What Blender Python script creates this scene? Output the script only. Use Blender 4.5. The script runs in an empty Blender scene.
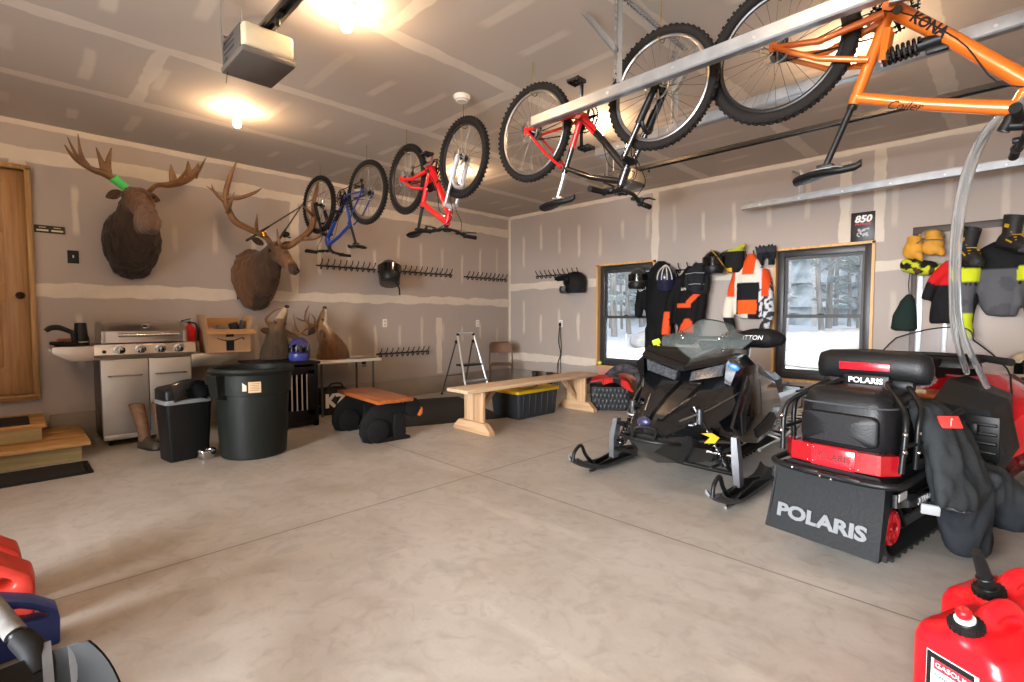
import bpy, bmesh, math, random
from mathutils import Vector as V, Matrix as Mx, noise as NZ, Euler
SC = bpy.context.scene
COL = SC.collection
R = math.radians
PI = math.pi
sin, cos = math.sin, math.cos
random.seed(7)
U = random.uniform

SKY_STRENGTH, EXPOSURE, SKY_FILL, BULB_STRENGTH = 1.15, 0.3, 1000, 350
YARD_FILL = 5600
# ------------------------------------------------------------ materials
def lin(h):
    h = h.lstrip('#')
    r = []
    for i in (0, 2, 4):
        c = int(h[i:i + 2], 16) / 255
        r.append(c / 12.92 if c <= .04045 else ((c + .055) / 1.055) ** 2.4)
    return r + [1]

MATS = {}
def mat(name, hx='808080', rough=.5, metal=0, var=0, vs=6, bump=0, bs=60, coat=0, trans=0, ior=1.45, emit=None, es=1, alpha=1, sheen=0, attr=False, stretch=None, spec=.5):
    if name in MATS: return MATS[name]
    m = bpy.data.materials.new(name); m.use_nodes = True
    nt = m.node_tree; N = nt.nodes; L = nt.links
    b = N['Principled BSDF']
    c = lin(hx)
    b.inputs['Base Color'].default_value = c
    b.inputs['Roughness'].default_value = rough
    b.inputs['Metallic'].default_value = metal
    b.inputs['Coat Weight'].default_value = coat
    b.inputs['Transmission Weight'].default_value = trans
    b.inputs['IOR'].default_value = ior
    b.inputs['Alpha'].default_value = alpha
    b.inputs['Sheen Weight'].default_value = sheen
    b.inputs['Specular IOR Level'].default_value = spec
    if emit:
        b.inputs['Emission Color'].default_value = lin(emit); b.inputs['Emission Strength'].default_value = es
    if var or bump:
        tc = N.new('ShaderNodeTexCoord')
        src = tc.outputs['Object']
        if stretch:
            mp = N.new('ShaderNodeMapping'); mp.inputs['Scale'].default_value = stretch
            L.new(src, mp.inputs['Vector']); src = mp.outputs['Vector']
    basec = None
    if attr:
        at = N.new('ShaderNodeAttribute'); at.attribute_name = 'Col'; basec = at.outputs['Color']
        L.new(basec, b.inputs['Base Color'])
    if var:
        n = N.new('ShaderNodeTexNoise'); n.inputs['Scale'].default_value = vs; n.inputs['Detail'].default_value = 5
        L.new(src, n.inputs['Vector'])
        mr = N.new('ShaderNodeMapRange'); mr.inputs[1].default_value = .3; mr.inputs[2].default_value = .7
        mr.inputs[3].default_value = 1 - var; mr.inputs[4].default_value = 1 + var
        L.new(n.outputs['Fac'], mr.inputs[0])
        mx = N.new('ShaderNodeVectorMath'); mx.operation = 'SCALE'
        if basec: L.new(basec, mx.inputs[0])
        else: mx.inputs[0].default_value = c[:3]
        L.new(mr.outputs[0], mx.inputs['Scale']); L.new(mx.outputs[0], b.inputs['Base Color'])
    if bump:
        n2 = N.new('ShaderNodeTexNoise'); n2.inputs['Scale'].default_value = bs; n2.inputs['Detail'].default_value = 4
        L.new(src, n2.inputs['Vector'])
        bp = N.new('ShaderNodeBump'); bp.inputs['Strength'].default_value = bump; bp.inputs['Distance'].default_value = .01
        L.new(n2.outputs['Fac'], bp.inputs['Height']); L.new(bp.outputs[0], b.inputs['Normal'])
    MATS[name] = m
    return m

def wood(name, c1, c2, scale=1.0, axis='x', rough=.5, coat=0):
    """Straight wood grain: noise stretched along one object axis."""
    if name in MATS: return MATS[name]
    m = bpy.data.materials.new(name); m.use_nodes = True
    nt = m.node_tree; N = nt.nodes; L = nt.links; b = N['Principled BSDF']
    tc = N.new('ShaderNodeTexCoord'); mp = N.new('ShaderNodeMapping')
    s = {'x': (1.2, 22, 22), 'y': (22, 1.2, 22), 'z': (22, 22, 1.2)}[axis]
    mp.inputs['Scale'].default_value = [k * scale for k in s]
    L.new(tc.outputs['Object'], mp.inputs['Vector'])
    n = N.new('ShaderNodeTexNoise'); n.inputs['Scale'].default_value = 1.6; n.inputs['Detail'].default_value = 7; n.inputs['Distortion'].default_value = .6
    L.new(mp.outputs[0], n.inputs['Vector'])
    r = N.new('ShaderNodeValToRGB'); e = r.color_ramp.elements
    e[0].position = .3; e[0].color = lin(c1); e[1].position = .68; e[1].color = lin(c2)
    L.new(n.outputs['Fac'], r.inputs[0]); L.new(r.outputs[0], b.inputs['Base Color'])
    b.inputs['Roughness'].default_value = rough; b.inputs['Coat Weight'].default_value = coat
    bp = N.new('ShaderNodeBump'); bp.inputs['Strength'].default_value = .15; bp.inputs['Distance'].default_value = .004
    L.new(n.outputs['Fac'], bp.inputs['Height']); L.new(bp.outputs[0], b.inputs['Normal'])
    MATS[name] = m
    return m

# ------------------------------------------------------------ mesh builder
class MB:
    def __init__(s):
        s.bm = bmesh.new(); s.M = Mx(); s.mi = 0
    def at(s, loc=(0, 0, 0), rot=(0, 0, 0), sc=(1, 1, 1)):
        s.M = Mx.Translation(V(loc)) @ Euler([R(a) for a in rot]).to_matrix().to_4x4() @ Mx.Diagonal(V((*sc, 1)))
        return s
    def v(s, p): return s.bm.verts.new(s.M @ V(p))
    def f(s, vs):
        try:
            fa = s.bm.faces.new(vs); fa.material_index = s.mi; return fa
        except ValueError: return None
    def box(s, c, sz, rot=(0, 0, 0), bev=0, seg=2, top=None):
        """box; top=(sx, sy) scales the upper face"""
        e = Euler([R(a) for a in rot]).to_matrix(); c = V(c); tx, ty = top or (1, 1)
        vs = []
        for z in (-.5, .5):
            for x, y in ((-.5, -.5), (.5, -.5), (.5, .5), (-.5, .5)):
                k = (tx, ty) if z > 0 else (1, 1)
                vs.append(s.v(c + e @ V((x * sz[0] * k[0], y * sz[1] * k[1], z * sz[2]))))
        fs = [s.f([vs[i] for i in q]) for q in ((3, 2, 1, 0), (4, 5, 6, 7), (0, 1, 5, 4), (1, 2, 6, 5), (2, 3, 7, 6), (3, 0, 4, 7))]
        if bev:
            es = list({e for f in fs if f for e in f.edges})
            r = bmesh.ops.bevel(s.bm, geom=es, offset=bev, segments=seg, affect='EDGES', profile=.5)
            for f in r['faces']: f.material_index = s.mi
        return s
    def loft(s, rings, cap=True, loop=False, closed=True):
        rs = [[s.v(p) for p in r] for r in rings]
        n = len(rs[0])
        for i in range(len(rs) - (0 if loop else 1)):
            a, b = rs[i], rs[(i + 1) % len(rs)]
            for j in range(n if closed else n - 1):
                k = (j + 1) % n
                s.f([a[j], a[k], b[k], b[j]])
        if cap and not loop and closed:
            s.f(rs[0][::-1]); s.f(rs[-1])
        return s
    def tube(s, pts, r, n=8, loop=False, cap=True, flat=1.0, up=None):
        """sweep along pts; r scalar or per point; flat squashes the second axis"""
        pts = [V(p) for p in pts]
        if isinstance(r, (int, float)): r = [r] * len(pts)
        rings = []; m = len(pts); prev = None
        for i, p in enumerate(pts):
            if loop: t = pts[(i + 1) % m] - pts[i - 1]
            else: t = pts[min(i + 1, m - 1)] - pts[max(i - 1, 0)]
            if t.length < 1e-9: t = V((0, 0, 1))
            t.normalize()
            if prev is None:
                a = V(up) if up else (V((0, 0, 1)) if abs(t.z) < .9 else V((1, 0, 0)))
                u = t.cross(a).normalized()
            else:
                u = (prev - t * prev.dot(t))
                u = u.normalized() if u.length > 1e-6 else t.orthogonal().normalized()
            prev = u; w = t.cross(u)
            rings.append([p + (u * cos(2 * PI * j / n) + w * sin(2 * PI * j / n) * flat) * r[i] for j in range(n)])
        return s.loft(rings, cap=cap, loop=loop)
    def cyl(s, a, b, r, r2=None, n=16):
        return s.tube([a, b], [r, r if r2 is None else r2], n)
    def lathe(s, prof, n=24, o=(0, 0, 0), axis='z', cap=True):
        rings = []
        for rr, z in prof:
            ring = []
            for j in range(n):
                a = 2 * PI * j / n
                x, y = rr * cos(a), rr * sin(a)
                p = {'z': (x, y, z), 'x': (z, x, y), 'y': (y, z, x)}[axis]
                ring.append(V(o) + V(p))
            rings.append(ring)
        return s.loft(rings, cap=cap)
    def prism(s, poly, d, plane='xz', off=0, bev=0, seg=2):
        """2-D polygon extruded by d (centred on off) across the plane"""
        def p3(u, v, w): return {'xz': (u, w, v), 'xy': (u, v, w), 'yz': (w, u, v)}[plane]
        a = [s.v(p3(u, v, off - d / 2)) for u, v in poly]
        b = [s.v(p3(u, v, off + d / 2)) for u, v in poly]
        n = len(poly)
        fs = [s.f(a[::-1]), s.f(b)]
        for i in range(n): fs.append(s.f([a[i], a[(i + 1) % n], b[(i + 1) % n], b[i]]))
        if bev:
            es = list({e for f in (fs[0], fs[1]) if f for e in f.edges})
            r = bmesh.ops.bevel(s.bm, geom=es, offset=bev, segments=seg, affect='EDGES', profile=.5)
            for f in r['faces']: f.material_index = s.mi
        return s
    def ell(s, c, r, rot=(0, 0, 0), nu=20, nv=12, z0=-1, z1=1):
        if isinstance(r, (int, float)): r = (r, r, r)
        e = Euler([R(a) for a in rot]).to_matrix(); c = V(c)
        rings = []
        a0, a1 = math.asin(z0), math.asin(z1)
        for i in range(nv + 1):
            t = a0 + (a1 - a0) * i / nv
            k = max(cos(t), .004)
            rings.append([c + e @ V((r[0] * k * cos(2 * PI * j / nu), r[1] * k * sin(2 * PI * j / nu), r[2] * sin(t))) for j in range(nu)])
        return s.loft(rings)
    def torus(s, c, rad, r, axis='y', n=48, m=10, arc=(0, 360), flat=1.0):
        pts = []
        full = arc == (0, 360)
        k = n if full else n + 1
        for i in range(k):
            a = R(arc[0] + (arc[1] - arc[0]) * i / n)
            x, y = rad * cos(a), rad * sin(a)
            pts.append(V(c) + V({'y': (x, 0, y), 'x': (0, x, y), 'z': (x, y, 0)}[axis]))
        return s.tube(pts, r, m, loop=full, flat=flat)
    def sheet(s, fn, nu, nv, th=0.0):
        """parametric sheet fn(u, v) for u, v in 0..1, thickened by th along its normals"""
        g = [[V(fn(i / nu, j / nv)) for j in range(nv + 1)] for i in range(nu + 1)]
        def nrm(i, j):
            a = g[min(i + 1, nu)][j] - g[max(i - 1, 0)][j]; b = g[i][min(j + 1, nv)] - g[i][max(j - 1, 0)]
            q = a.cross(b); return q.normalized() if q.length > 1e-12 else V((0, 0, 1))
        top = [[s.v(g[i][j] + nrm(i, j) * th / 2) for j in range(nv + 1)] for i in range(nu + 1)]
        for i in range(nu):
            for j in range(nv): s.f([top[i][j], top[i + 1][j], top[i + 1][j + 1], top[i][j + 1]])
        if th:
            bot = [[s.v(g[i][j] - nrm(i, j) * th / 2) for j in range(nv + 1)] for i in range(nu + 1)]
            for i in range(nu):
                for j in range(nv): s.f([bot[i][j + 1], bot[i + 1][j + 1], bot[i + 1][j], bot[i][j]])
            for i in range(nu):
                s.f([top[i][0], bot[i][0], bot[i + 1][0], top[i + 1][0]]); s.f([top[i + 1][nv], bot[i + 1][nv], bot[i][nv], top[i][nv]])
            for j in range(nv):
                s.f([top[0][j + 1], bot[0][j + 1], bot[0][j], top[0][j]]); s.f([top[nu][j], bot[nu][j], bot[nu][j + 1], top[nu][j + 1]])
        return s
    def mesh(s, name, smooth=40, recalc=True):
        if recalc: bmesh.ops.recalc_face_normals(s.bm, faces=s.bm.faces)
        me = bpy.data.meshes.new(name); s.bm.to_mesh(me); s.bm.free()
        if smooth and len(me.polygons):
            me.polygons.foreach_set('use_smooth', [True] * len(me.polygons))
            me.set_sharp_from_angle(angle=R(smooth))
        return me
    def build(s, name, m, parent=None, smooth=40):
        return link(name, s.mesh(name, smooth), m, parent)

def link(name, me, m, parent=None):
    for k in (m if isinstance(m, (list, tuple)) else [m]): me.materials.append(k)
    o = bpy.data.objects.new(name, me); COL.objects.link(o)
    if parent: o.parent = parent
    return o

def organic(mb, name, voxel, it=6, m=None, parent=None, colf=None, wr=None, factor=.5, clampx=None):
    """merge overlapping closed pieces into one continuous smooth body"""
    t = bpy.data.objects.new('t', mb.mesh('t', 0)); COL.objects.link(t)
    rm = t.modifiers.new('r', 'REMESH'); rm.mode = 'VOXEL'; rm.voxel_size = voxel
    sm = t.modifiers.new('s', 'SMOOTH'); sm.iterations = it; sm.factor = factor
    dg = bpy.context.evaluated_depsgraph_get(); dg.update()
    me = bpy.data.meshes.new_from_object(t.evaluated_get(dg), depsgraph=dg)
    old = t.data; bpy.data.objects.remove(t); bpy.data.meshes.remove(old)
    me.name = name
    if wr:
        amp, fr = wr[:2]; st = wr[2] if len(wr) > 2 else (1, 1, 1)
        ns = [v.normal.copy() for v in me.vertices]
        for v, n in zip(me.vertices, ns):
            q = V((v.co.x * fr * st[0], v.co.y * fr * st[1], v.co.z * fr * st[2]))
            v.co += n * amp * (NZ.noise(q) + .5 * NZ.noise(q * 2.3))
    if clampx is not None:
        for v in me.vertices: v.co.x = max(v.co.x, clampx)
    me.polygons.foreach_set('use_smooth', [True] * len(me.polygons))
    if colf:
        ca = me.color_attributes.new('Col', 'FLOAT_COLOR', 'POINT')
        for i, v in enumerate(me.vertices): ca.data[i].color = lin(colf(v.co, v.normal))
    return link(name, me, m, parent)

def mixhex(a, b, t):
    t = max(0, min(1, t))
    return ''.join('%02x' % int(int(a[i:i + 2], 16) * (1 - t) + int(b[i:i + 2], 16) * t) for i in (0, 2, 4))

def tag(o, label, cat, group=None, kind=None):
    o['label'] = label; o['category'] = cat
    if group: o['group'] = group
    if kind: o['kind'] = kind
    return o
def thing(name, label, cat, loc=(0, 0, 0), rz=0, group=None, rot=None):
    o = bpy.data.objects.new(name, None); COL.objects.link(o); o.empty_display_size = .1
    o.location = loc; o.rotation_euler = rot or (0, 0, R(rz))
    return tag(o, label, cat, group)
def struct(o):
    o['kind'] = 'structure'; return o
KIDS = {}
def copy_tree(o, parent=None):
    c = o.copy(); COL.objects.link(c)
    if parent: c.parent = parent
    for ch in list(o.children): copy_tree(ch, c)
    return c
def dup(o, label, loc, rz=None, group=None):
    c = copy_tree(o); c['label'] = label; c.location = loc
    if rz is not None: c.rotation_euler = (0, 0, R(rz))
    if group: c['group'] = group
    return c
def text(name, s, size, m, parent=None, loc=(0, 0, 0), rot=(90, 0, 0), sx=1.0, ext=.0006, bold=0, shear=0, align='CENTER'):
    cu = bpy.data.curves.new(name, 'FONT'); cu.body = s; cu.size = size; cu.extrude = ext; cu.offset = bold
    cu.align_x = align; cu.align_y = 'CENTER'; cu.shear = shear; cu.resolution_u = 3
    t = bpy.data.objects.new('t', cu); COL.objects.link(t)
    dg = bpy.context.evaluated_depsgraph_get(); dg.update()
    me = bpy.data.meshes.new_from_object(t.evaluated_get(dg), depsgraph=dg)
    bpy.data.objects.remove(t); bpy.data.curves.remove(cu)
    for v in me.vertices: v.co.x *= sx
    me.name = name
    o = link(name, me, m, parent); o.location = loc; o.rotation_euler = [R(a) for a in rot]
    return o
def arcpts(c, r, a0, a1, n, plane='xz'):
    out = []
    for i in range(n + 1):
        a = R(a0 + (a1 - a0) * i / n); u, v = r * cos(a), r * sin(a)
        out.append(V(c) + V({'xz': (u, 0, v), 'xy': (u, v, 0), 'yz': (0, u, v)}[plane]))
    return out
def spline(pts, k=6):
    """Catmull-Rom through points"""
    P = [V(p) for p in pts]; P = [2 * P[0] - P[1]] + P + [2 * P[-1] - P[-2]]
    out = []
    for i in range(1, len(P) - 2):
        for j in range(k):
            t = j / k; a, b, c, d = P[i - 1:i + 3]
            out.append(.5 * ((2 * b) + (c - a) * t + (2 * a - 5 * b + 4 * c - d) * t * t + (3 * b - a - 3 * c + d) * t ** 3))
    return out + [P[-2]]
def lerpl(vals, n):
    """resample a list of radii to n entries"""
    out = []
    for i in range(n):
        t = i / (n - 1) * (len(vals) - 1); k = min(int(t), len(vals) - 2); out.append(vals[k] + (vals[k + 1] - vals[k]) * (t - k))
    return out
def stube(mb, pts, rs, k=6, n=8, flat=1.0, loop=False):
    p = spline(pts, k); return mb.tube(p, lerpl(rs if isinstance(rs, (list, tuple)) else [rs, rs], len(p)), n, flat=flat)
def rrect(w, h, r, n=4):
    out = []
    for cx, cy, a in ((w / 2 - r, h / 2 - r, 0), (-w / 2 + r, h / 2 - r, 90), (-w / 2 + r, -h / 2 + r, 180), (w / 2 - r, -h / 2 + r, 270)):
        for i in range(n + 1):
            t = R(a + 90 * i / n); out.append((cx + r * cos(t), cy + r * sin(t)))
    return out

# common materials
BLK = mat('black_plastic', '131415', .42, bump=.05, bs=200, spec=.3)
BLKM = mat('matte_black', '111111', .7, spec=.25)
BLKG = mat('gloss_black', '0c0d0f', .12, coat=.6)
RUB = mat('rubber', '161514', .8, spec=.25, bump=.2, bs=90)
STEEL = mat('brushed_steel', 'b9b4ac', .28, 1, var=.06, vs=30, stretch=(1, 30, 30))
CHROME = mat('chrome', 'd0d0d0', .1, 1)
GALV = mat('galvanised_steel', '9a9da0', .4, .9, var=.12, vs=14)
ALU = mat('aluminium', 'c9cbcc', .3, 1)
DGREY = mat('dark_grey_plastic', '303235', .5)
WHITE = mat('white_plastic', 'e4e2dc', .4)
RED = mat('red_plastic', 'd8141c', .35)
WHT = mat('white_print', 'e8e8e8', .5)
# ------------------------------------------------------------ setting
D, H = 6.5, 3.02
XR, YF = 1.35, -3.2            # garage-door side and the side behind the camera

class NT:
    def __init__(s, name):
        s.m = bpy.data.materials.new(name); s.m.use_nodes = True
        s.nt = s.m.node_tree; s.b = s.nt.nodes['Principled BSDF']
        g = s.nt.nodes.new('ShaderNodeNewGeometry')
        sp = s.nt.nodes.new('ShaderNodeSeparateXYZ'); s.nt.links.new(g.outputs['Position'], sp.inputs[0])
        s.pos = g.outputs['Position']; s.X, s.Y, s.Z = sp.outputs
    def ma(s, op, *a):
        n = s.nt.nodes.new('ShaderNodeMath'); n.operation = op
        for i, v in enumerate(a):
            if isinstance(v, (int, float)): n.inputs[i].default_value = v
            else: s.nt.links.new(v, n.inputs[i])
        return n.outputs[0]
    def noise(s, scale, detail=4, stretch=None, dist=0):
        v = s.pos
        if stretch:
            mp = s.nt.nodes.new('ShaderNodeMapping'); mp.inputs['Scale'].default_value = stretch
            s.nt.links.new(v, mp.inputs['Vector']); v = mp.outputs[0]
        n = s.nt.nodes.new('ShaderNodeTexNoise'); n.inputs['Scale'].default_value = scale; n.inputs['Detail'].default_value = detail
        n.inputs['Distortion'].default_value = dist
        s.nt.links.new(v, n.inputs['Vector']); return n.outputs['Fac']
    def white(s, v):
        n = s.nt.nodes.new('ShaderNodeTexWhiteNoise'); n.noise_dimensions = '1D'; s.nt.links.new(v, n.inputs['W']); return n.outputs['Value']
    def step(s, v, e, w):      # 1 where v < e, soft by w
        n = s.nt.nodes.new('ShaderNodeMapRange'); n.interpolation_type = 'SMOOTHSTEP'
        n.inputs[1].default_value = e - w; n.inputs[2].default_value = e + w; n.inputs[3].default_value = 1; n.inputs[4].default_value = 0
        s.nt.links.new(v, n.inputs[0]); return n.outputs[0]
    def mix(s, f, a, b):
        n = s.nt.nodes.new('ShaderNodeMix'); n.data_type = 'RGBA'
        for k, v in ((0, f), (6, a), (7, b)):
            if isinstance(v, str): n.inputs[k].default_value = lin(v)
            elif isinstance(v, (int, float)): n.inputs[k].default_value = v
            else: s.nt.links.new(v, n.inputs[k])
        return n.outputs[2]
    def band(s, v, c, hw, wob=None):
        d = s.ma('ABSOLUTE', s.ma('SUBTRACT', v, c))
        if wob is not None: d = s.ma('ADD', d, wob)
        return s.step(d, hw, .006)

def drywall(name, axis, joints, zones, vjoints, spacing=.406, phase=0.0, ends=(), paper='aba097', mud='d2c7b7'):
    """unpainted plasterboard: taped joints, corner tape and filled screw columns"""
    t = NT(name)
    if axis == 'ceil': u, w = t.Y, t.X
    else: u, w = (t.Y if axis == 'y' else t.X), t.Z
    nz = t.noise(3.2, 3)
    wob = t.ma('MULTIPLY', t.ma('SUBTRACT', nz, .5), .09)
    ms = [t.band(w, z0, .062, wob) for z0 in joints]
    ms += [t.band(u, c, .035, t.ma('MULTIPLY', wob, .4)) for c in ends]
    if axis != 'ceil': ms.append(t.band(w, H, .055, t.ma('MULTIPLY', wob, .6)))
    for c, a, b in vjoints:
        ms.append(t.ma('MULTIPLY', t.band(u, c, .05, wob), t.band(w, (a + b) / 2, (b - a) / 2)))
    k = t.ma('DIVIDE', t.ma('ADD', u, phase), spacing)
    idx = t.ma('FLOOR', k)
    bow = t.ma('MULTIPLY', t.ma('SUBTRACT', t.noise(1.7, 2), .5), .16)
    fr = t.ma('ABSOLUTE', t.ma('SUBTRACT', t.ma('ADD', t.ma('FRACT', k), bow), .5))
    strip = t.ma('MULTIPLY', t.step(t.ma('ADD', fr, t.ma('MULTIPLY', wob, .9)), .06 if axis != 'ceil' else .085, .035), t.ma('ADD', .3, t.ma('MULTIPLY', t.white(t.ma('ADD', idx, 4.7)), .6)))
    for zc, hl in zones:
        r = t.white(t.ma('ADD', idx, zc * 7.3))
        off = t.ma('MULTIPLY', t.ma('SUBTRACT', r, .5), .3)
        d = t.ma('ABSOLUTE', t.ma('ADD', t.ma('SUBTRACT', w, zc), off))
        ln = t.ma('MULTIPLY', t.white(t.ma('ADD', idx, zc * 3.1 + 11)), hl * .6)
        ms.append(t.ma('MULTIPLY', strip, t.step(t.ma('ADD', d, ln), hl, .05)))
    m = ms[0]
    for q in ms[1:]: m = t.ma('MAXIMUM', m, q)
    m = t.ma('MULTIPLY', m, t.ma('ADD', .62, t.ma('MULTIPLY', t.noise(9, 4), .5)))
    big = t.noise(.8, 3)
    pc = t.mix(big, mixhex(paper, '000000', .07), mixhex(paper, 'ffffff', .05))
    t.nt.links.new(t.mix(m, pc, mud), t.b.inputs['Base Color'])
    t.b.inputs['Roughness'].default_value = .75
    t.b.inputs['Specular IOR Level'].default_value = .3
    return t.m

WL = drywall('plasterboard_left', 'y', [2.715, 1.47], [(2.15, .28), (.86, .27)], [(.12, 2.6, 2.72), (2.62, 1.5, 2.7), (4.9, .3, 1.2)], ends=[D], phase=.1)
WB = drywall('plasterboard_back', 'x', [1.75, .5], [(2.45, .29), (1.15, .3)], [(-3.58, 2.0, 3.0), (-1.0, 2.0, 3.0), (-1.3, 2.0, 2.9)], ends=[-D], phase=.25)
WC = drywall('plasterboard_ceiling', 'ceil', [-5.3, -4.13, -2.86, -1.62, -.4, .8], [(-3.5, .36), (-4.72, .33), (-5.9, .3), (-2.24, .36), (-1.0, .36), (.2, .36)], [(.82, -5.3, -4.13), (2.94, -4.13, -2.86), (4.5, -5.3, -4.13), (1.75, -2.86, -1.62), (3.5, -1.62, -.4), (4.4, -2.86, -1.62), (5.4, -4.1, -2.86)], spacing=.42, phase=.16, ends=[D], paper='c4b9ae', mud='dcd3c6')

def concrete():
    t = NT('concrete_floor')
    big = t.noise(.55, 6, dist=.4); mid = t.noise(2.3, 8); fine = t.noise(60, 3)
    scr = t.noise(3.0, 6, stretch=(2.2, 3.4, 1))
    c = t.mix(t.step(big, .5, .22), 'b3aea7', 'a59f97')
    c = t.mix(t.ma('MULTIPLY', t.step(mid, .42, .09), .26), c, '8e857a')
    c = t.mix(t.ma('MULTIPLY', t.step(t.noise(5.5, 9, dist=1.2), .45, .1), .2), c, '8b8074')
    c = t.mix(t.ma('MULTIPLY', t.step(t.noise(1.3, 7, dist=.8), .4, .06), .22), c, '9a8b78')
    c = t.mix(t.ma('MULTIPLY', fine, .16), c, '78716a')
    c = t.mix(t.ma('MULTIPLY', t.step(t.noise(2.1, 8, stretch=(.35, 1.6, 1)), .38, .05), .25), c, 'c9c3ba')
    c = t.mix(t.ma('MULTIPLY', t.step(t.noise(7, 12, dist=2.0), .4, .1), .22), c, '756d64')
    c = t.mix(t.ma('MULTIPLY', t.step(t.noise(.9, 12, stretch=(1, 2.6, 1), dist=1.0), .42, .08), .28), c, '8d8376')
    j = t.ma('MAXIMUM', t.band(t.X, -2.86, .004), t.band(t.Y, 2.52, .004))
    j = t.ma('MAXIMUM', j, t.band(t.X, .2, .004))
    c = t.mix(t.ma('MULTIPLY', j, .8), c, '3f372f')
    t.nt.links.new(c, t.b.inputs['Base Color'])
    r = t.ma('ADD', .3, t.ma('MULTIPLY', mid, .3)); t.nt.links.new(r, t.b.inputs['Roughness'])
    t.b.inputs['Specular IOR Level'].default_value = .45
    bp = t.nt.nodes.new('ShaderNodeBump'); bp.inputs['Strength'].default_value = .12; bp.inputs['Distance'].default_value = .004
    t.nt.links.new(t.ma('SUBTRACT', fine, j), bp.inputs['Height']); t.nt.links.new(bp.outputs[0], t.b.inputs['Normal'])
    return t.m
struct(MB().box(((XR - D) / 2, (D + YF) / 2, -.06), (XR + D + .4, D - YF + .4, .12)).build('floor', concrete()))
struct(MB().box(((XR - D) / 2, (D + YF) / 2, H + .06), (XR + D + .4, D - YF + .4, .12)).build('ceiling', WC))
W1 = (-4.54, -3.585, .45, 2.0); W2 = (-1.99, -1.035, .47, 2.0)
DL = (-.72, .16, .49, 2.56)     # door opening in the left wall (y0, y1, z0, z1)
T = .16
mb = MB()                        # left wall round its door opening
for y0, y1, z0, z1 in ((YF, DL[0], 0, H), (DL[1], D, 0, H), (DL[0], DL[1], 0, DL[2]), (DL[0], DL[1], DL[3], H)):
    mb.box((-D - T / 2, (y0 + y1) / 2, (z0 + z1) / 2), (T, y1 - y0, z1 - z0))
struct(mb.build('wall_left', WL))
mb = MB()
xs = [-D - T, W1[0], W1[1], W2[0], W2[1], XR + T]
for i in range(0, 5, 2): mb.box(((xs[i] + xs[i + 1]) / 2, D + T / 2, H / 2), (xs[i + 1] - xs[i], T, H))
for w in (W1, W2):
    mb.box(((w[0] + w[1]) / 2, D + T / 2, w[2] / 2), (w[1] - w[0], T, w[2])); mb.box(((w[0] + w[1]) / 2, D + T / 2, (w[3] + H) / 2), (w[1] - w[0], T, H - w[3]))
struct(mb.build('wall_back', WB))
PW = mat('garage_wall', 'c2b09f', .8)
struct(MB().box((XR + .08, (D + YF) / 2, H / 2), (.16, D - YF + .3, H)).build('wall_right', PW))
mb = MB()                        # side behind the camera, with an invented open doorway to let in fill light
for xa, xb, za, zb in ((-D - .15, -2.6, 0, H), (1.1, XR + .15, 0, H), (-2.6, 1.1, 2.45, H)): mb.box(((xa + xb) / 2, YF - .08, (za + zb) / 2), (xb - xa, .16, zb - za))
struct(mb.build('wall_front', PW))
struct(MB().box((-2.1, YF - 8.2, -.15), (30, 16, .06)).build('ground_yard', mat('packed_snow', 'dfe3e8', .9, var=.05, vs=.8)))
# concrete stem wall showing under the plasterboard
CS = mat('stem_concrete', '8f857a', .85, var=.12, vs=3, bump=.3, bs=40)
mb = MB(); mb.box((-D + .02, (DL[1] + .1 + D) / 2, .135), (.04, D - DL[1] - .1, .27), bev=.006); mb.box((-D + .02, (YF + DL[0] - .1) / 2, .135), (.04, DL[0] - .1 - YF, .27))
struct(mb.build('baseboard_left', CS))
struct(MB().box(((-D + XR) / 2, D - .02, .135), (XR + D, .04, .27), bev=.006).build('baseboard_back', CS))
PNK = mat('pink_board', 'c99482', .8, var=.06)
struct(MB().box(((W1[0] + W1[1]) / 2 + .1, D - .006, .36), (1.15, .012, .17)).build('trim_1', PNK))

# door in the left wall with its casing
FIR = wood('fir_door', '8a6138', 'a67d4b', 1, 'z', .4)
FIRX = wood('fir_rail', 'a96d33', 'c58947', 1, 'y', .4)
mb = MB(); y0, y1, z0, z1 = DL
fx = -D - .05
mb.box((fx, y0 + .065, (z0 + z1) / 2), (.04, .13, z1 - z0), bev=.003); mb.box((fx, y1 - .075, (z0 + z1) / 2), (.04, .15, z1 - z0), bev=.003)
ym = (y0 + y1) / 2
mb.box((fx, ym - .01, (z0 + z1) / 2), (.04, .1, z1 - z0), bev=.003)
for zc, h in ((z0 + .11, .22), (z0 + .95, .16), (z1 - .07, .14), (z0 + 1.55, .12)): mb.box((fx, ym, zc), (.0396, y1 - y0 - .2, h), bev=.003)
mb.box((fx - .004, ym, (z0 + z1) / 2), (.014, y1 - y0 - .02, z1 - z0 - .02))
for yy in ((y0 + .13 + ym - .06) / 2, (ym + .04 + y1 - .15) / 2):   # raised panels
    for za, zb in ((z0 + .22, z0 + .87), (z0 + 1.03, z0 + 1.49), (z0 + 1.61, z1 - .14)):
        mb.box((fx + .006, yy, (za + zb) / 2), (.02, .17, zb - za - .07), bev=.008)
door = struct(mb.build('door_1', FIR))
mb = MB().lathe([(0, 0), (.034, 0), (.034, .008), (.014, .012), (.013, .04), (.027, .05), (.031, .066), (.024, .08), (0, .084)], 20, axis='x', o=(fx + .02, .1, 1.41))
mb.build('door_knob', mat('dark_bronze', '2b2018', .35, .8), door)
CAS = wood('door_casing', '8a6534', 'ab8550', 1, 'z', .45)
mb = MB()
mb.box((-D - .03, y1 + .02, (z0 + z1) / 2 + .01), (.16, .04, z1 - z0 + .02), bev=.003); mb.box((-D - .03, y0 - .02, (z0 + z1) / 2), (.16, .04, z1 - z0), bev=.003)
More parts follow.
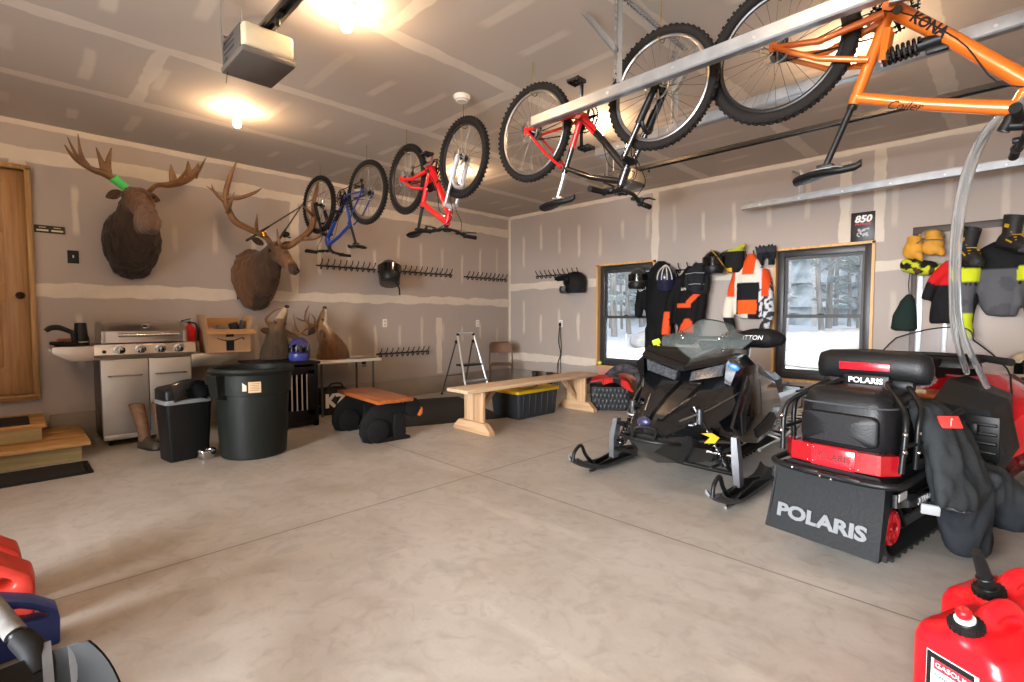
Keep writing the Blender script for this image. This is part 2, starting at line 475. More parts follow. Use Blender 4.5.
mb.box((-D - .03, ym, z1 + .02), (.16, y1 - y0 + .08, .04), bev=.003); mb.box((-D - .02, ym, z0 - .02), (.17, y1 - y0 + .08, .04), bev=.003)
struct(mb.build('trim_2', CAS))
struct(MB().box((-D + .02, ym, z0 - .035), (.1, y1 - y0 + .06, .035), bev=.004).build('trim_3', wood('sill_wood', '6a4622', '8b6030', 1, 'y')))

# windows: timber reveal, dark double-hung sashes, panes
PINE = wood('pine_reveal', 'b98a50', 'd9ae74', 1, 'z', .5)
SASH = mat('sash_bronze', '2f2e2f', .4)
GLS = mat('window_glass', 'ffffff', .0, trans=1, ior=1.02, spec=.3)
SASHI = mat('sash_inner', '3c3b3c', .5)
def window(name, w):
    x0, x1, z0, z1 = w; xm = (x0 + x1) / 2
    fr = MB()
    fy, fd = D + .09, .1
    fr.box((x0 + .045, fy, (z0 + z1) / 2), (.07, fd, z1 - z0 - .02), bev=.004); fr.box((x1 - .045, fy, (z0 + z1) / 2), (.07, fd, z1 - z0 - .02), bev=.004)
    fr.box((xm, fy, z1 - .045), (x1 - x0 - .02, fd - .002, .07), bev=.004); fr.box((xm, fy, z0 + .05), (x1 - x0 - .02, fd - .002, .08), bev=.004)
    o = struct(fr.build(name, SASH))
    rv = MB(); b = .028
    rv.box((x0 - .006, D + .05, (z0 + z1) / 2), (b, .16, z1 - z0 + .03)); rv.box((x1 + .006, D + .05, (z0 + z1) / 2), (b, .16, z1 - z0 + .03))
    rv.box((xm, D + .05, z1 + .006), (x1 - x0 + .04, .16, b)); rv.box((xm, D + .05, z0 - .004), (x1 - x0 + .04, .16, b))
    rv.build('window_frame', PINE, o)
    zm = z0 + .49 * (z1 - z0)
    for nm, za, zb, yy in (('lower_sash', z0 + .085, zm + .02, D + .07), ('upper_sash', zm - .02, z1 - .075, D + .105)):
        q = MB(); a, c = x0 + .075, x1 - .075
        q.box((a + .017, yy, (za + zb) / 2), (.034, .034, zb - za)); q.box((c - .017, yy, (za + zb) / 2), (.034, .034, zb - za))
        q.box((xm, yy, za + .02), (c - a, .0345, .04)); q.box((xm, yy, zb - .02), (c - a, .0345, .04))
        s = q.build(nm, SASHI, o)
        MB().box((xm, yy, (za + zb) / 2), (c - a - .06, .006, zb - za - .07)).build('pane', GLS, s)
    MB().box((xm, D + .045, zm + .025), (.06, .02, .014), bev=.004).build('latch', BLK, o)
window('window_1', W1); window('window_2', W2)

# grey exterior door half hidden behind the hanging gear
gd = MB(); gx0, gx1 = -.66, .24
GD = mat('grey_door', 'a5968a', .5)
gd.box(((gx0 + gx1) / 2, D - .035, 1.03), (gx1 - gx0, .07, 2.02), bev=.004)
o = struct(gd.build('door_2', GD))
fr = MB(); FD = mat('door_frame_brown', '3a2d24', .5)
fr.box((gx0 - .02, D - .03, 1.02), (.045, .09, 2.04), bev=.003); fr.box((gx1 + .02, D - .03, 1.02), (.045, .09, 2.04), bev=.003); fr.box(((gx0 + gx1) / 2, D - .03, 2.07), (gx1 - gx0 + .085, .09, .07), bev=.003)
fr.build('door_frame', [FD], o)
MB().box((gx0 + .03, D - .078, 1.02), (.05, .012, 1.98), bev=.003).build('edge_strip', GALV, o)
lt = MB(); lt.box((-.43, D - .074, 1.02), (.04, .014, 1.5), bev=.003); lt.build('glazing_bead', GALV, o)

# steps at the door
TRD = wood('tread_wood', '9a6f3c', 'c0945c', .8, 'y', .6); RIS = wood('treated_riser', '8d7d52', 'ab986a', .8, 'y', .7)
st = thing('door_steps', 'two-tier wooden steps below the timber door', 'steps', (-6.0, -.2, 0))
y0, y1 = -.75, .66
MB().box((-.03, (y0 + y1) / 2 - .02, .0625), (.92, y1 - y0 - .05, .125), bev=.003).build('lower_riser', RIS, st)
m1 = MB()
for i in range(3): m1.box((-.27 + i * .31 + .0, (y0 + y1) / 2, .143), (.295, y1 - y0 + .02, .036), bev=.004)
m1.build('lower_tread', TRD, st)
MB().box((-.13, (y0 + .38) / 2, .2165), (.66, .38 - y0, .111), bev=.003).build('upper_riser', RIS, st)
m1 = MB(); m1.box((-.28, (y0 + .4) / 2, .29), (.31, .4 - y0 + .02, .036), bev=.004); m1.box((.05, (y0 + .4) / 2, .29), (.33, .4 - y0 + .02, .036), bev=.004)
m1.build('upper_tread', TRD, st)
MATT = mat('black_carpet', '17150f', .95, var=.3, vs=60, bump=.6, bs=220)
tag(MB().box((-6.03, -.22, .3145), (.45, .66, .013), bev=.004).build('step_mat', MATT), 'small black mat on the upper wooden step', 'mat')
dm = thing('door_mat', 'black floor mat with ribbed edge in front of the wooden steps', 'mat', (-5.24, -.1, 0))
MB().box((0, 0, .006), (.4, 1.0, .011), bev=.003).build('pile', MATT, dm)
MB().prism(rrect(.46, 1.08, .03), .006, 'xy', .003).build('rubber_edge', RUB, dm)

# ------------------------------------------------------------ outdoors
SNOW = mat('snow', 'e9edf2', .85, var=.03, vs=.6, bump=.2, bs=3)
def snow(u, v):
    x = -14 + 22 * u; y = 6.8 + 30 * v * v
    h = -.25 + 1.05 * (1 - math.exp(-(y - 6.8) / 3.2)) + .16 * NZ.noise(V((x * .35, y * .3, 0))) + .05 * NZ.noise(V((x * 1.3, y * 1.1, 3)))
    return (x, y, h)
gs = MB().sheet(snow, 70, 60).build('ground', SNOW); gs['kind'] = 'structure'
def snowz(x, y): return snow((x + 14) / 22, math.sqrt(max(0, y - 6.8) / 30))[2]
BARK = mat('grey_bark', 'a09a93', .9, var=.35, vs=9, bump=.6, bs=30, stretch=(1, 1, .2))
BIRCH = mat('birch_bark', 'dcd8d2', .8, var=.3, vs=12, bump=.2, bs=30, stretch=(1, 1, 3))
NEED = mat('snowy_needles', 'a3aaa6', .9, var=.4, vs=14)
rng = random.Random(3)
def tree(x, y, r, h, birch, lean, label, group):
    z = snowz(x, y) - .1
    top = V((lean * h, 0, h))
    tr = MB(); pts = [V((lean * h * k + .06 * rng.uniform(-1, 1), .06 * rng.uniform(-1, 1), h * k)) for k in (0, .2, .4, .6, .8, 1)]
    pts[0] = V((0, 0, 0)); stube(tr, pts, [r * 1.25, r, r * .85, r * .6, r * .3], 3, 8)
    br = tr
    for i in range(30 if birch else 40):
        k = rng.uniform(.12, .97); a = rng.uniform(0, 2 * PI); l = rng.uniform(.3, .75) * (1.2 - k)
        p = V((lean * h * k, 0, h * k)); q = p + V((cos(a) * l, sin(a) * l, rng.uniform(-.1, .5) * l + .1))
        br.tube([p, (p + q) / 2 + V((0, 0, .05)), q], [r * .22, r * .13, .006], 5)
        if not birch:
            d = (q - p).normalized(); w = d.cross(V((0, 0, 1))).normalized()
            for jj in range(5):
                s = p + (q - p) * (.35 + .15 * jj); g = .28 * l
                br.mi = 1; br.tube([s, s + w * g + d * g * .6 - V((0, 0, .06))], [.05, .012], 4); br.tube([s, s - w * g + d * g * .6 - V((0, 0, .06))], [.05, .012], 4); br.mi = 0
    o = br.build('forest_tree', [BIRCH if birch else BARK, NEED]); o.location = (x, y, z); tag(o, label, 'tree', group)
spots = []
for i in range(400):
    if len(spots) >= 44: break
    ang = rng.choice([rng.uniform(-22, -6), rng.uniform(-40, -26), rng.uniform(-40, -4)]); dist = rng.uniform(12.5, 27)
    x, y = dist * sin(R(ang)), dist * cos(R(ang))
    if y > 12 and all((x - a) ** 2 + (y - b) ** 2 > 1.1 for a, b in spots): spots.append((x, y))
for i, (x, y) in enumerate(spots):
    b = i % 3 == 0
    tree(x, y, rng.uniform(.035, .085), rng.uniform(5, 8), b, rng.uniform(-.05, .05), 'pale birch trunk in the snowy forest outside the windows' if b else 'dark conifer in the snowy forest outside the windows', 'birches outside the windows' if b else 'conifers outside the windows')
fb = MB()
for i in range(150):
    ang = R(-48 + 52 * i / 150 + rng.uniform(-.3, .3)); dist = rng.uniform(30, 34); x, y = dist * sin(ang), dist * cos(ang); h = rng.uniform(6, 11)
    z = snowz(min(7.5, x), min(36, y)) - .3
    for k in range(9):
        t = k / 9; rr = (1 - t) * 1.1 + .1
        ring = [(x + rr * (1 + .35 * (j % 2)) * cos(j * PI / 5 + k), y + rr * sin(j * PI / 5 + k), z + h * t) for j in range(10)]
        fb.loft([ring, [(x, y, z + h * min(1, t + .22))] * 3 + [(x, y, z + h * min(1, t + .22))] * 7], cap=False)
o = fb.build('distant_treeline', mat('hazy_conifers', 'cfd6d8', .95, var=.35, vs=1.6), smooth=0); tag(o, 'hazy dense snow-dusted treeline far outside the windows', 'trees', kind='stuff')  # distance haze is painted in as a pale tree colour
ROCK = mat('boulder_stone', 'a39e97', .9, var=.25, vs=3, bump=.6, bs=12)
for (x, y, sx, sy, sz, lab) in ((-2.55, 11.2, .95, .6, .34, 'long flat-topped boulder in the snow outside the second window'), (-2.2, 9.9, .8, .4, .2, 'low dark rock in the snow just outside the second window'), (-5.9, 11.3, 1.0, .6, .35, 'snow-capped grey boulder outside the first window')):
    mb = MB().ell((0, 0, 0), (sx, sy, sz), nu=28, nv=16)
    for v in mb.bm.verts:
        n = NZ.noise(v.co * 2.1 + V((x, 0, 0))); v.co *= 1 + .28 * n; v.co.z = min(v.co.z, sz * .8 + .1 * v.co.x)
    b = mb.build('boulder', ROCK); b.location = (x, y, snowz(x, y) + .1); tag(b, lab, 'rock')
for x, y, h, lab in ((-5.22, 8.3, .75, 'thin dark stake standing in the snow outside the first window'),):
    s = MB().tube([(0, 0, -.2), (.03, 0, h * .5), (.07, 0, h)], [.014, .012, .009], 7).build('stake', BARK); s.location = (x, y, snowz(x, y)); tag(s, lab, 'stake')
# ------------------------------------------------------------ camera, world, lamps
cam = bpy.data.cameras.new('camera'); co = bpy.data.objects.new('camera', cam); COL.objects.link(co)
cam.sensor_width = 36; cam.lens = 500 / 1024 * 36; cam.clip_start = .05
co.location = (0, 0, 1.21); co.rotation_euler = (R(90 - 2.75), 0, R(44.7)); SC.camera = co
w = bpy.data.worlds.new('sky'); SC.world = w; w.use_nodes = True
wn = w.node_tree.nodes; wl = w.node_tree.links; bg = wn['Background']
tc = wn.new('ShaderNodeTexCoord'); sp = wn.new('ShaderNodeSeparateXYZ'); wl.new(tc.outputs['Generated'], sp.inputs[0])
rp = wn.new('ShaderNodeValToRGB'); rp.color_ramp.elements[0].position = .45; rp.color_ramp.elements[0].color = (.8, .85, .93, 1); rp.color_ramp.elements[1].position = 1; rp.color_ramp.elements[1].color = (.72, .82, 1, 1)
wl.new(sp.outputs[2], rp.inputs[0]); wl.new(rp.outputs[0], bg.inputs[0]); bg.inputs[1].default_value = SKY_STRENGTH
SC.view_settings.view_transform = 'Standard'; SC.view_settings.look = 'None'; SC.view_settings.gamma = 1; SC.view_settings.use_curve_mapping = False
SC.view_settings.exposure = EXPOSURE
SC.cycles.use_denoising = True; SC.cycles.max_bounces = 8; SC.cycles.diffuse_bounces = 5; SC.cycles.glossy_bounces = 4; SC.cycles.transmission_bounces = 8; SC.cycles.transparent_max_bounces = 8
SC.cycles.caustics_reflective = False; SC.cycles.caustics_refractive = False; SC.cycles.sample_clamp_indirect = 6
def area(name, loc, aim, sx, sy, e, c):
    l = bpy.data.lights.new(name, 'AREA'); l.shape = 'RECTANGLE'; l.size = sx; l.size_y = sy; l.energy = e; l.color = c
    o = bpy.data.objects.new(name, l); COL.objects.link(o); o.location = loc
    o.rotation_euler = (V(aim) - V(loc)).to_track_quat('-Z', 'Y').to_euler(); return o
for i, wx in enumerate((-4.06, -1.51)):      # added area lamps, out of view, standing in for sky above each window
    area('sky_fill_light', (wx + .3, 8.6, 3.7), (wx - .1, 5.2, .4), 2.2, 1.6, SKY_FILL, (.8, .9, 1))

area('yard_fill_light', (-.6, YF - 6.5, 2.6), (-1.6, 4.0, 1.5), 8, 4.5, YARD_FILL, (.93, .96, 1))  # added fill lamp outside the invented doorway, brightens the room
PORC = mat('porcelain', 'efe8da', .3)
BULB = mat('lit_bulb', 'fff2d8', .3, emit='ffd3a2', es=BULB_STRENGTH)
def lamp(x, y, label, group=None):
    t = thing('ceiling_lamp', label, 'lamp', (x, y, H), 0, group)
    MB().lathe([(0, 0), (.058, 0), (.06, -.008), (.05, -.02), (.032, -.035), (.026, -.055), (.02, -.058), (0, -.058)], 24).build('lamp_holder', PORC, t)
    MB().lathe([(0, -.055), (.014, -.057), (.016, -.07), (.03, -.095), (.034, -.115), (.028, -.138), (.014, -.15), (0, -.153)], 16).build('bulb', BULB, t)
    return t
lamp(-2.79, 1.45, 'bare lit bulb on the ceiling right beside the nearer garage door opener')
lamp(-4.85, 1.48, 'bare lit bulb on the ceiling between the moose head and the elk head')
lamp(-2.75, 3.94, 'bare lit bulb seen behind the red and black bicycle')
lamp(-4.9, 4.05, 'bare lit bulb seen through the front wheel of the red bicycle')
lamp(-.79, 3.98, 'bare lit bulb seen behind the rear wheel of the orange bicycle')
for x, y in ((-.75, 1.4), (-2.79, -1.1), (-.75, -1.1), (-4.85, -1.1)): lamp(x, y, 'bare lit ceiling bulb outside the photo behind the camera', 'ceiling bulbs behind the camera')
t = thing('smoke_detector', 'round white smoke detector on the ceiling above the red bicycle', 'smoke detector', (-3.24, 2.69, H))
MB().lathe([(0, 0), (.068, 0), (.07, -.012), (.062, -.02), (.06, -.03), (.045, -.048), (0, -.05)], 28).build('cover', WHITE, t)
MB().lathe([(.05, -.0305), (.057, -.0305), (.057, -.034), (.05, -.042)], 28, cap=False).build('vent_ring', mat('vent_grey', 'a9a49a', .6), t)

# ------------------------------------------------------------ garage door hardware
def channel(name, label, p0, p1, w=.06, h=.05):
    t = thing(name, label, 'rail', p0); d = V(p1) - V(p0)
    L = d.length; mb = MB(); th = .003
    prof = [(-h / 2, w / 2), (-h / 2, -w / 2), (0, -w / 2 - .004), (h / 2, -w / 2), (h / 2, -w / 2 + .022)]
    # C-shaped rail with rolled lips, opening inward
    outl = [(-.012, .03), (-.03, .03), (-.03, -.022), (-.024, -.03), (.02, -.03), (.024, -.024), (.024, -.01), (.021, -.01), (.021, -.022), (.018, -.027), (-.022, -.027), (-.027, -.02), (-.027, .027), (-.012, .027)]
    a = [mb.v((0, u, v)) for u, v in outl]; b = [mb.v((L, u, v)) for u, v in outl]
    for i in range(len(outl)): mb.f([a[i], a[(i + 1) % len(outl)], b[(i + 1) % len(outl)], b[i]])
    mb.f(a); mb.f(b[::-1])
    o = mb.build('track', GALV, t, 30)
    g = MB(); g.box((L / 2, 0, .034), (L, .05, .004)); g.box((L / 2, .024, .046), (L, .004, .024)); g.build('angle_brace', GALV, t, 30)
    bt = MB()
    for i in range(int(L / .4)): bt.cyl((.2 + .4 * i, -.03, 0), (.2 + .4 * i, -.035, 0), .008, n=8)
    bt.build('bolts', ALU, t)
    t.rotation_euler = d.to_track_quat('X', 'Z').to_euler()
    return t
channel('door_track', 'nearest galvanised garage door track crossing in front of the red and black bicycle', (-2.27, 2.5, 2.49), (1.25, 2.48, 2.5))
channel('door_track', 'galvanised garage door track behind the orange bicycle', (-2.28, 3.24, 2.46), (1.25, 3.2, 2.56))
channel('door_track', 'galvanised garage door track along the back wall above the second window', (-2.25, 6.12, 2.49), (1.25, 6.1, 2.53))
PERF = mat('perforated_steel', 'a9aaab', .35, .9)
def perf(name, label, segs, cat='bracket'):
    """slotted angle iron along polylines"""
    t = thing(name, label, cat, segs[0][0]); o = V(segs[0][0])
    for p, q in segs:
        p, q = V(p) - o, V(q) - o; d = (q - p); L = d.length; mb = MB()
        qd = d.to_track_quat('X', 'Z').to_matrix().to_4x4(); mb.M = Mx.Translation(p) @ qd
        n = int(L / .036); 
        # web built as a ladder so that the slots are real openings
        for s in (-1, 1):
            mb.box((L / 2, s * .0135, 0), (L, .008, .002))
        for i in range(n + 1): mb.box((min(L - .006, i * .036 + .006), 0, 0), (.014, .02, .002))
        mb.box((L / 2, .0175, .015), (L, .002, .03))
        mb.build('angle_bar', PERF, t, 30)
    return t
perf('track_hanger', 'slotted steel hanger holding up the nearest garage door track', [((-1.62, 2.47, 3.0), (-1.62, 2.47, 2.54)), ((-1.85, 2.47, 3.0), (-1.63, 2.47, 2.7)), ((-1.6, 2.4, 3.005), (-1.6, 3.28, 3.005))])
perf('track_hanger', 'slotted steel hanger seen through the front wheel of the red and black bicycle', [((-1.66, 3.22, 3.0), (-1.66, 3.22, 2.52)), ((-1.42, 3.22, 3.0), (-1.64, 3.22, 2.72))])
perf('track_hanger', 'short slotted hanger dropping to the track on the back wall', [((-1.66, 6.12, 2.8), (-1.66, 6.12, 2.54)), ((-1.72, 6.14, 2.79), (-1.66, 6.48, 2.79))])

OPD = mat('opener_grey', '4a4642', .5); OPL = mat('opener_lens', 'cbbb9c', .4); OPB = mat('opener_base', '5b544d', .55)
def opener(label, x, y, z, zr, xend, lab2, dark):
    t = thing('door_opener', label, 'garage door opener', (x, y, z))
    MB().box((-.02, 0, .09), (.3, .27, .16), bev=.012).build('housing', OPD, t)
    MB().box((-.0, 0, .018), (.37, .28, .036), bev=.012).build('base_cover', OPB, t)
    MB().box((.155, 0, .1), (.06, .265, .125), bev=.02, seg=3).build('light_lens', OPL, t)
    b = MB()
    for i in range(3): b.box((-.04 + .0 * i, -.1365, .08 + .03 * i), (.16, .003, .006))
    b.box((-.1, -.1365, .05), (.05, .002, .02)); b.build('side_vents', DGREY, t)
    s = MB().tube([(-.1, -.05, .17), (-.1, -.05, H - z)], .004, 6)
    s.mi = 0; s.box((-.12, 0, .185), (.03, .3, .004)); 
    for yy in (-.145, .145): s.box((-.12, yy, (H - z + .12) / 2), (.026, .003, H - z - .12))
    s.build('hanging_strap', PERF, t)
    MB().tube([(-.13, -.12, 0), (-.135, -.125, -.05), (-.125, -.13, -.07), (-.115, -.13, -.055)], .0015, 5).build('antenna_wire', BLK, t)
    rl = thing('opener_rail', lab2, 'rail', (x, y, zr)); L = xend - x; m = MB()
    for s_ in (-1, 1): m.box((L / 2 + .02, s_ * .022, 0), (L, .004, .036)); m.box((L / 2 + .02, s_ * .029, -.017), (L, .016, .003))
    m.box((L / 2 + .02, 0, .017), (L, .045, .003))
    m.build('rail_channel', mat('rail_dark', '3b3733', .4, .7) if dark else mat('rail_mid', '6e6962', .35, .8), rl, 30)
    q = MB(); q.box((.3, 0, -.01), (.12, .03, .03), bev=.004); q.cyl((.3, 0, -.02), (.3, 0, -.06), .012, n=10); q.build('trolley', BLK, rl)
    MB().tube([(.05, 0, .0), (L, 0, .0)], .004, 6).build('chain', DGREY, rl)
    return t
opener('garage door opener with cream light lens hanging nearest, left of the ceiling bulb', -3.06, 1.05, 2.6, 2.79, 1.25, 'dark opener rail running off the top from the nearer garage door opener', False)
opener('garage door opener hanging in the distance behind the red and black bicycle', -3.0, 4.75, 2.6, 2.77, 1.25, 'long dark opener rail passing below the orange bicycle', True)
tag(stube(MB(), [(-2.62, 1.2, 2.985), (-2.6, 1.32, 2.95), (-2.45, 1.46, 2.945), (-2.3, 1.55, 2.975), (-2.2, 1.6, 3.01)], .006, 6, 7).build('power_cable', BLK), 'black cable sagging from the ceiling beside the nearer opener', 'cable')

# ------------------------------------------------------------ bicycles
TYRE = mat('tyre', '1e1b19', .85, spec=.2, bump=.15, bs=80)
RIMB = mat('rim_black', '1c1b1b', .3); RIMS = mat('rim_silver', '8a857f', .35, .8)
SPK = mat('spoke_steel', '6f6b66', .5, .6)
SKIN = mat('tan_wall', '5d4a37', .8)
WC_ = {}
def wheel(name, x, r, parent, rim, tw=.026, knob=True, left_rotor=True):
    key = (r, tw, rim.name)
    if key not in WC_:
        a = MB(); a.torus((0, 0, 0), r - tw, tw, 'y', 56, 10)
        if knob:
            for i in range(56):
                an = 2 * PI * i / 56
                for s, ph in ((-1, 0), (1, 0), (0, .5)):
                    b = an + ph * 2 * PI / 56; rr = r - tw * (.22 if s else -.03)
                    a.M = Mx.Rotation(-b, 4, 'Y') @ Mx.Translation((rr, s * tw * .72, 0)); a.box((0, 0, 0), (.006, .012, .013))
            a.M = Mx()
        m1 = a.mesh('tyre')
        b = MB(); b.torus((0, 0, 0), r - 2 * tw - .006, .011, 'y', 56, 8, flat=1.1); b.torus((0, 0, 0), r - 2 * tw + .004, .009, 'y', 56, 6)
        m2 = b.mesh('rim')
        c = MB(); n = 28
        for i in range(n):
            an = 2 * PI * i / n; s = 1 if i % 2 else -1; k = an + (.5 if (i // 2) % 2 else -.5)
            c.tube([(.024 * cos(k), s * .026, .024 * sin(k)), ((r - 2 * tw - .008) * cos(an), s * .004, (r - 2 * tw - .008) * sin(an))], .0016, 4, cap=False)
        m3 = c.mesh('spokes')
        d = MB().lathe([(0, -.055), (.008, -.055), (.01, -.036), (.03, -.034), (.03, -.028), (.016, -.022), (.014, .022), (.03, .028), (.03, .034), (.01, .036), (.008, .055), (0, .055)], 18, axis='y')
        m4 = d.mesh('hub')
        e = MB()
        e.torus((0, .04, 0), .072, .0085, 'y', 32, 6, flat=.15)
        for i in range(6): an = i * PI / 3; e.tube([(.02 * cos(an), .04, .02 * sin(an)), (.068 * cos(an + .35), .04, .068 * sin(an + .35))], .004, 4)
        m5 = e.mesh('brake_rotor')
        WC_[key] = (m1, m2, m3, m4, m5)
    m1, m2, m3, m4, m5 = WC_[key]
    def lk(nm, me, m, p):
        if not me.materials: me.materials.append(m)
        o = bpy.data.objects.new(nm, me); COL.objects.link(o); o.parent = p; return o
    w = lk(name, m1, TYRE, parent); w.location = (x, 0, 0)
    lk('rim', m2, rim, w); lk('spokes', m3, SPK, w); lk('hub', m4, BLK, w); lk('brake_rotor', m5, ALU, w)
    return w

def bike(label, loc, rz, fc, fork_c, rim, wb=1.0, r=.345, g=None, fs=False, tw=.027, crank=40, steer=0, rear_c=None, second=None, saddle_c=None, pedal_c=None, barw=.32, boss=False, group='bicycles hung upside down from the ceiling'):
    g = g or {}
    bb = V(g.get('bb', (.43, 0, -.0))); st = V(g.get('st', (.33, 0, .37))); sd = V(g.get('sd', (.25, 0, .58)))
    ht = V(g.get('ht', (wb - .24, 0, .53))); hb = V(g.get('hb', (wb - .195, 0, .42))); cr = V(g.get('cr', (wb - .175, 0, .375)))
    t = thing('bicycle', label, 'bicycle', loc, 0, group, rot=(PI, 0, R(rz)))
    wheel('rear_wheel', 0, r, t, rim, tw)
    # frame
    f = MB(); big = .03 if fs else .022
    f.tube([bb, bb + (hb - bb) * .5, hb + V((.0, 0, .015))], [big * 1.1, big, big * 1.05], 14)
    f.tube([st - V((-.01, 0, .03)), (st + ht) / 2 - V((0, 0, .01 if not fs else .02)), ht - V((-.005, 0, .02))], [big * .8, big * .85, big], 14)
    f.tube([bb, st], big * .8, 14)
    f.tube([hb, ht], .028, 16); f.cyl(bb - V((0, .04, 0)), bb + V((0, .04, 0)), .028, n=16)
    k = [f]
    sub = MB()
    for s in (-1, 1):
        y0, y1 = s * .035, s * .068
        if fs:
            sub.tube([bb + V((-.02, y0, .03)), V((.2, y1, .05)), V((0, y1, .005))], [.018, .016, .012], 10)
            sub.tube([st * .55 + bb * .45 + V((.0, y0, 0)), V((.2, y1, .13)), V((0, y1, .005))], [.014, .013, .011], 10)
            sub.tube([bb * .8 + st * .2 + V((.02, y0 * .7, .02)), bb * .45 + st * .55 + V((.05, y0 * .7, .02))], [.02, .016], 8)
        else:
            sub.tube([bb + V((-.02, y0, 0)), V((.25, y1, .0)), V((0, y1, 0))], [.012, .011, .009], 8)
            sub.tube([st - V((.0, y0 * .5 * -s * s, .03)) + V((0, y0 * .5, 0)), V((.18, y1, .2)), V((0, y1, 0))], [.01, .009, .008], 8)
        sub.box((0, y1, 0), (.04, .008, .05), bev=.003)
    fo = f.build('frame', fc, t)
    sub.build('rear_triangle', rear_c or fc, fo)
    if fs:
        s0 = bb * .45 + st * .55 + V((.04, 0, .0)); s1 = s0 + V((.19 * wb, 0, -.015)); dv = (s1 - s0)
        sh = MB(); sh.cyl(s0, s1, .012, n=12); sh.cyl(s0 + dv * .55, s1, .027, n=14)
        sh.box(s1 + V((-.04, 0, .04)), (.08, .03, .03), bev=.008)
        so = sh.build('rear_shock', BLK, t)
        hx = MB(); up = V((0, 1, 0)); w2 = dv.normalized().cross(up)
        hx.tube([s0 + dv * (.04 + .55 * i / 56) + (up * cos(i * 2 * PI / 8) + w2 * sin(i * 2 * PI / 8)) * .034 for i in range(57)], .007, 6); hx.build('coil_spring', BLKG, so)
        for s in (-1, 1):
            l = MB(); l.cyl(bb + V((.03, s * .045, .04)), bb + V((.03, s * .052, .04)), .018, n=14); l.build('pivot_bolt', BLK, fo)
    if second:
        sc = MB(); a = bb + (hb - bb) * .3; sc.tube([a, bb + (hb - bb) * .72], big * 1.03, 14, cap=True); sc.build('colour_panel', second, fo)
    if rear_c:
        sc = MB(); sc.tube([bb * .98 + st * .02, bb * .45 + st * .55], big * .86, 14); sc.tube([bb, bb + (hb - bb) * .34], [big * 1.14, big * 1.06], 14); sc.cyl(bb - V((0, .041, 0)), bb + V((0, .041, 0)), .029, n=16); sc.build('colour_panel', rear_c, fo)
    # seat post and saddle
    p = MB(); p.tube([st - (st - bb) * .1, sd - V((0, 0, .03))], .0145, 12); p.tube([st + (st - bb) * .01, st + (st - bb) * .05], .021, 12); p.box(sd - V((.0, 0, .03)), (.07, .04, .018), bev=.005); po = p.build('seat_post', BLK if fs or second else ALU, t)
    s = MB(); rings = []
    for i, (x, hw, z) in enumerate(((-.13, .045, .035), (-.11, .068, .03), (-.06, .07, .02), (0, .042, .012), (.06, .024, .012), (.12, .019, .008), (.145, .012, -.005))):
        rings.append([sd + V((x, hw * cos(a), z - .012 + (.016 if sin(a) > 0 else .02) * sin(a) * (1 if abs(cos(a)) < .95 else .6))) for a in [2 * PI * j / 14 for j in range(14)]])
    s.loft(rings); so = s.build('saddle', saddle_c or BLK, t)
    q = MB()
    for yy in (-.02, .02): q.tube([sd + V((-.1, yy, .005)), sd + V((-.04, yy, -.02)), sd + V((.05, yy, -.02)), sd + V((.1, yy * .6, .0))], .0035, 6)
    q.build('saddle_rails', ALU, so)
    # fork, front wheel, cockpit turned together
    ax = (ht - hb).normalized()
    fk = bpy.data.objects.new('fork', None)
    m = MB(); hub = V((wb, 0, 0)); u = (hub - cr).normalized()
    for y in (-.055, .055):
        m.mi = 0; m.tube([cr + V((0, y, 0)), cr * .45 + hub * .55 + V((0, y, 0))], .0165, 12); m.mi = 1
        m.tube([cr * .52 + hub * .48 + V((0, y, 0)), hub + V((-.0, y, .0))], [.023, .019], 12); m.cyl(hub + V((0, y - .012, 0)), hub + V((0, y + .012, 0)), .016, n=12)
    m.mi = 1; m.tube([cr + V((0, -.07, 0)), cr + V((.0, 0, .016)), cr + V((0, .07, 0))], [.02, .026, .02], 12); m.mi = 0
    arc = [cr * .5 + hub * .5 + V((.02, .055 * cos(a), .0)) + V((0, 0, 1)) * .05 * sin(a) for a in [PI * i / 8 for i in range(9)]]; m.mi = 1; m.tube(arc, .012, 8)
    m.mi = 0; m.tube([cr, hb], .017, 12)
    fo2 = m.build('fork', [ALU if fork_c is not BLK else BLKG, fork_c], t)
    wf = wheel('front_wheel', wb, r, t, rim, tw)
    bz = ht + ax * .045; c = MB()
    c.tube([ht - ax * .005, bz + ax * .02], .021, 14); bc = bz + V((.06, 0, .012)); c.tube([bz, bc], .019, 12)
    stm = c.build('stem', BLK, t)
    b = MB(); bp = [bc + V((-.035, -barw, .03)), bc + V((-.02, -barw * .55, .028)), bc + V((0, -.07, 0)), bc + V((0, .07, 0)), bc + V((-.02, barw * .55, .028)), bc + V((-.035, barw, .03))]
    stube(b, bp, .0125, 4, 10); ho = b.build('handlebar', BLK, t)
    for sgn in (-1, 1):
        gp = MB(); a0, a1 = bc + V((-.036, sgn * (barw + .005), .03)), bc + V((-.027, sgn * (barw - .13), .029))
        gp.tube([a0, a0 * .98 + a1 * .02, a1 * .95 + a0 * .05, a1], [.018, .0175, .0165, .021], 14); gp.build('grip', RUB, ho)
        lv = MB(); e0 = bc + V((-.02, sgn * (barw - .16), .025)); lv.box(e0 + V((.01, 0, -.01)), (.05, .03, .026), bev=.006)
        lv.tube([e0 + V((.03, 0, -.012)), e0 + V((.055, sgn * .03, -.02)), e0 + V((.05, sgn * .12, -.025))], [.007, .006, .005], 8); lv.box(e0 + V((.0, -sgn * .045, -.012)), (.045, .035, .022), bev=.006); lv.build('brake_lever', BLK, ho)
    cb = MB()
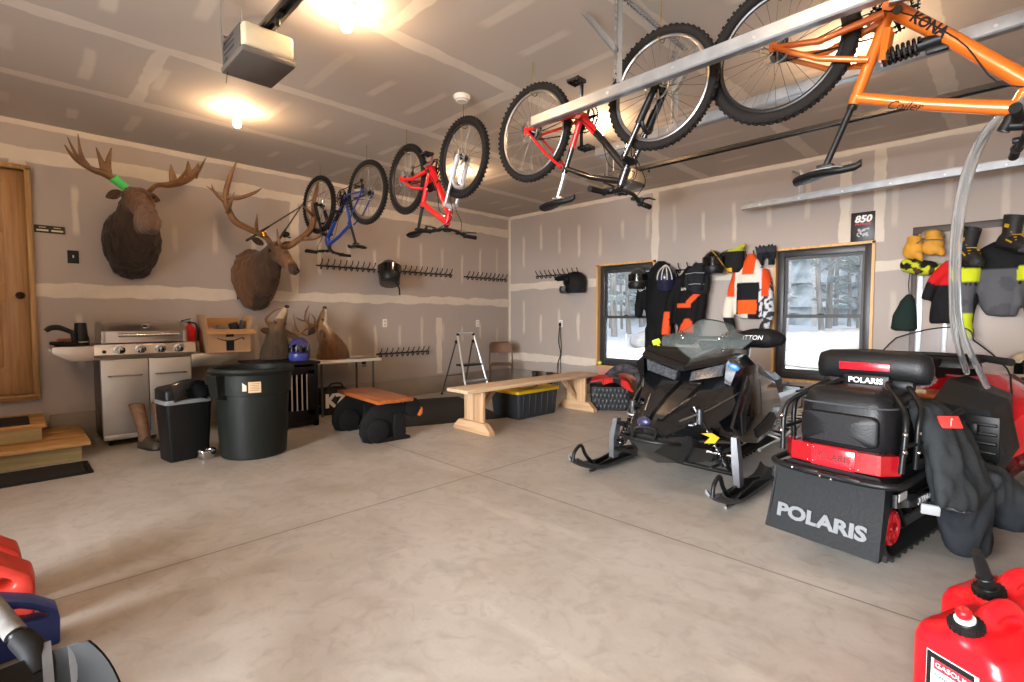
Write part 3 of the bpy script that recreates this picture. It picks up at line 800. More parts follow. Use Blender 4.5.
    for y in (-.02, .02): stube(cb, [bc + V((.0, y * 6, .0)), bc + V((.09, y * 3, -.06)), bc + V((.07, y, -.16)), cr + V((.03, y, -.05)), hub * .7 + cr * .3 + V((.02, y + .03, 0))], .0028, 5, 5)
    stube(cb, [bc + V((0, .1, 0)), bc + V((.07, .03, -.1)), hb + V((-.1, .03, -.02)), (bb + hb) / 2 + V((0, .035, .0)), bb + V((-.02, .04, .02)), V((.15, .07, .04))], .0028, 5, 5)
    cb.build('cables', BLKM, t)
    # crankset, chain, derailleur (drive side = -y)
    ck = MB()
    for rr, y in ((.088, -.052), (.066, -.045)):
        ck.torus(bb + V((0, y, 0)), rr, .006, 'y', 40, 5, flat=.5)
        for i in range(40): a = 2 * PI * i / 40; ck.box(bb + V(((rr + .005) * cos(a), y, (rr + .005) * sin(a))), (.007, .003, .007))
    for i in range(5): a = i * 2 * PI / 5; ck.tube([bb + V((0, -.055, 0)), bb + V((.085 * cos(a), -.054, .085 * sin(a)))], [.013, .007], 6)
    cko = ck.build('crankset', BLKG, t)
    for s, sg in ((-1, 1), (1, -1)):
        a = R(crank); e = bb + V((.17 * cos(a) * sg, s * .085, .17 * sin(a) * sg))
        arm = MB(); arm.tube([bb + V((0, s * .06, 0)), bb * .5 + e * .5, e], [.018, .013, .014], 8, flat=.7); ao = arm.build('crank_arm', BLKG if not fs else ALU, cko)
        pd = MB(); pc = e + V((0, s * .055, 0)); pd.cyl(e, pc + V((0, s * .045, 0)), .008, n=8)
        for xx in (-.038, .038): pd.box(pc + V((xx, 0, 0)), (.012, .09, .022), bev=.003)
        for yy in (-.04, .0, .04): pd.box(pc + V((0, yy, 0)), (.07, .012, .016), bev=.003)
        for xx in (-.038, .038):
            for yy in (-.03, 0, .03): pd.cyl(pc + V((xx, yy, -.016)), pc + V((xx, yy, .016)), .0025, n=5)
        pd.build('pedal', pedal_c or BLK, ao)
    cs = MB()
    for i in range(6): cs.lathe([(.012, 0), (.022 + .005 * i, 0), (.022 + .005 * i, .002), (.012, .002)], 24, o=(0, -.05 + .004 * i, 0), axis='y', cap=False)
    cs.build('cassette', SPK, t)
    ch = MB(); ch.tube([(0.0, -.046, .036), (bb.x, -.05, bb.z + .088)], .0045, 5); ch.tube([(bb.x, -.05, bb.z - .088), (.03, -.046, -.11), (.0, -.046, -.12)], .0045, 5)
    ch.build('chain', BLKM, t)
    dr = MB(); dr.box((.01, -.055, -.05), (.04, .02, .045), bev=.006); dr.tube([(.01, -.055, -.05), (.03, -.05, -.12)], [.01, .007], 6)
    for p in ((.015, -.048, -.065), (.032, -.048, -.122)): dr.cyl(V(p) - V((0, .006, 0)), V(p) + V((0, .006, 0)), .019, n=12)
    dr.build('derailleur', BLK, t)
    return t
HOOK = mat('hook_orange', '7a5f2a', .5)
def hook(x, y, top, label):
    L = H - top
    m = MB(); stube(m, [(0, 0, 0), (0, 0, -L * .5), (0, .0, -L + .02), (0, .045, -L - .03), (0, .03, -L - .075), (0, -.01, -L - .08), (0, -.03, -L - .06)], .0035, 5, 7)
    h = m.build('bike_hook', HOOK); h.location = (x, y, H); tag(h, label, 'hook', 'ceiling hooks for the bicycles')
BLUE = mat('bike_blue', '17357c', .3, coat=.4); REDP = mat('bike_red', 'cc1419', .28, coat=.5); ORG = mat('bike_orange', 'c9661c', .32, .15, coat=.6, var=.03, vs=5)
GRYF = mat('fork_grey', '8d8d90', .35, .3); REDB = mat('bike_red_two', 'c8171a', .3, coat=.4)
BLKF = mat('bike_black', '161515', .25, coat=.5); SIL = mat('fork_white', 'b4b4ba', .4)
YB = 2.74
bk1 = bike('blue bicycle hanging upside down behind the elk antlers', (-4.87, YB, 2.53), 180, BLUE, BLK, RIMS, wb=.95, r=.335, crank=100, second=BLKF, barw=.28, g=dict(bb=(.4, 0, .01), st=(.31, 0, .33), sd=(.22, 0, .55), ht=(.75, 0, .5), hb=(.785, 0, .4), cr=(.8, 0, .35)))
bk1.rotation_euler = (PI, 0, R(186))
bk2 = bike('red bicycle with pale grey fork hanging upside down', (-4.18, YB + .04, 2.54), -3, REDP, SIL, RIMB, wb=.9, r=.33, crank=160, fs=True, barw=.31, g=dict(bb=(.41, 0, -.02), st=(.27, 0, .3), sd=(.19, 0, .53), ht=(.66, 0, .52), hb=(.7, 0, .42), cr=(.72, 0, .36)))
bk3 = bike('red and black bicycle hanging behind the nearest garage door track', (-2.46, YB - .04, 2.525), 0, BLKF, BLK, RIMS, wb=.99, r=.34, crank=112, second=None, rear_c=REDB, saddle_c=BLK, tw=.025, barw=.33, g=dict(bb=(.43, 0, .0), st=(.29, 0, .34), sd=(.23, 0, .53), ht=(.735, 0, .5), hb=(.775, 0, .4), cr=(.79, 0, .355)))
bk4 = bike('large orange full-suspension bicycle hanging nearest at top right', (-.87, YB + .05, 2.55), 0, ORG, BLK, RIMB, wb=1.24, r=.352, crank=185, fs=True, pedal_c=SPK, tw=.03, barw=.36, g=dict(bb=(.46, 0, -.02), st=(.33, 0, .36), sd=(.225, 0, .65), ht=(.86, 0, .55), hb=(.91, 0, .44), cr=(.935, 0, .39)))
for x, y, top, lab in ((-4.87, YB, 2.86, 'ceiling hook through the rear wheel of the blue bicycle'), (-5.81, YB - .08, 2.86, 'ceiling hook through the front wheel of the blue bicycle'), (-4.18, YB + .04, 2.865, 'ceiling hook through the rear wheel of the red bicycle with pale fork'), (-3.28, YB, 2.865, 'ceiling hook through the front wheel of the red bicycle with pale fork'), (-2.46, YB - .04, 2.87, 'ceiling hook with yellow coating through the rear wheel of the red and black bicycle'), (-1.47, YB - .04, 2.87, 'ceiling hook with yellow coating through the front wheel of the red and black bicycle'), (-.87, YB + .05, 2.89, 'ceiling hook through the rear wheel of the orange bicycle')):
    hook(x, y, top, lab)
# lettering on the bicycles
kt = text('lettering', 'KENDA', .03, WHT, bk4); kt.matrix_local = Mx(((0, -1, 0, -.318), (0, 0, 1, .0325), (-1, 0, 0, .02), (0, 0, 0, 1)))
def decal(par, s, p, q, t, y, size, m, shear=0, bold=0):
    d = (V(q) - V(p)).normalized(); c = V(p) * (1 - t) + V(q) * t
    o = text('lettering', s, size, m, par, shear=shear, bold=bold)
    o.matrix_local = Mx(((d.x, d.z, 0, c.x), (0, 0, 1, y), (d.z, -d.x, 0, c.z), (0, 0, 0, 1)))
decal(bk4, 'Coiler', (.33, 0, .36), (.86, 0, .55), .36, .0268, .05, BLKM, .3)
decal(bk4, 'KONA', (.46, 0, -.02), (.91, 0, .44), .3, .0325, .055, BLKM, 0, .002)
# ------------------------------------------------------------ trophy heads
FUR = mat('fur', '5b4128', .9, var=.22, vs=26, bump=.9, bs=70, attr=True, sheen=.1, stretch=(1, 1, .35))
ANT = mat('antler', '6d4c2c', .55, var=.3, vs=9, bump=.35, bs=25)
EYE = mat('glass_eye', '0a0705', .05, coat=1)
def hexf(stops):   # helper for smooth fur colour: [(value, hex)...]
    def g(t):
        for (a, ca), (b, cb) in zip(stops, stops[1:]):
            if t <= b: return mixhex(ca, cb, max(0, (t - a) / (b - a)))
        return stops[-1][1]
    return g
def rings_loft(mb, spec, n=22):
    """spec: (centre, tangent, half-width, half-height); elliptical rings along a spine, x = width"""
    rings = []
    for c, d, hw, hh in spec:
        d = V(d).normalized(); side = V((0, 1, 0)); side = (side - d * side.dot(d)).normalized(); up = d.cross(side)
        rings.append([V(c) + side * hw * cos(2 * PI * j / n) + up * hh * sin(2 * PI * j / n) for j in range(n)])
    mb.loft(rings)
def ear(parent, p, q, w, m, name='ear'):
    mb = MB(); p, q = V(p), V(q); d = q - p; sd = d.cross(V((1, 0, 0.3))).normalized(); nn = d.cross(sd).normalized()
    rings = []
    for t, k in ((0, .35), (.2, .8), (.45, 1), (.7, .8), (.9, .38), (1, .06)):
        c = p + d * t
        rings.append([c + sd * w * k * cos(a) + nn * w * .35 * k * (sin(a) if sin(a) < 0 else .15 * sin(a)) for a in [2 * PI * j / 14 for j in range(14)]])
    mb.loft(rings); return mb.build(name, m, parent)
EARF = mat('ear_fur', '4a3524', .9, var=.25, vs=30, bump=.6, bs=80)

# moose; local x points out from the wall
ms = thing('moose_head', 'mounted moose head with short palmate antlers, leftmost on the left wall', 'trophy head', (-D, .93, 2.0))
b = MB()
rings_loft(b, [((.0, .0, -.02), (1, 0, .05), .22, .34), ((.1, .0, -.03), (1, 0, .05), .245, .35), ((.22, 0, .0), (1, 0, .15), .235, .31), ((.33, 0, .1), (1, 0, .35), .19, .24), ((.43, 0, .22), (1, 0, .2), .145, .2), ((.52, 0, .28), (1, 0, -.4), .1, .14)])
rings_loft(b, [((.4, 0, .41), (.6, 0, -1), .115, .11), ((.48, 0, .35), (.6, 0, -1), .125, .14), ((.57, .01, .28), (.6, 0, -1), .105, .13), ((.67, .02, .21), (.6, 0, -1), .085, .115), ((.75, .025, .15), (.5, 0, -1), .09, .12), ((.81, .03, .09), (.4, 0, -1), .102, .125), ((.84, .03, .03), (.2, 0, -1), .094, .105), ((.84, .03, -.015), (.1, 0, -1), .06, .07)])
b.ell((.07, 0, -.28), (.13, .17, .12)); b.ell((.2, .0, .3), (.14, .1, .12)); b.ell((.3, 0, .3), (.15, .12, .12)); b.ell((.58, 0, .08), (.1, .055, .08))
for s in (-1, 1): b.ell((.5, s * .1, .37), (.045, .035, .045)); b.ell((.85, .03 + s * .05, .05), (.035, .03, .035))
gm = hexf([(0, '281c14'), (.45, '2e2118'), (.62, '38281c'), (.8, '4c3221'), (1, '59391f')])
def mcol(p, n):
    t = p.x + .25 * (p.z - .1) + .05 * NZ.noise(p * 9); c = gm((t - .1) / .55)
    if p.x > .74: c = mixhex(c, '66503f', (p.x - .74) / .07)
    if p.x > .6 and abs(p.y) < .06 and n.x > .3: c = mixhex(c, '5a3f2b', .5)
    return c
organic(b, 'head', .018, 8, FUR, ms, mcol, wr=(.016, 22, (1, 1, .4)), clampx=.017)
for s in (-1, 1):
    MB().ell((.535, s * .118, .375), .019, nu=14, nv=8).build('eye', EYE, ms)
    MB().ell((.892, .03 + s * .05, .048), (.012, .016, .022), (0, 15, 0), nu=12, nv=8).build('nostril', EYE, ms)
ear(ms, (.36, -.1, .42), (.3, -.22, .36), .05, EARF); ear(ms, (.36, .1, .42), (.3, .22, .4), .05, EARF)
def rel(o, L): return [V(p) - V(o) for p in L]
mo = (-D, .93, 2.0)
a = MB()
stube(a, rel(mo, [(-6.09, .9, 2.42), (-6.05, .806, 2.475), (-6.03, .69, 2.545), (-6.05, .62, 2.565), (-6.06, .52, 2.62), (-6.06, .462, 2.68), (-6.05, .42, 2.75)]), [.04, .036, .05, .042, .032, .024, .006], 5, 10, .6)
for tn in ([(-6.05, .545, 2.61), (-6.05, .495, 2.68), (-6.03, .44, 2.82)], [(-6.05, .575, 2.59), (-6.04, .53, 2.68), (-6.02, .512, 2.86)], [(-6.03, .7, 2.54), (-6.01, .675, 2.63), (-5.98, .632, 2.76)], [(-6.03, .715, 2.54), (-6.0, .715, 2.64), (-5.97, .742, 2.78)]):
    stube(a, rel(mo, tn), [.036, .026, .005], 5, 8, .65)
a.build('antler', ANT, ms)
a = MB()
stube(a, rel(mo, [(-6.1, 1.03, 2.44), (-6.07, 1.1, 2.52), (-6.04, 1.19, 2.535), (-6.03, 1.29, 2.58), (-6.04, 1.38, 2.64), (-6.05, 1.46, 2.73), (-6.05, 1.54, 2.89)]), [.04, .036, .055, .07, .06, .04, .005], 5, 10, .5)
for tn in ([(-6.03, 1.24, 2.56), (-6.02, 1.225, 2.64), (-6.0, 1.21, 2.735)], [(-6.03, 1.26, 2.56), (-6.02, 1.31, 2.64), (-6.0, 1.355, 2.74)], [(-6.04, 1.38, 2.64), (-6.03, 1.37, 2.72), (-6.01, 1.362, 2.805)], [(-6.04, 1.41, 2.66), (-6.03, 1.44, 2.73), (-6.01, 1.455, 2.8)]):
    stube(a, rel(mo, tn), [.042, .03, .005], 5, 8, .6)
a.build('antler', ANT, ms)
g = MB(); g.tube(rel(mo, [(-6.045, .86, 2.435), (-6.02, .75, 2.52)]), [.046, .056], 12, flat=.75); g.build('green_tape', mat('green_tag', '49c25e', .5), ms)
MB().box((.008, 0, -.03), (.016, .34, .5), bev=.006).build('back_board', mat('mount_board', '3a291c', .7), ms)

# elk
el = thing('elk_head', 'mounted elk head with tall branching antlers, right of the moose head', 'trophy head', (-D, 2.13, 1.7))
eo = (-D, 2.13, 1.7)
b = MB()
rings_loft(b, [((.0, -.02, -.02), (1, 0, .1), .24, .36), ((.12, -.02, -.03), (1, 0, .15), .25, .34), ((.26, .0, .03), (1, 0.05, .4), .2, .26), ((.38, .04, .12), (1, .1, .5), .14, .19), ((.47, .07, .22), (1, .1, .1), .11, .15), ((.53, .08, .25), (1, .1, -.4), .08, .1)], 22)
rings_loft(b, [((.42, .06, .3), (.8, .15, -.3), .085, .09), ((.5, .08, .27), (.8, .2, -.5), .1, .115), ((.6, .12, .19), (.8, .3, -.8), .08, .095), ((.68, .15, .1), (.8, .3, -.8), .066, .08), ((.74, .17, .05), (.8, .3, -.6), .064, .074), ((.785, .185, .02), (.8, .3, -.4), .05, .056)], 20)
b.ell((.1, -.02, -.3), (.14, .16, .11))
ge = hexf([(0, '70492a'), (.3, '5f3f25'), (.55, '3d2a1b'), (.75, '4d3522'), (1, '85603f')])
def ecol(p, n):
    c = ge(p.x / .8 + .06 * NZ.noise(p * 8))
    if p.x < .3 and p.z < -.1 and abs(p.y) < .1: c = mixhex(c, '2e2017', .75)
    if p.x > .75: c = '3a291c'
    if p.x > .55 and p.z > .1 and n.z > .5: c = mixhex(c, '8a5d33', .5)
    return c
organic(b, 'head', .017, 8, FUR, el, ecol, wr=(.012, 24, (1, 1, .4)), clampx=.017)
for yy, xx in ((-.015, .545), (.165, .52)): MB().ell((xx, yy, .26), .018, nu=14, nv=8).build('eye', EYE, el)
MB().ell((.805, .19, .03), (.022, .035, .03), (0, 0, 20), nu=14, nv=8).build('nose', EYE, el)
ear(el, (.42, -.03, .34), (.43, -.17, .4), .045, EARF); ear(el, (.4, .15, .34), (.5, .3, .38), .045, EARF)
def antl(name, root, lists, par, o, m=ANT, flat=1):
    a = MB()
    for pts, rs in lists: stube(a, rel(o, pts), rs, 6, 9, flat)
    return a.build(name, m, par)
ELL = [([(-6.04, 2.18, 2.0), (-6.02, 2.11, 2.11), (-6.0, 1.93, 2.18), (-6.0, 1.783, 2.25), (-6.0, 1.713, 2.39), (-6.0, 1.70, 2.52), (-6.0, 1.745, 2.71), (-5.98, 1.815, 2.9)], [.033, .032, .034, .036, .034, .03, .024, .004]),
       ([(-6.0, 1.72, 2.42), (-6.0, 1.632, 2.493), (-6.0, 1.587, 2.54), (-6.0, 1.52, 2.575)], [.026, .02, .014, .003]), ([(-6.0, 1.6, 2.52), (-6.0, 1.58, 2.56), (-5.99, 1.565, 2.6)], [.014, .01, .003]),
       ([(-6.0, 1.7, 2.49), (-5.92, 1.80, 2.487), (-5.9, 1.96, 2.57), (-5.88, 2.03, 2.63)], [.026, .022, .016, .003]), ([(-5.99, 1.71, 2.33), (-5.88, 1.705, 2.4), (-5.83, 1.735, 2.525)], [.026, .02, .003]),
       ([(-6.0, 2.0, 2.16), (-5.87, 1.96, 2.23), (-5.83, 1.956, 2.335)], [.024, .018, .003])]
antl('antler', None, ELL, el, eo)
ELR = [([(-6.02, 2.24, 2.0), (-5.9, 2.31, 2.02), (-5.86, 2.39, 2.086), (-5.85, 2.537, 2.217), (-5.86, 2.6, 2.385), (-5.88, 2.603, 2.55), (-5.9, 2.655, 2.72), (-5.9, 2.68, 2.88)], [.033, .033, .034, .036, .032, .027, .022, .004]),
       ([(-5.86, 2.45, 2.12), (-5.76, 2.56, 2.13), (-5.74, 2.66, 2.22), (-5.74, 2.69, 2.385)], [.026, .022, .018, .003]), ([(-5.86, 2.59, 2.4), (-5.78, 2.5, 2.43), (-5.76, 2.40, 2.5)], [.024, .018, .003]),
       ([(-5.94, 2.29, 2.0), (-5.8, 2.18, 2.015), (-5.78, 2.15, 2.1), (-5.79, 2.146, 2.19)], [.024, .02, .016, .003])]
antl('antler', None, ELR, el, eo)
MB().box((.008, -.02, -.02), (.016, .36, .52), bev=.006).build('back_board', MATS['mount_board'], el)

# fishing rods resting in the elk antlers
CORK = mat('rod_grip', '2a2521', .7); RODM = mat('rod_blank', '3a2f26', .35)
def rod(label, h, t, reelc):
    h, t = V(h), V(t); d = (t - h); th = thing('fishing_rod', label, 'fishing rod', h, 0, 'fishing rods in the elk antlers')
    L = d.length; u = d.normalized()
    MB().tube([u * L * .26, u * L * .6, d], [.009, .007, .0035], 7).build('blank', RODM, th)
    MB().tube([V((0, 0, 0)), u * .02, u * .1, u * .2, u * L * .26], [.011, .015, .013, .014, .01], 10).build('grip', CORK, th)
    gd = MB()
    for k in (.4, .55, .7, .85, .99): gd.torus(u * L * k + V((0, 0, -.012)), .009, .0015, 'x', 12, 5)
    gd.build('line_guides', SPK, th)
    r = MB(); c = u * .24 + V((0.02, 0, -.045)); r.cyl(c + V((-.03, 0, 0)), c + V((.03, 0, 0)), .032, .026, 16); r.cyl(c + V((.03, 0, 0)), c + V((.045, 0, 0)), .03, n=16); r.tube([u * .24, c], .007, 7); r.tube([c + V((-.03, 0, 0)), c + V((-.05, .03, -.02)), c + V((-.05, .05, -.02))], .005, 6); r.cyl(c + V((-.05, .05, -.02)), c + V((-.05, .075, -.02)), .009, n=8)
    r.torus(c, .034, .003, 'x', 16, 5)
    r.build('reel', reelc, th)
rod('fishing rod with gold spinning reel lying across the elk antlers', (-5.96, 1.88, 2.045), (-6.3, 2.95, 2.83), mat('gold_reel', 'b7832c', .25, .9))
rod('fishing rod with black spinning reel standing steeply in the elk antlers', (-5.9, 2.17, 2.03), (-6.28, 2.76, 2.8), BLKG)

# two whitetail mounts lying on their backs, noses up
def deer(label, loc, rz, spine, headp, ears, ants, colf, eyes, nosep):
    t = thing('deer_head', label, 'trophy head', loc, rz)
    b = MB(); rings_loft(b, spine, 20); rings_loft(b, headp, 18)
    organic(b, 'head', .012, 7, FUR, t, colf, wr=(.005, 30, (1, 1, .4)))
    for e in eyes: MB().ell(e, .014, nu=12, nv=8).build('eye', EYE, t)
    MB().ell(nosep, (.028, .028, .02), nu=14, nv=8).build('nose', EYE, t)
    for e in ears: ear(t, e[0], e[1], .042, EARF)
    for a in ants: antl('antler', None, a, t, (0, 0, 0))
    return t
gd1 = hexf([(0, '3b2e20'), (.5, '463625'), (.75, '5b452e'), (1, '7d6140')])
def d1col(p, n):
    c = gd1(p.z / .55 + .1 * NZ.noise(p * 12))
    if p.z > .47: c = mixhex(c, 'c9b596', .7) if n.y < .2 else c
    return c
deer('dark brown antlered deer mount lying nose-up on the dog crate', (-5.98, 2.17, .725), 0,
     [((0, 0, .0), (0, 0, 1), .165, .15), ((0, 0, .06), (0, 0, 1), .165, .15), ((.01, 0, .16), (.05, 0, 1), .14, .13), ((.03, 0, .26), (.1, .0, 1), .115, .11), ((.05, .0, .34), (.1, 0, 1), .095, .1), ((.05, .01, .4), (.0, 0, 1), .07, .08)],
     [((.05, .01, .33), (.0, .1, 1), .075, .09), ((.05, .03, .41), (.05, .2, 1), .07, .08), ((.06, .06, .49), (.1, .3, 1), .05, .056), ((.07, .085, .555), (.1, .3, 1), .036, .04), ((.075, .1, .59), (.1, .3, 1), .03, .03)],
     [((.05, -.06, .32), (.08, -.19, .34)), ((.08, .09, .3), (.12, .24, .22))],
     [[([(.02, -.02, .38), (.0, -.07, .4), (.02, -.1, .47), (.06, -.03, .55), (.08, .04, .585)], [.017, .016, .014, .01, .003]), ([(.01, -.08, .43), (.06, -.05, .42), (.09, -.03, .45)], [.012, .009, .003])],
      [([(.04, .08, .34), (.06, .17, .29), (.1, .25, .3), (.14, .3, .4), (.14, .29, .5)], [.017, .016, .015, .011, .003]), ([(.09, .23, .295), (.1, .19, .38), (.1, .17, .52)], [.013, .011, .003]), ([(.1, .25, .3), (.12, .3, .27), (.14, .34, .26)], [.011, .008, .003])]],
     d1col, [(.1, -.03, .42), (.11, .075, .41)], (.08, .108, .605))
gd2 = hexf([(0, '573a22'), (.4, '684629'), (.7, '775434'), (1, '6d4f34')])
def d2col(p, n):
    c = gd2(p.z / .6 + .05 * NZ.noise(p * 10))
    if p.z > .3 and n.y > -.3: c = mixhex(c, 'd9cbb0', min(1, (p.z - .3) * 9) * min(1, (n.y + .3) * 2.5))
    return c
deer('tan white-throated deer mount lying nose-up on the folding table', (-6.02, 2.88, .685), 0,
     [((0, 0.0, .0), (0, 0, 1), .21, .16), ((0, 0.0, .06), (0, 0, 1), .205, .16), ((.0, -.01, .14), (.0, -.2, 1), .175, .15), ((.01, -.06, .24), (.0, -.5, 1), .125, .125), ((.02, -.115, .33), (.0, -.35, 1), .095, .11), ((.02, -.14, .4), (.0, -.05, 1), .075, .1), ((.02, -.145, .45), (0, .1, 1), .05, .075)],
     [((.02, -.15, .36), (0, -.05, 1), .07, .09), ((.02, -.15, .45), (0, .1, 1), .066, .08), ((.02, -.13, .53), (0, .2, 1), .048, .055), ((.02, -.115, .59), (0, .2, 1), .035, .038), ((.02, -.11, .625), (0, .2, 1), .028, .03)],
     [((-.04, -.2, .4), (-.12, -.26, .3)), ((.09, -.18, .37), (.16, -.2, .27))],
     [[([(.05, -.2, .42), (.07, -.26, .43), (.1, -.33, .4), (.14, -.42, .36)], [.016, .015, .014, .003]), ([(.1, -.33, .4), (.12, -.36, .47), (.14, -.35, .57)], [.013, .01, .003]), ([(.07, -.26, .43), (.1, -.27, .5), (.1, -.31, .56)], [.011, .009, .003])],
      [([(-.02, -.2, .42), (-.03, -.28, .44), (-.03, -.33, .5), (-.02, -.32, .6), (.0, -.29, .67)], [.016, .015, .013, .009, .003]), ([(-.03, -.3, .47), (.0, -.4, .49), (.02, -.46, .52)], [.012, .009, .003])]],
     d2col, [(.075, -.16, .49), (-.03, -.16, .49)], (.02, -.108, .64))

# ------------------------------------------------------------ plaques, switch, outlets, hook rails
pl = thing('wall_plaque', 'two small dark plaques in one strip beside the timber door', 'sign', (-D, .32, 2.04))
MB().box((.006, 0, 0), (.012, .215, .07), bev=.003).build('board', mat('plaque_black', '1d1a17', .5), pl)
IV = mat('plaque_gold', 'cdbf9f', .5); m = MB()
for y in (-.052, .052): m.box((.0125, y, -.012), (.003, .084, .016)); 
m.build('gold_strip', IV, pl)
m = MB()
for y in (-.052, .052): m.box((.0125, y, .016), (.003, .05, .006))
m.build('pale_print', IV, pl)
sw = thing('light_switch', 'black light switch plate on the wall below the moose antler', 'switch', (-D, .48, 1.795))
MB().box((.004, 0, 0), (.008, .085, .125), bev=.003).build('plate', BLK, sw); MB().box((.01, 0, .004), (.012, .01, .024), (0, 15, 0), bev=.002).build('toggle', WHITE, sw)
def outlet(label, loc, rz):
    t = thing('power_outlet', label, 'outlet', loc, rz); MB().box((.004, 0, 0), (.008, .072, .116), bev=.003).build('plate', WHITE, t)
    m = MB()
    for z in (-.025, .025):
        m.box((.0085, 0, z), (.003, .034, .03), bev=.004)
    m.build('sockets', mat('socket_grey', 'b9b4aa', .5), t)
    return t
outlet('white outlet plate on the left wall below the third hook rail', (-D, 3.91, 1.12), 0)
outlet('white outlet plate on the left wall near the red fire extinguisher', (-D, 1.62, 1.05), 0)
outlet('white outlet plate on the left wall behind the step ladder', (-D, 5.72, 1.1), 0)
ob = outlet('outlet with hanging cord on the back wall', (-5.285, D, 1.1), -90)
cd = MB(); stube(cd, [(-5.285, D - .03, 1.09), (-5.28, D - .05, 1.0), (-5.31, D - .03, .8), (-5.27, D - .025, .6), (-5.32, D - .03, .45), (-5.3, D - .06, .3), (-5.27, D - .1, .02)], .007, 6, 7)
stube(cd, [(-5.28, D - .03, 1.06), (-5.26, D - .05, .95), (-5.25, D - .03, .7), (-5.27, D - .025, .5), (-5.24, D - .06, .3), (-5.23, D - .1, .02)], .006, 6, 7)
cd.box((-5.285, D - .025, 1.085), (.035, .035, .06), bev=.006)
tag(cd.build('extension_cord', BLK), 'dark cord dangling from the outlet on the back wall', 'cord')
IRON = mat('black_iron', '151412', .45, .3)
def hookrail(label, p, q, out, n, parent_group='black coat hook rails on the walls'):
    p, q = V(p), V(q); d = q - p; L = d.length; o = V(out)
    t = thing('hook_rail', label, 'hook rail', p, 0, parent_group); u = d.normalized()
    bx = MB(); bx.tube([o * .012, d + o * .012], .024, 4, flat=.45); bx.build('rail', IRON, t)
    for i in range(n):
        c = u * (L * (i + .5) / n); h = MB()
        stube(h, [c + o * .02 + V((0, 0, -.02)), c + o * .05 + V((0, 0, -.045)), c + o * .075 + V((0, 0, -.02)), c + o * .08 + V((0, 0, .0))], [.006, .006, .006, .008], 4, 6)
        stube(h, [c + o * .02 + V((0, 0, .01)), c + o * .06 + V((0, 0, .03)), c + o * .09 + V((0, 0, .075)), c + o * .09 + V((0, 0, .085))], [.006, .006, .007, .01], 4, 6)
        h.build('hook', IRON, t)
OX = (1, 0, 0); OY = (0, -1, 0)
hookrail('black hook rail under the blue bicycle on the left wall', (-D, 2.9, 1.89), (-D, 3.76, 1.89), OX, 10)
hookrail('black hook rail between the hanging helmet and the corner on the left wall', (-D, 4.18, 1.895), (-D, 5.15, 1.895), OX, 10)
hookrail('black hook rail on the left wall ending at the room corner', (-D, 5.42, 1.885), (-D, 6.4, 1.885), OX, 10)
hookrail('low black hook rail on the left wall above the black mat', (-D, 3.76, .67), (-D, 4.68, .67), OX, 10)
hookrail('black hook rail on the back wall beside the first window', (-5.82, D, 1.91), (-4.85, D, 1.91), OY, 10)
hookrail('black hook rail on the back wall mostly hidden behind the hanging suits', (-3.5, D, 1.85), (-2.5, D, 1.85), OY, 8)
hookrail('black hook rail on the back wall above the orange and white jacket', (-2.45, D, 1.93), (-2.08, D, 1.93), OY, 4)

# helmets ------------------------------------------------------------
def helmet(label, loc, rz, shell, trim, kind='moto', group=None, tilt=0, s=1.0, stripes=None):
    t = thing('helmet', label, 'helmet', loc, 0, group, rot=(R(tilt), 0, R(rz))); t.scale = (s, s, s)
    b = MB(); n = 26; rings = []
    # front = -y ; shell with face opening cut by lower rim
    for i in range(13):
        z = -.13 + .26 * i / 12; k = math.sqrt(max(.0004, 1 - ((z) / .135) ** 2)) if z > -.02 else 1 - .12 * ((-.02 - z) / .11)
        rings.append([(.118 * k * cos(2 * PI * j / n), .142 * k * sin(2 * PI * j / n) + .01, z) for j in range(n)])
    b.loft(rings); b.build('shell', shell, t)
    if kind in ('moto', 'full'):
        m = MB(); m.sheet(lambda u, v: (.124 * sin((u - .5) * 2.4), -.142 * cos((u - .5) * 2.4) + .004, -.035 + .085 * v), 12, 5, .012); m.build('visor', BLKG, t)
        c = MB(); c.loft([[(x * k, -.15 - .045 * (1 - (x / .1) ** 2) + yo, z) for x in (-.1, -.06, -.02, .02, .06, .1)] + [(x * k, -.1 + yo, z) for x in (.1, .06, .02, -.02, -.06, -.1)] for k, z, yo in ((.9, -.14, .02), (1, -.1, 0), (.98, -.055, .008))]); c.build('chin_bar', trim, t)
    if kind == 'moto':
        p = MB(); p.sheet(lambda u, v: ((u - .5) * (.2 - .05 * v), -.07 - .17 * v, .112 - .045 * v - .9 * (u - .5) ** 2 * (.35 - .15 * v)), 10, 6, .008); p.build('peak', trim, t)
    if stripes:
        q = MB()
        for a in (-.7, -.25, .25, .7):
            q.tube([(.128 * sin(a) * cos(e), -.15 * cos(a * .6) * cos(e) + .01, .142 * sin(e)) for e in [(.05 + .14 * i) for i in range(11)]], .012, 6, flat=.5)
        q.build('stripes', stripes, t)
    return t
CAMO = mat('dark_camo', '3a322b', .4, var=.5, vs=9)
# hung sideways on a hook
hl = helmet('dark camouflage helmet hung on the left wall hook rail', (-6.27, 3.86, 1.85), 60, CAMO, BLK, 'full', tilt=-18, s=1.35)
sm = MB(); stube(sm, [(.05, -.05, -.12), (.09, -.02, -.18), (.1, .02, -.25)], .008, 4, 6); sm.build('chin_strap', BLK, hl)
helmet('black motocross helmet on the hook rail beside the first window', (-4.87, 6.32, 1.76), -62, BLKM, BLK, 'moto', s=1.25)
PURP = mat('purple_blue_graphics', '2c2870', .3, var=.9, vs=11, coat=.5)
helmet('blue and purple motocross helmet sitting on the dog crate', (-5.62, 2.3, .86), 60, PURP, mat('violet_white', '3c3f8a', .35, var=.5, vs=18), 'moto', s=.95)
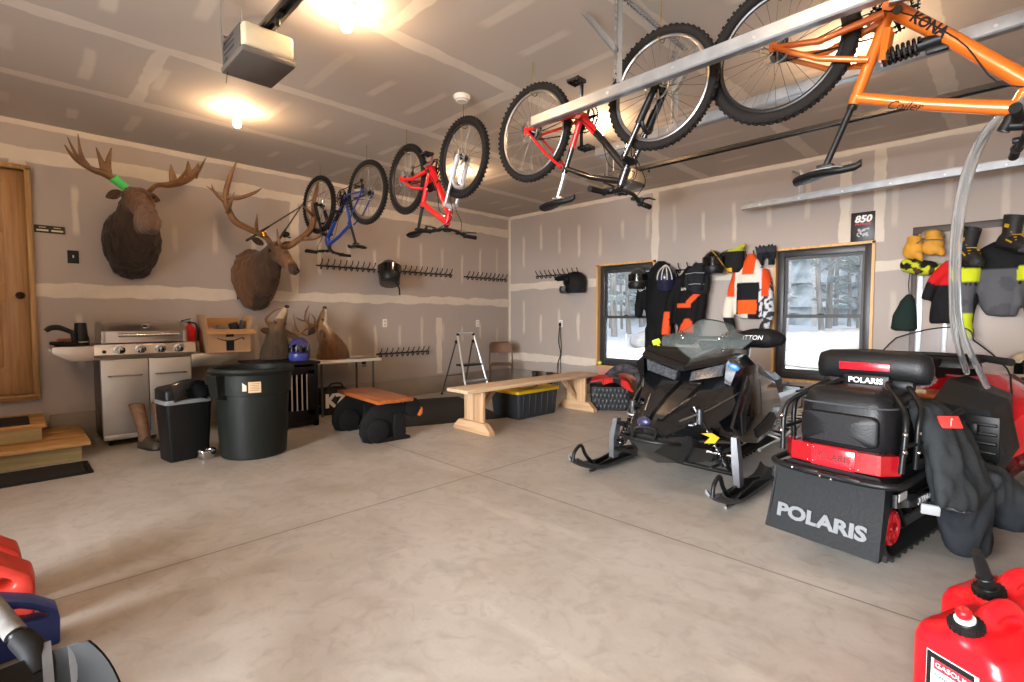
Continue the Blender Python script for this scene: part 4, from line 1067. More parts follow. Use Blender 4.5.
# ------------------------------------------------------------ grill along the left wall
g = thing('gas_grill', 'stainless steel gas grill with four knobs against the left wall', 'grill', (-6.15, .95, 0))
SS = mat('stainless', 'b8b0a6', .32, 1, var=.05, vs=20, stretch=(1, 1, 30)); SSD = mat('stainless_door', 'aaa59e', .4, .7, var=.03, vs=12); SSK = mat('stainless_dark', '6d665e', .35, .9)
b = MB(); b.box((0, 0, .45), (.48, .72, .76), bev=.004); b.build('cart', SSK, g)
for y, w in ((-.178, .355), (.182, .35)):
    d = MB(); d.box((.252, y, .46), (.03, w, .7), bev=.006); do = d.build('cabinet_door', SSD, g)
    h = MB(); stube(h, [(.27, y - .13, .66), (.3, y - .11, .662), (.3, y, .664), (.3, y + .11, .662), (.27, y + .13, .66)], .008, 4, 8); h.build('door_handle', CHROME, do)
MB().box((.252, 0, .085), (.028, .71, .05), bev=.004).build('toe_panel', SSD, g)
b = MB(); b.prism([(-.2, .82), (.25, .82), (.285, .86), (.27, .955), (-.2, .955)], .8, 'xz', .0, .004); b.build('control_panel', SS, g)
kn = [(-.2,), (.0,), (.17,), (.33,)]
for (y,) in ((-.22,), (-.06,), (.1,), (.255,)):
    k = MB().lathe([(0, 0), (.045, 0), (.047, .008), (.034, .012), (.03, .03), (.027, .038), (0, .04)], 24, axis='x'); k.box((.04, 0, 0), (.012, .014, .05), bev=.003)
    ko = k.build('knob', CHROME, g); ko.location = (.277, y, .9); ko.rotation_euler = (0, R(8), 0)
MB().lathe([(0, 0), (.016, 0), (.016, .012), (0, .014)], 14, axis='x', o=(.275, -.33, .89)).build('ignition_button', BLK, g)
# lid
prof = [(.27, .97), (.275, 1.075), (.255, 1.088), (.19, 1.12), (.12, 1.15), (.0, 1.165), (-.12, 1.155), (-.2, 1.11), (-.22, .97)]
b = MB(); b.prism(prof, .62, 'xz', -.01, .006); lid = b.build('lid', SS, g)

for yy in (-.33, .31): MB().prism([(x * 1.01, z if z > 1 else .966) for x, z in prof], .03, 'xz', yy, .004).build('lid_end', mat('grill_side', 'a59d92', .4, .8), lid)
h = MB(); h.tube([(.32, -.23, 1.04), (.32, .25, 1.04)], .016, 12)
for y in (-.22, .24): h.tube([(.27, y, 1.04), (.32, y, 1.04)], .012, 10)
h.build('lid_handle', CHROME, lid)
t = MB().lathe([(0, 0), (.03, 0), (.03, .006), (.024, .009), (0, .009)], 20, axis='x', o=(0, 0, 0)); to = t.build('thermometer', CHROME, lid); to.location = (.2, 0, 1.117); to.rotation_euler = (0, R(-62), 0)
# side shelves
def shelf(s):
    q = MB(); y0, y1 = s * .36, s * (.68 if s < 0 else .8); dz = 0 if s < 0 else -.11; q.at((0, 0, dz))
    q.box((.03, (y0 + y1) / 2, .93), (.46, abs(y1 - y0), .03), bev=.006)
    poly = [(y0, .815), (y0 + s * .2, .815), (y1, .89), (y1, .945), (y0, .945)]
    q.prism(poly if s > 0 else poly[::-1], .02, 'yz', .255, .003); q.prism(poly if s > 0 else poly[::-1], .02, 'yz', -.195, .003)
    q.build('side_shelf', SS, g)
shelf(-1); shelf(1)
for x in (-.19, .19):
    for y in (-.3, .3):
        c = MB(); c.lathe([(0, -.012), (.03, -.012), (.032, 0), (.03, .012), (0, .012)], 16, axis='y', o=(x, y, .032)); c.box((x, y, .06), (.03, .04, .03), bev=.004); c.build('caster', BLK, g)

# things on the grill
k = thing('torch_lamp', 'black tapered lantern beside the grill lid on the left side shelf', 'lantern', (-6.08, .48, .946))
MB().lathe([(0, 0), (.06, 0), (.06, .05), (.056, .055), (.06, .06), (.05, .1), (.045, .2), (.042, .21), (0, .212)], 20).build('body', BLK, k)
MB().torus((0, 0, .035), .06, .008, 'z', 24, 8).build('steel_band', CHROME, k)
k = thing('heat_gun', 'black pistol-grip tool lying on the grill side shelf', 'tool', (-6.02, .37, .946))
m = MB(); stube(m, [(0, .05, .12), (0, -.0, .15), (0, -.05, .17), (0, -.1, .165), (0, -.13, .14)], [.02, .022, .026, .024, .02], 4, 10); m.tube([(0, .05, .12), (0, .06, .02)], [.018, .02], 10); m.build('handle', BLK, k)
m = MB(); m.box((0, .0, .02), (.09, .16, .04), bev=.01); m.box((.01, -.06, .03), (.1, .1, .03), bev=.01); m.build('base', BLKM, k)
MB().box((.0, -.01, .055), (.07, .1, .03), bev=.008).build('copper_cover', mat('copper_brown', '6d3b22', .4, .5), k)
f = thing('fire_extinguisher', 'red fire extinguisher standing beside the grill lid', 'fire extinguisher', (-6.1, 1.35, .836))
MB().lathe([(0, 0), (.05, 0), (.056, .01), (.056, .24), (.05, .265), (.025, .285), (.02, .3), (0, .3)], 24).build('cylinder', RED, f)
m = MB(); m.cyl((0, 0, .29), (0, 0, .33), .016, n=12); m.box((.0, -.03, .345), (.02, .09, .01), (15, 0, 0), bev=.003); m.box((0, -.035, .32), (.018, .08, .008), (-8, 0, 0), bev=.003); m.build('valve', BLK, f)
m = MB(); stube(m, [(0, .015, .315), (.0, .06, .3), (.0, .075, .22), (0, .07, .12)], [.008, .009, .011, .013], 5, 8); m.build('hose', BLK, f)
MB().sheet(lambda u, v: (.0565 * cos((u - .5) * 1.6), .0565 * sin((u - .5) * 1.6), .08 + .1 * v), 10, 2, .001).build('label', mat('extinguisher_label', 'c21a1c', .4), f)

CARD = mat('cardboard', 'a07a55', .85, var=.07, vs=9); CARDI = mat('cardboard_inside', 'a97f52', .85, var=.05)
bx = thing('cardboard_box', 'open cardboard box of odds and ends on the grill right shelf', 'box', (-6.0, 1.655, .836))
m = MB(); w, d, h = .4, .34, .24
for y in (-w / 2, w / 2): m.box((0, y, h / 2), (d, .006, h))
for x in (-d / 2, d / 2): m.box((x, 0, h / 2), (.006, w, h))
m.box((0, 0, .004), (d, w, .007)); m.build('carton', CARD, bx)
fl = MB(); fl.box((-d / 2 - .02, 0, h + .06), (.005, w, .13), (0, -14, 0)); fl.build('back_flap', CARDI, bx)
fl = MB(); fl.box((d / 2 + .05, 0, h - .02), (.11, w + .06, .005), (0, 24, 0)); fl.build('front_flap', CARDI, bx)
fl = MB(); fl.box((0, -w / 2 - .01, h + .08), (d, .005, .16), (8, 0, 0)); fl.build('side_flap', CARD, bx); fl = MB(); fl.box((0, w / 2 + .02, h + .075), (d, .005, .15), (-14, 0, 0)); fl.build('side_flap', CARD, bx)
m = MB(); m.tube([(d / 2 + .005, -.12 + .24 * i / 10, .155 - .032 * math.sin(PI * i / 10)) for i in range(11)], lerpl([.003, .008, .004], 11), 6); m.box((d / 2 + .006, .0, .07), (.003, .075, .1)); m.box((d / 2 + .006, .0, .19), (.003, .075, .05)); m.tube([(d / 2 + .005, .12, .155), (d / 2 + .005, .135, .135)], .006, 6); m.build('printed_mark', BLKM, bx)
GRYI = mat('grey_pouch', '6f6b68', .6, var=.3, vs=25)
for i, (x, y, z, s, r_, mt, nm, lab) in enumerate(((.02, -.06, .155, (.12, .16, .09), (10, 20, 30), GRYI, 'cable_bundle', 'grey bundle inside the open cardboard box'), (.0, .1, .17, (.05, .09, .17), (14, 0, 10), BLK, 'tool_case', 'black case standing in the open cardboard box'), (.02, .15, .18, (.1, .02, .2), (-10, 0, 0), DGREY, 'folder', 'dark grey folder standing in the open cardboard box'), (.06, -.14, .15, (.08, .08, .08), (0, 30, 20), mat('pink_pack', 'b57a86', .5), 'small_packet', 'small pink packet inside the open cardboard box'))):
    q = MB().box((0, 0, 0), s, r_, bev=.012)
    if i == 0:
        q = MB()
        for j in range(9): stube(q, [(U(-.07, .07), U(-.08, .08), U(-.04, .06)) for _ in range(5)], .012, 5, 6)
    o = q.build(nm, mt); o.location = (-6.0 + x, 1.655 + y, .836 + z + .06); tag(o, lab, 'clutter')

# bins
bn = thing('swing_bin', 'black rectangular waste bin with curved swing lid', 'bin', (-5.02, 1.05, 0), 8); bn.scale = (1.05, 1.05, 1.06)
m = MB(); A = [(x, y) for x, y in rrect(.26, .33, .03, 3)]
m.loft([[(x * k, y * k, z) for x, y in A] for k, z in ((.86, 0), (.88, .01), (1.0, .44), (1.02, .46), (.98, .46), (.85, .03))]); m.build('body', BLK, bn)
m = MB(); m.loft([[(x * k, y * k, z) for x, y in A] for k, z in ((1.035, .455), (1.05, .46), (1.05, .485), (1.0, .49))]); m.build('rim_band', mat('bin_grey_rim', '7d7f80', .5), bn)
m = MB(); n = 12
m.loft([[(x, y * kk, .48 + zz + .11 * math.sqrt(max(0, 1 - (x / .14) ** 2)) * ww) for x, y in A] for kk, zz, ww in ((1.02, 0, 0), (1.02, .012, 1), (.9, .022, 1.06), (.4, .03, 1.1), (.05, .03, 1.1))], cap=True); m.build('dome', BLK, bn)
m = MB(); m.sheet(lambda u, v: (.1 + .05 * u, -.12 + .24 * v, .615 - .14 * u ** 1.4 + .03 * math.cos((v - .5) * 3)), 8, 8, .008); m.build('flap', BLKG, bn)
cn = thing('trash_can', 'large round black-green trash can with side handle and paper label', 'bin', (-4.74, 1.52, 0), 0)
BRU = mat('can_plastic', '161a17', .5, spec=.3, var=.12, vs=5, bump=.15, bs=30)
m = MB().lathe([(0, 0), (.25, 0), (.262, .012), (.275, .2), (.292, .55), (.31, .555), (.318, .72), (.335, .735), (.342, .75), (.335, .77), (.315, .775), (.3, .765), (.29, .6), (.25, .03), (0, .025)], 48)
m.build('body', BRU, cn)
for s in (-1, 1):
    h = MB(); a = R(-68 if s < 0 else 112)
    def q(r, da, z): return (r * cos(a + da), r * sin(a + da), z)
    h.loft([[q(.31, -.17, .72), q(.31, .17, .72), q(.31, .15, .52), q(.31, -.15, .52)], [q(.4, -.15, .73), q(.4, .15, .73), q(.37, .12, .54), q(.37, -.12, .54)]]); h.build('handle', BRU, cn)
m = MB(); m.sheet(lambda u, v: (.3185 * cos(-.42 + .3 * u), .3185 * sin(-.42 + .3 * u), .58 + .09 * v), 8, 2, .001); lb = m.build('paper_label', mat('tan_paper', 'cdb08c', .8, var=.12, vs=30), cn)
m = MB()
for i in range(5): m.sheet(lambda u, v: (.3195 * cos(-.38 + .22 * u), .3195 * sin(-.38 + .22 * u), .597 + .014 * i + .004 * v), 6, 1, .0006)
m.build('print_lines', mat('label_print', '6d5a48', .8), lb)
m = MB(); m.sheet(lambda u, v: (.3185 * cos(-.56 + .1 * u), .3185 * sin(-.56 + .1 * u), .595 + .07 * v * (1 - .35 * u)), 4, 3, .001); m.build('torn_sticker', mat('torn_paper', 'd8cdbb', .8), cn)
bw = thing('dog_bowl', 'small stainless bowl on the floor between the two bins', 'bowl', (-4.85, 1.17, 0))
MB().lathe([(0, 0), (.062, 0), (.068, .008), (.072, .06), (.08, .066), (.078, .072), (.068, .064), (.06, .015), (0, .012)], 28).build('basin', CHROME, bw)

# boots
BRN = mat('boot_camo', '6b4d33', .7, var=.45, vs=22); OLV = mat('boot_rubber', '3a3024', .6)
def boot(name, label, loc, rz, lean, shaft, foot, h=.4, group=None):
    t = thing(name, label, 'boot', loc, rz, group)
    m = MB(); rings = []
    for z, r1, x in ((.07, .052, -.02), (.13, .05, -.02), (.2, .053, -.02 + lean * .05), (.3, .06, -.02 + lean * .13), (h, .064, -.02 + lean * .22), (h, .056, -.02 + lean * .22), (.2, .044, -.02 + lean * .05)):
        rings.append([(x + r1 * 1.05 * cos(a), r1 * .9 * sin(a), z) for a in [2 * PI * j / 18 for j in range(18)]])
    m.loft(rings); m.build('shaft', shaft, t)
    m = MB(); rings = []
    for x, hw, hh in ((-.075, .03, .05), (-.06, .043, .08), (-.02, .046, .11), (.03, .046, .1), (.08, .05, .075), (.14, .05, .06), (.185, .042, .05), (.205, .02, .03)):
        rings.append([(x, hw * cos(a), .015 + (hh * (1 if sin(a) > 0 else .0)) * sin(a)) for a in [2 * PI * j / 16 for j in range(16)]])
    m.loft(rings); m.build('foot', foot, t)
    m = MB(); m.prism([(-.078, -.03), (-.06, -.044), (.03, -.046), (.1, -.052), (.17, -.048), (.205, -.02), (.205, .02), (.17, .048), (.1, .052), (.03, .046), (-.06, .044), (-.078, .03)], .022, 'xy', .011, .004); m.build('sole', BLK, t)
    return t
boot('rubber_boot', 'camouflage-topped rubber boot leaning in front of the grill', (-5.62, .87, 0), 20, -.5, BRN, OLV)
boot('rubber_boot', 'camouflage-topped rubber boot half hidden behind the swing bin', (-5.6, 1.0, 0), 5, -.4, BRN, OLV)

# dog crate, table
dc = thing('dog_crate', 'black furniture-style dog crate with pale barred door', 'crate', (-5.8, 2.14, 0))
CRB = mat('crate_black', '100f12', .45, spec=.3)
m = MB(); W_, Dp, Hh = .58, .7, .69
m.box((0, 0, Hh + .015), (Dp + .04, W_ + .04, .03), bev=.005); m.box((0, 0, .04), (Dp, W_, .04))
for x in (-Dp / 2 + .02, Dp / 2 - .02):
    for y in (-W_ / 2 + .025, W_ / 2 - .025): m.box((x, y, Hh / 2), (.04, .05, Hh), bev=.004)
m.box((-Dp / 2 + .01, 0, Hh / 2), (.014, W_ - .02, Hh - .02)); m.box((0, W_ / 2 - .012, Hh / 2), (Dp - .02, .014, Hh - .02)); m.box((0, -W_ / 2 + .012, Hh / 2), (Dp - .02, .014, Hh - .02))
m.build('cabinet', CRB, dc)
m = MB(); x = Dp / 2 - .005
m.box((x, 0, .12), (.03, W_ - .09, .14), bev=.004); m.box((x, 0, .625), (.03, W_ - .09, .08), bev=.004)
for s in (-1, 1): m.box((x, s * (W_ / 2 - .085), .38), (.03, .08, .5), bev=.004)
dr = m.build('door', CRB, dc)
m = MB()
for i in range(7): yy = -.165 + .055 * i; m.tube([(x - .002, yy, .17), (x - .002, yy, .6)], .009, 8)
m.build('bars', mat('pale_bars', 'c2bab4', .35, .5), dr)
tb = thing('folding_table', 'white-topped folding table with grey metal legs against the left wall', 'table', (-6.07, 2.98, 0))
m = MB(); m.prism(rrect(.62, .9, .04), .035, 'xy', .665, .006); m.build('tabletop', mat('table_white', 'cbc4b8', .5), tb)
GLEG = mat('leg_grey', '55534f', .4, .6)
for y in (-.33, .36):
    for x in (-.22, .22):
        MB().tube([(x, y, .65), (x, y, .0)], .014, 10).build('leg', GLEG, tb)
    MB().tube([(-.22, y, .12), (.22, y, .12)], .01, 8).build('stretcher', GLEG, tb)
m = MB(); m.box((.27, .2, .63), (.05, .04, .04), bev=.006); m.tube([(.27, .2, .61), (.28, .23, .585), (.28, .17, .585)], .006, 6); m.build('latch', BLK, tb)
pa = tag(MB().box((0, 0, .004), (.2, .28, .006), (0, 0, 12), bev=.002).build('magazine', mat('magazine_grey', '77716b', .5, var=.4, vs=12)), 'flat grey magazine lying at the front of the folding table', 'magazine'); pa.location = (-5.86, 3.2, .6835)
# white-printed sports bag on the floor under the table
sb = thing('sports_bag', 'black bag with bold white letters under the folding table', 'bag', (-6.02, 2.86, 0))
m = MB(); m.loft([[(x * k, y * k, z) for x, y in rrect(.26, .36, .06)] for k, z in ((.9, 0), (1, .03), (1.04, .15), (1, .28), (.8, .32), (.4, .33))]); m.build('body', mat('bag_black', '141316', .7, bump=.2, bs=20), sb)
text('lettering', 'KZ', .22, WHT, sb, (.139, -.02, .17), (90, 0, 90), sx=.95, bold=.012)
m = MB(); stube(m, [(.1, -.1, .32), (.1, -.06, .38), (.1, .06, .38), (.1, .1, .32)], .01, 5, 8); m.build('handle', BLK, sb)

# bear bench
ORW = wood('orange_wood', '7d3f1a', 'ad622c', .9, 'x', .35, .3)
bb_ = thing('bear_bench', 'low orange wooden bench carried by two black bear cut-outs', 'bench', (-4.62, 2.64, 0), -5)
MB().box((0, 0, .405), (.98, .38, .035), bev=.004).build('seat', ORW, bb_)
BEAR = mat('bear_black', '141517', .55, spec=.3)
def circ(cx, cz, rx, rz, n=18, a0=0, a1=360): return [(cx + rx * cos(R(a0 + (a1 - a0) * i / n)), cz + rz * sin(R(a0 + (a1 - a0) * i / n))) for i in range(n)]
for x in (-.36, .34):
    s = -1
    m = MB(); m.prism([(-.27, .02), (-.3, .1), (-.29, .2), (-.24, .29), (-.15, .36), (-.05, .385), (.1, .385), (.16, .33), (.15, .2), (.17, .06), (.13, .0), (-.2, .0)], .06, 'yz', x, .006)
    body = m.build('bear_body', BEAR, bb_)
    for sx in (-1, 1):
        q = MB(); q.prism(circ(-.14, .115, .11, .115), .03, 'yz', x + sx * .047, .006); q.box((x + sx * .047, -.06, .02), (.03, .18, .04), bev=.006); q.build('hind_leg', BEAR, body)
        q = MB(); q.prism([(.03, .0), (.2, .0), (.2, .03), (.13, .05), (.14, .2), (.1, .28), (.03, .26), (.02, .12)], .03, 'yz', x + sx * .047, .006); q.build('front_leg', BEAR, body)
    q = MB(); q.prism(circ(.25, .3, .09, .1) , .05, 'yz', x, .008); q.prism([(.29, .32), (.35, .28), (.35, .22), (.3, .2), (.25, .22)], .045, 'yz', x, .006); q.prism(circ(.2, .39, .03, .03), .03, 'yz', x, .004); hd = q.build('bear_head', BEAR, body)
    q = MB(); q.prism([(.325, .262), (.36, .29), (.36, .225), (.33, .2), (.3, .215)], .05, 'yz', x, .004); q.build('muzzle', mat('muzzle_orange', 'c9692a', .5), hd)
# black floor mat
m = MB(); m.box((0, 0, .004), (1.75, 1.5, .008), bev=.003)
o = m.build('floor_mat', mat('black_rubber_mat', '16161a', .75, var=.3, vs=25, bump=.3, bs=160)); o.location = (-5.32, 3.78, 0); o.rotation_euler = (0, 0, R(-20)); tag(o, 'large black rubber mat on the floor between bear bench and step ladder', 'mat')
# ------------------------------------------------------------ bench, tote, basket, ladder, chair
BW = wood('bench_wood', 'b09274', 'd6bd9c', .9, 'y', .55); BWL = wood('bench_leg_wood', 'aa8660', 'cba984', .9, 'z', .55); BWX = wood('bench_foot_wood', 'aa8660', 'cdab86', .9, 'x', .55)
bn = thing('trestle_bench', 'long pale wooden trestle bench in front of the black tote', 'bench', (-3.97, 4.33, 0), 0)
m = MB(); m.box((0, 0, .455), (.34, 2.24, .036), bev=.004); m.build('seat', BW, bn)
for s in (-1, 1):
    y = s * .88
    m = MB(); m.box((-.075, y, .245), (.148, .036, .385), bev=.003); m.box((.075, y, .245), (.148, .036, .385), bev=.003); m.build('leg', BWL, bn)
    m = MB(); m.prism([(-.29, .0), (.29, .0), (.29, .035), (.2, .115), (-.2, .115), (-.29, .035)], .04, 'xz', y - s * .0, .003)
    m.M = Mx.Translation((0, s * .038, 0)); m.prism([(-.29, .0), (.29, .0), (.29, .035), (.2, .115), (-.2, .115), (-.29, .035)], .036, 'xz', y, .003); m.M = Mx(); m.build('foot', BWX, bn)
    m = MB(); m.prism([(y - s * .018, .14), (y - s * .018, .2), (y - s * .27, .437), (y - s * .34, .437)], .04, 'yz', 0, .003); m.build('brace', BWL, bn)
tt = thing('storage_tote', 'dark grey storage tote with yellow lid under the trestle bench', 'tote', (-4.26, 4.53, 0), 0)
TG = mat('tote_grey', '2b2f34', .5)
m = MB(); A = rrect(.5, .74, .03, 3)
m.loft([[(x * k, y * k, z) for x, y in A] for k, z in ((.9, 0), (.91, .01), (.98, .3), (.98, .31), (.95, .31), (.88, .03))])
for i in range(6): yy = -.27 + .108 * i; m.box((.236, yy, .16), (.016, .02, .25), (0, 5, 0), bev=.004)
m.build('body', TG, tt)
m = MB(); m.loft([[(x * k, y * k, z) for x, y in A] for k, z in ((1.0, .3), (1.04, .305), (1.04, .335), (1.0, .345), (.93, .345), (.92, .335), (.5, .335))]); m.build('lid', mat('yellow_lid', 'd6ae1c', .45), tt)
ROPE = mat('rope', 'b79a63', .9, var=.2, vs=30)
m = MB()
for k in range(6): m.tube([( -.1 + (.13 + .012 * k) * cos(a) + .015 * sin(3 * a + k), .0 + (.24 - .01 * k) * sin(a), .02 + .012 * (k % 4) + .006 * sin(4 * a + k)) for a in [2 * PI * i / 36 for i in range(36)]], .012, 7, loop=True)
o = m.build('rope_coil', ROPE); o.location = (-4.2, 4.54, .34); tag(o, 'coil of tan rope lying on the yellow tote lid', 'rope')
bk = thing('wicker_basket', 'black woven basket beside the far end of the trestle bench', 'basket', (-3.76, 5.64, 0), 36)
m = MB(); A = rrect(.5, .52, .06, 4)
rings = []
for i in range(21):
    z = .31 * i / 20; k = .9 + .1 * i / 20
    rings.append([(x * (k + (.014 if (i + j // 1) % 2 else 0)), y * (k + (.014 if (i + j) % 2 else 0)), z) for j, (x, y) in enumerate([p for q in zip(A, A[1:] + A[:1]) for p in [(q[0][0] * (1 - t) + q[1][0] * t, q[0][1] * (1 - t) + q[1][1] * t) for t in ([0] if math.dist(*q) < .1 else [k_ / 9 for k_ in range(9)])]])])
m.loft(rings); m.build('weave', mat('black_wicker', '1c1d20', .5, var=.5, vs=60), bk)
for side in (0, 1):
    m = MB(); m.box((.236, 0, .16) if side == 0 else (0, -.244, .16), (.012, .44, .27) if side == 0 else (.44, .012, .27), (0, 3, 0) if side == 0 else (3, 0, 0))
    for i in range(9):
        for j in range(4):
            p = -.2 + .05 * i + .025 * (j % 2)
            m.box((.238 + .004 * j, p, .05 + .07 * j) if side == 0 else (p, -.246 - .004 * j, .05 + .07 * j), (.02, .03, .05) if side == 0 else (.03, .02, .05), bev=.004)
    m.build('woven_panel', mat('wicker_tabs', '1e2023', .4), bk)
PLD = mat('red_blanket', 'c02522', .85, var=.1, vs=12, bump=.2, bs=120); PLK = mat('blanket_black', '26191b', .9)
def blank(u, v):
    x = (u - .5) * .6; y = (v - .5) * .56; e = max(abs(x) / .3, abs(y) / .28)
    return (x, y, .34 + .07 * (1 - (x / .3) ** 2) + .03 * NZ.noise(V((x * 7, y * 7, 1))) - (.13 if e > .8 and x > -.1 else 0) * (e - .8) / .2 * (.6 + .6 * NZ.noise(V((x * 5, y * 5, 4)))))
b = MB().sheet(blank, 30, 28, .012).build('plaid_blanket', [PLD, PLK]); b.location = (-3.76, 5.64, 0); b.rotation_euler = (0, 0, R(36))
for p in b.data.polygons:
    c = p.center
    if (math.sin(c.x * 17) > .72) or (math.sin(c.y * 17 + 1) > .72 and c.y > 0): p.material_index = 1
tag(b, 'red and black checked blanket heaped in the wicker basket', 'blanket')
m = MB(); stube(m, [(-4.02, 5.98, .36), (-3.9, 6.02, .46), (-3.72, 6.0, .5), (-3.53, 5.96, .45), (-3.43, 5.93, .34), (-3.4, 5.9, .2), (-3.4, 5.88, .06)], [.05, .06, .062, .06, .06, .06, .055], 7, 14)
rl = m.build('rolled_blanket', mat('plaid_dark', '3f3d44', .9, var=.8, vs=17)); tag(rl, 'dark grey plaid roll arched over the back of the wicker basket', 'blanket')
cb = MB().ell((0, 0, .033), .033, nu=20, nv=12).build('tennis_ball', mat('ball_yellow', 'c3c95a', .8)); cb.location = (-4.47, 6.455, .466); tag(cb, 'small yellow-green ball on the sill of the first window', 'ball')
boot('work_boot', 'dark boot by the back wall behind the trestle bench, nearer the folding chair', (-5.6, 6.2, 0), -70, 0, mat('boot_dark', '231c18', .6), MATS['boot_dark'], .27, None)
boot('work_boot', 'dark boot by the back wall behind the trestle bench, nearer the window', (-5.32, 6.24, 0), -80, 0, MATS['boot_dark'], MATS['boot_dark'], .27, None)

ld = thing('step_ladder', 'silver two-step folding ladder against the left wall', 'ladder', (-5.95, 4.98, 0), 0)
HB = (-.36, -.17); tp = .94
for s in (-1, 1):
    MB().tube([(.33, s * .235, 0), (.02, s * .165, tp - .02)], .016, 10).build('front_rail', ALU, ld)
    MB().tube([(-.3, s * .225, 0), (-.02, s * .165, .82)], .012, 10).build('rear_leg', GLEG, ld)
    MB().box((.0, s * .168, .83), (.06, .03, .05), bev=.008).build('hinge', BLK, ld)
    MB().tube([(.33, s * .235, 0), (.325, s * .234, .03)], .02, 10).build('foot', BLK, ld); MB().tube([(-.3, s * .225, 0), (-.294, s * .224, .03)], .017, 10).build('foot', BLK, ld)
m = MB(); stube(m, [(.02, -.165, tp - .03), (.012, -.15, tp + .012), (.01, -.1, tp + .02), (.01, .1, tp + .02), (.012, .15, tp + .012), (.02, .165, tp - .03)], .016, 4, 10); m.build('hand_bar', ALU, ld)
for s in (-1, 1): MB().ell((.016, s * .155, tp - .0), (.024, .024, .024), nu=12, nv=8).build('corner_cap', BLK, ld)
MB().box((.1, 0, .48), (.2, .37, .028), bev=.008).build('step', BLK, ld)
m = MB(); m.box((.235, 0, .25), (.11, .42, .024), bev=.006); m.build('step', ALU, ld)
m = MB(); m.tube([(-.19, -.2, .3), (-.19, .2, .3)], .009, 8); m.build('rear_brace', GLEG, ld)

CH = mat('chair_brown', '6f5645', .4, .3, var=.05); 
fc = thing('folding_chair', 'brown metal folding chair in the room corner', 'chair', (-6.1, 5.9, 0), -42); fc.scale = (.93, .93, .93)
for s in (-1, 1):
    MB().tube([(.24, s * .21, 0), (.0, s * .21, .45), (-.17, s * .2, .78)], .012, 10).build('front_leg', CH, fc)
    MB().tube([(-.26, s * .19, 0), (-.08, s * .19, .3), (.1, s * .19, .44)], .012, 10).build('rear_leg', CH, fc)
m = MB(); stube(m, [(-.17, -.2, .78), (-.18, -.17, .82), (-.185, -.1, .83), (-.185, .1, .83), (-.18, .17, .82), (-.17, .2, .78)], .012, 4, 10); m.build('top_bar', CH, fc)
m = MB(); m.sheet(lambda u, v: (-.115 - .065 * v - .04 * math.sin(PI * u), (u - .5) * .4, .64 + .18 * v), 14, 6, .008); m.build('backrest', CH, fc)
m = MB(); m.sheet(lambda u, v: (-.13 + .36 * v, (u - .5) * (.36 + .03 * v), .455 - .012 * math.sin(PI * u) * math.sin(PI * v) - .02 * max(0, v - .85) * 6), 12, 10, .014); m.build('seat', CH, fc)
for x, y, z in ((.2, .21, .08), (-.22, .19, .08)): MB().tube([(x, -y, z), (x, y, z)], .009, 8).build('stretcher', CH, fc)

# ------------------------------------------------------------ hanging clothes and gear
CLK = mat('suit_black', '1b1d20', .75, spec=.2, bump=.25, bs=45, sheen=.2); CLA = mat('cloth', '808080', .8, spec=.15, attr=True, bump=.2, bs=50)
def garment(name, label, loc, rz, build, voxel, colf, wr=(.012, 9, (1, 1, .45)), cat='jacket', it=4, m=None):
    b = MB(); build(b); o = organic(b, name, voxel, it, m or CLA, None, colf, wr)
    o.location = loc; o.rotation_euler = (0, 0, R(rz)); return tag(o, label, cat)
def er(b, spec, n=20):   # stacked ellipses: (z, half width, half depth, x, y)
    b.loft([[(x + w * cos(2 * PI * j / n), y + d * sin(2 * PI * j / n), z) for j in range(n)] for z, w, d, x, y in spec])
def suit(b):
    er(b, [(1.98, .05, .05, 0, -.0), (1.93, .11, .07, 0, -.02), (1.84, .19, .08, 0, -.03), (1.6, .23, .1, 0, -.04), (1.3, .22, .1, 0, -.04), (1.1, .2, .1, 0, -.04), (.95, .21, .1, .0, -.04)])
    er(b, [(1.05, .12, .1, -.1, -.04), (.7, .115, .1, -.09, -.05), (.3, .12, .1, -.09, -.05), (.215, .12, .09, -.09, -.05)]); er(b, [(1.05, .12, .1, .1, -.04), (.7, .115, .1, .1, -.05), (.3, .12, .1, .11, -.05), (.23, .11, .09, .11, -.05)])
    stube(b, [(-.17, -.04, 1.82), (-.26, -.05, 1.6), (-.31, -.06, 1.35), (-.32, -.07, 1.2)], [.08, .075, .065, .055], 4, 14); stube(b, [(.16, -.04, 1.82), (.23, -.06, 1.6), (.26, -.08, 1.35), (.25, -.08, 1.2)], [.08, .075, .06, .05], 4, 14)
s1 = garment('snow_suit', 'long black one-piece snow suit hanging over the first window', (-3.42, 6.4, 0), 0, suit, .02, lambda p, n: '131416' if NZ.noise(p * 3) < .2 else '17191c', cat='snow suit')
for x, z in ((-.22, 1.6), (.1, 1.62)):
    q = MB()
    for a, b_ in ((0, 0), (.035, .012), (-.035, -.012)): q.torus((x + a, -.155 + .02 * (x < 0), z + b_), .018, .005, 'y', 14, 5)
    q.build('white_emblem', WHT, s1)
def jk(b):
    er(b, [(1.88, .05, .05, 0, 0), (1.82, .1, .07, 0, -.02), (1.74, .17, .08, 0, -.03), (1.5, .2, .1, 0, -.05), (1.25, .19, .1, -.01, -.05), (1.12, .2, .1, -.02, -.05)])
    stube(b, [(-.14, -.04, 1.72), (-.22, -.1, 1.45), (-.27, -.12, 1.15), (-.3, -.12, .95)], [.08, .075, .065, .055], 4, 14); stube(b, [(.14, -.04, 1.72), (.18, -.08, 1.45), (.16, -.1, 1.15)], [.075, .07, .06], 4, 14)
    er(b, [(1.3, .15, .09, .02, -.06), (1.05, .15, .09, .0, -.08), (.85, .13, .08, -.04, -.08)])
